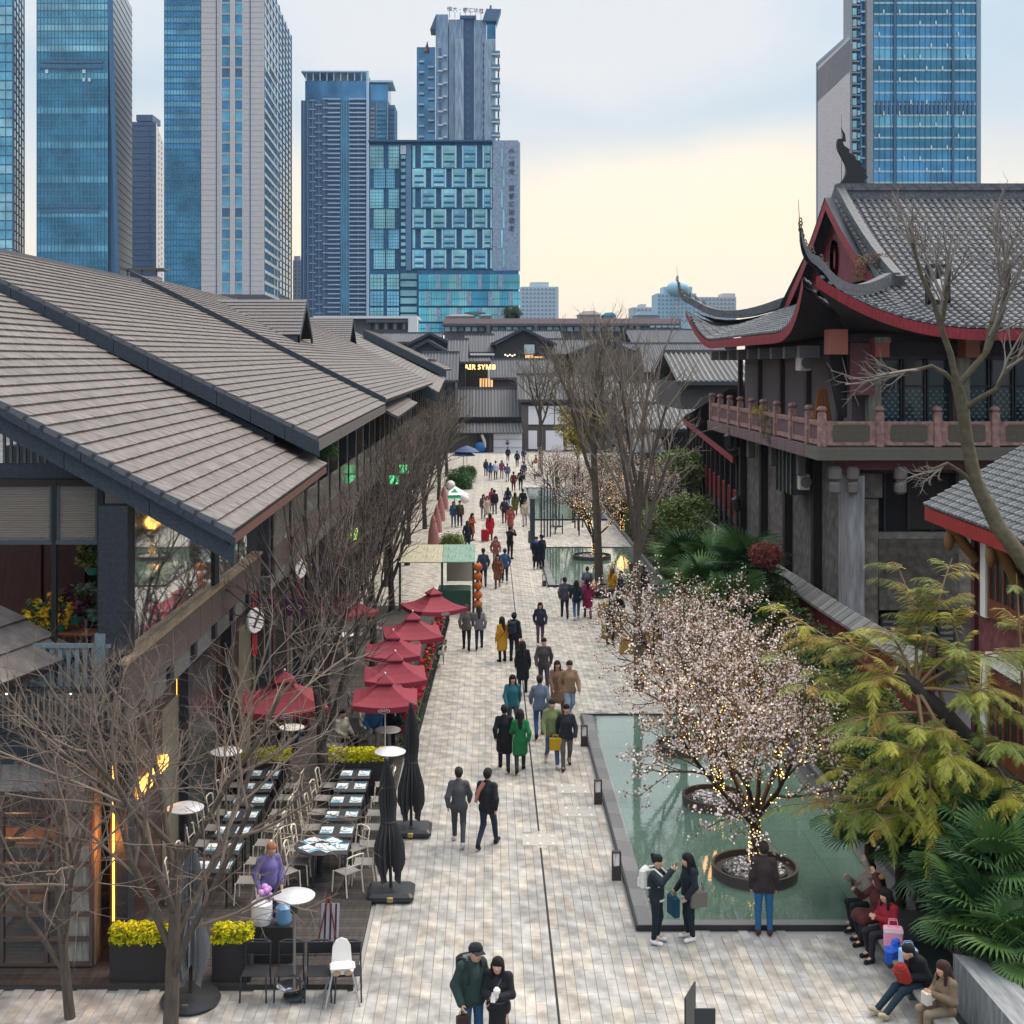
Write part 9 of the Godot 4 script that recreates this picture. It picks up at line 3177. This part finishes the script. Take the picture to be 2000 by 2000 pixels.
	make("metal_sculpture","small dark metal chair sculpture among the poles","chair",gp(1088,1042),0.4,"",[["frame",func(b):
		b.bx(-0.3,0,0.3,-0.24,0.5,0.24); b.bx(0.24,0,0.3,0.3,1.3,0.24); b.bx(-0.3,0.45,0.3,0.3,0.52,-0.3); b.bx(0.24,0.9,0.24,0.3,0.98,-0.3),steel]])
	# kiosk with canvas awning and a string of orange lanterns
	var kp := gp(850,1188)
	make("kiosk","small market kiosk with cream and green canvas awning","kiosk",kp,0,"",[["cream_awning",func(b): b.hexa(Vector3(-1.6,2.30,1.3),Vector3(0.35,2.30,1.3),Vector3(0.35,2.75,-1.1),Vector3(-1.6,2.75,-1.1),Vector3(-1.6,2.34,1.3),Vector3(0.35,2.34,1.3),Vector3(0.35,2.79,-1.1),Vector3(-1.6,2.79,-1.1)),mat("cream canvas",Color(0.56,0.52,0.38),0.8,0,streak(),1.0)],["green_awning",func(b): b.hexa(Vector3(0.37,2.30,1.3),Vector3(1.85,2.30,1.3),Vector3(1.85,2.75,-1.1),Vector3(0.37,2.75,-1.1),Vector3(0.37,2.35,1.3),Vector3(1.85,2.35,1.3),Vector3(1.85,2.80,-1.1),Vector3(0.37,2.80,-1.1)),mat("sage canvas",Color(0.26,0.42,0.33),0.7,0,streak(),1.0)],["counter",func(b): b.cbox(T(0.9,0.5,0.2),Vector3(1.5,1.0,1.4),0.03),mat("kiosk green",Color(0.025,0.07,0.05),0.6)],["post",func(b): b.bx(-1.6,0,1.2,-1.5,2.32,1.1),mat("kiosk green",Color(0.025,0.07,0.05),0.6)],["post",func(b): b.bx(0.31,0,1.2,0.41,2.32,1.1),mat("kiosk green",Color(0.025,0.07,0.05),0.6)],["post",func(b): b.bx(1.73,0,1.2,1.83,2.32,1.1),mat("kiosk green",Color(0.025,0.07,0.05),0.6)],["back_board",func(b): b.bx(0.5,1.1,-0.9,1.75,2.2,-1.0),mat("kiosk cream",Color(0.55,0.50,0.42),0.7)]])
	for i in 5:
		make("orange_lantern","%s round orange lantern of the string beside the kiosk" % ["topmost","second","middle","fourth","lowest"][i],"lantern",kp + Vector3(1.98,2.12 - 0.42 * i,1.35),0,"string of orange lanterns at the kiosk",[["globe",func(b): b.ell(Vector3.ZERO,Vector3(0.21,0.20,0.21),14,9),mat("lantern orange",Color(0.42,0.10,0.02),0.6)],["cap",func(b): b.lathe(Vector3(0,0.19,0),[Vector2(0.07,0),Vector2(0.07,0.03)],10),steel]])
	var wl := [[880,947,"white paper lantern highest over the stall"],[868,962,"white paper lantern left of the green-white canopy"],[861,995,"large white paper lantern low over the stall"],[908,975,"white paper lantern right of the green-white canopy"],[800,963,"white paper lantern among the twigs on the left"]]
	for q in wl:
		make("paper_lantern",q[2],"lantern",at(q[0],q[1],97),0,"white paper lanterns at the stall",[["globe",func(b): b.ell(Vector3.ZERO,Vector3(0.34,0.34,0.34),16,10),mat("paper white",Color(0.66,0.63,0.60),0.7)],["cord",func(b): b.tube([Vector3(0,0.34,0),Vector3(0,1.2,0)],[0.01,0.01],3),steel]])
	make("market_canopy","small green and white peaked canopy over the lantern stall","canopy",at(888,965,100),0.3,"",[["white_panel",func(b): b.tri(Vector3(-1,0,0.8),Vector3(1,0,0.8),Vector3(0,0.65,0)); b.tri(Vector3(1,0,0.8),Vector3(1,0,-0.8),Vector3(0,0.65,0)),mat("napkin white",Color(0.76,0.77,0.80),0.9)],["green_panel",func(b): b.tri(Vector3(-1.02,-0.25,0.84),Vector3(0.4,-0.25,0.84),Vector3(-0.1,0.5,0.4)),mat("vivid green",Color(0.01,0.38,0.17),0.7)],["pole",func(b): b.tube([Vector3(0,0.6,0),Vector3(0,-1.6,0)],[0.03,0.03],5),steel]])
	for q in [[905,888,"blue parasol near the gate house, front"],[912,880,"blue parasol near the gate house, rear"]]:
		make("blue_parasol",q[2],"parasol",at(q[0],q[1],138),0,"blue parasols by the gate house",[["canopy",func(b): b.lathe(Vector3.ZERO,[Vector2(1.35,-0.1),Vector2(0.8,0.25),Vector2(0.02,0.55)],8),mat("parasol blue",Color(0.06,0.09,0.20),0.7)],["pole",func(b): b.tube([Vector3(0,0.5,0),Vector3(0,-2.0,0)],[0.03,0.03],5),steel]])
	# closed maroon umbrellas and red flowers by the promenade
	for i in 4:
		make("folded_parasol","%s dusty-rose folded parasol beside the clipped ball shrub" % ["nearest","second","third","farthest"][i],"parasol",gp(846 + 7 * i,1085 - 24 * i),0,"dusty-rose folded parasols",[["canopy",func(b): b.lathe(Vector3(0,0.7,0),[Vector2(0.36,0),Vector2(0.3,0.7),Vector2(0.14,1.5),Vector2(0.02,1.75)],7),mat("dusty rose",Color(0.30,0.13,0.12),0.8)],["pole",func(b): b.tube([Vector3.ZERO,Vector3(0,0.8,0)],[0.03,0.03],5),steel]])
	var fe := make("flower_fence","low black railing with red flower boxes along the deck edge","fence",Vector3.ZERO,0,"",[["rail",func(b):
		for y in [0.12,0.86]:
			b.tube([Vector3(-2.15,y,-36.5),Vector3(-1.72,y,-56)],[0.018,0.018],5),steel]])
	for i in 60:
		var p := Vector3(-2.15,0.1,-36.5).lerp(Vector3(-1.72,0.1,-56),i / 60.0)
		extra(fe,"bar",func(b): b.bx(p.x - 0.01,0.1,p.z - 0.01,p.x + 0.01,0.86,p.z + 0.01),steel)
	var fx := []
	var fc := []
	for i in 900:
		var p := Vector3(-2.35,0.6,-36.5).lerp(Vector3(-1.95,0.6,-56),floorf(rng.randf() * 9.0) / 9.0 + rr(0,0.085)) + Vector3(rr(-0.16,0.16),rr(-0.25,0.45),0)
		fx.append(Transform3D(Basis.from_euler(Vector3(rr(-1,1),rr(0,6),0)).scaled(Vector3.ONE * rr(0.5,0.9)),p))
		fc.append(Color(0.50,0.012,0.06) * rr(0.7,1.2) if p.y > 0.72 and rng.randf() < 0.75 else Color(0.07,0.14,0.02) * rr(0.6,1.3))
	many(fe,"flowers",shared["petal"],leafy("yellow flower",Color(1,1,1)),fx,fc)
	# signs on the shop side
	var pu := mat("banner purple",Color(0.10,0.02,0.085),0.7)
	for q in [[575,1186,37.0,"purple banner with white oval mark, nearest of the row"],[518,1186,36.6,"purple banner left of the nearest one, partly behind the column"],[643,1103,44.0,"purple banner farther along above the lone umbrella"],[598,1103,44.0,"purple banner between the two disc signs"]]:
		make("banner",q[3],"banner",at(q[0],q[1],q[2]),0.05,"purple shop banners",[["cloth",func(b): b.cbox(TV(Vector3.ZERO),Vector3(0.62,0.50,0.03),0.008),pu],["oval_mark",func(b):
			b.lathe(Vector3(0,0,0.02),[Vector2(0.19,0),Vector2(0.21,0.004),Vector2(0.185,0.006)],20,Basis(Vector3(1,0,0),Vector3(0,0,1),Vector3(0,-0.4,0)))
			for k in 7:
				b.bx(-0.13 + 0.038 * k,-0.02,0.024,-0.11 + 0.038 * k,0.015 + 0.012 * (k % 2),0.018),mat("badge white",Color(0.7,0.66,0.64),0.6)]])
	for q in [[498,1212,35.0,"white disc sign with dark slanted stroke on a red bracket, nearer"],[585,1110,43.0,"white disc sign with dark slanted stroke, farther along"]]:
		make("disc_sign",q[3],"sign",at(q[0],q[1],q[2]),1.05,"white disc shop signs",[["disc",func(b): b.lathe(Vector3.ZERO,[Vector2(0.001,-0.05),Vector2(0.33,-0.05),Vector2(0.35,0),Vector2(0.33,0.05),Vector2(0.001,0.05)],24,Basis.from_euler(Vector3(PI / 2,0,0))),mat("china",Color(0.78,0.78,0.78),0.3)],["stroke",func(b): b.box(T(0,0,0.055,0,0,1.0),Vector3(0.42,0.08,0.015)),pu],["bracket",func(b): b.bx(-0.1,-0.95,0.0,0.1,-0.33,-0.06); b.bx(-0.1,0.33,0,0.1,0.75,-0.06),mat("bracket red",Color(0.26,0.02,0.03),0.5)]])
	for q in [[789,916,72,"bright green cube sign, right of the upper pair"],[770,937,70,"bright green cube sign, left of the upper pair"],[690,1043,54,"lime green cube sign lower among the twigs"]]:
		make("cube_sign",q[3],"sign",at(q[0],q[1],q[2]),0.3,"green lit cube signs",[["box",func(b): b.cbox(TV(Vector3.ZERO),Vector3(0.46,0.46,0.34),0.02),glow("sign green %s" % (q[0] == 690),Color(0.10,0.8,0.30) if q[0] != 690 else Color(0.45,0.75,0.15),0.75)],["bracket",func(b): b.bx(-0.02,0.23,0.02,0.02,1.1,-0.02),steel]])
	var ne := thing("neon_sign","orange neon lettering on the dark shop wall above the terrace","sign",Vector3(-6.88,2.85,-26.2),PI / 2)
	letters(ne,"LianGusto",0,0,1,0.34,glow("neon orange",Color(1.0,0.42,0.08),2.0))
	(ne.get_child(0) as Node3D).position = Vector3.ZERO
	# flowers on the upper terrace
	var kinds := [[75,1205,"yellow flowers in a green bowl on the upper terrace table",Color(0.62,0.40,0.01)],[118,1190,"orange-yellow flowers behind the dark pole upstairs",Color(0.55,0.30,0.02)],[148,1175,"dark red foliage plant upstairs by the pale pillar",Color(0.09,0.02,0.04)],[186,1170,"grey-green bush upstairs beside the pale pillar",Color(0.10,0.13,0.09)],[182,1080,"tall yellow-green stems upstairs near the glass",Color(0.22,0.19,0.03)]]
	for q in kinds:
		var o := make("potted_plant",q[2],"plant",at(q[0],q[1],24.9),0,"plants on the upper terrace",[["pot",func(b): b.lathe(Vector3(0,-0.42,0),[Vector2(0.10,0),Vector2(0.17,0.14),Vector2(0.15,0.15)],14),mat("pot green",Color(0.03,0.14,0.10),0.4)]])
		fx = []
		fc = []
		for i in 90:
			fx.append(Transform3D(Basis.from_euler(Vector3(rr(-1,1),rr(0,6),0)).scaled(Vector3.ONE * rr(0.4,0.75)),Vector3(rr(-0.27,0.27),rr(-0.3,0.27),rr(-0.2,0.2))))
			fc.append((q[3] if i % 3 else Color(0.05,0.10,0.03)) * rr(0.7,1.2))
		many(o,"leaves",shared["petal"],leafy("yellow flower",Color(1,1,1)),fx,fc)
	make("flower_table","timber table of potted flowers on the upper terrace","table",at(125,1235,24.9),0,"",[["tabletop",func(b): b.cbox(TV(Vector3.ZERO),Vector3(1.5,0.06,0.5),0.01),mat("orange timber",Color(0.23,0.075,0.03),0.5)],["leg",func(b): b.bx(-0.7,-0.75,0.2,-0.62,-0.03,0.12); b.bx(0.62,-0.75,0.2,0.7,-0.03,0.12),mat("orange timber",Color(0.23,0.075,0.03),0.5)]])
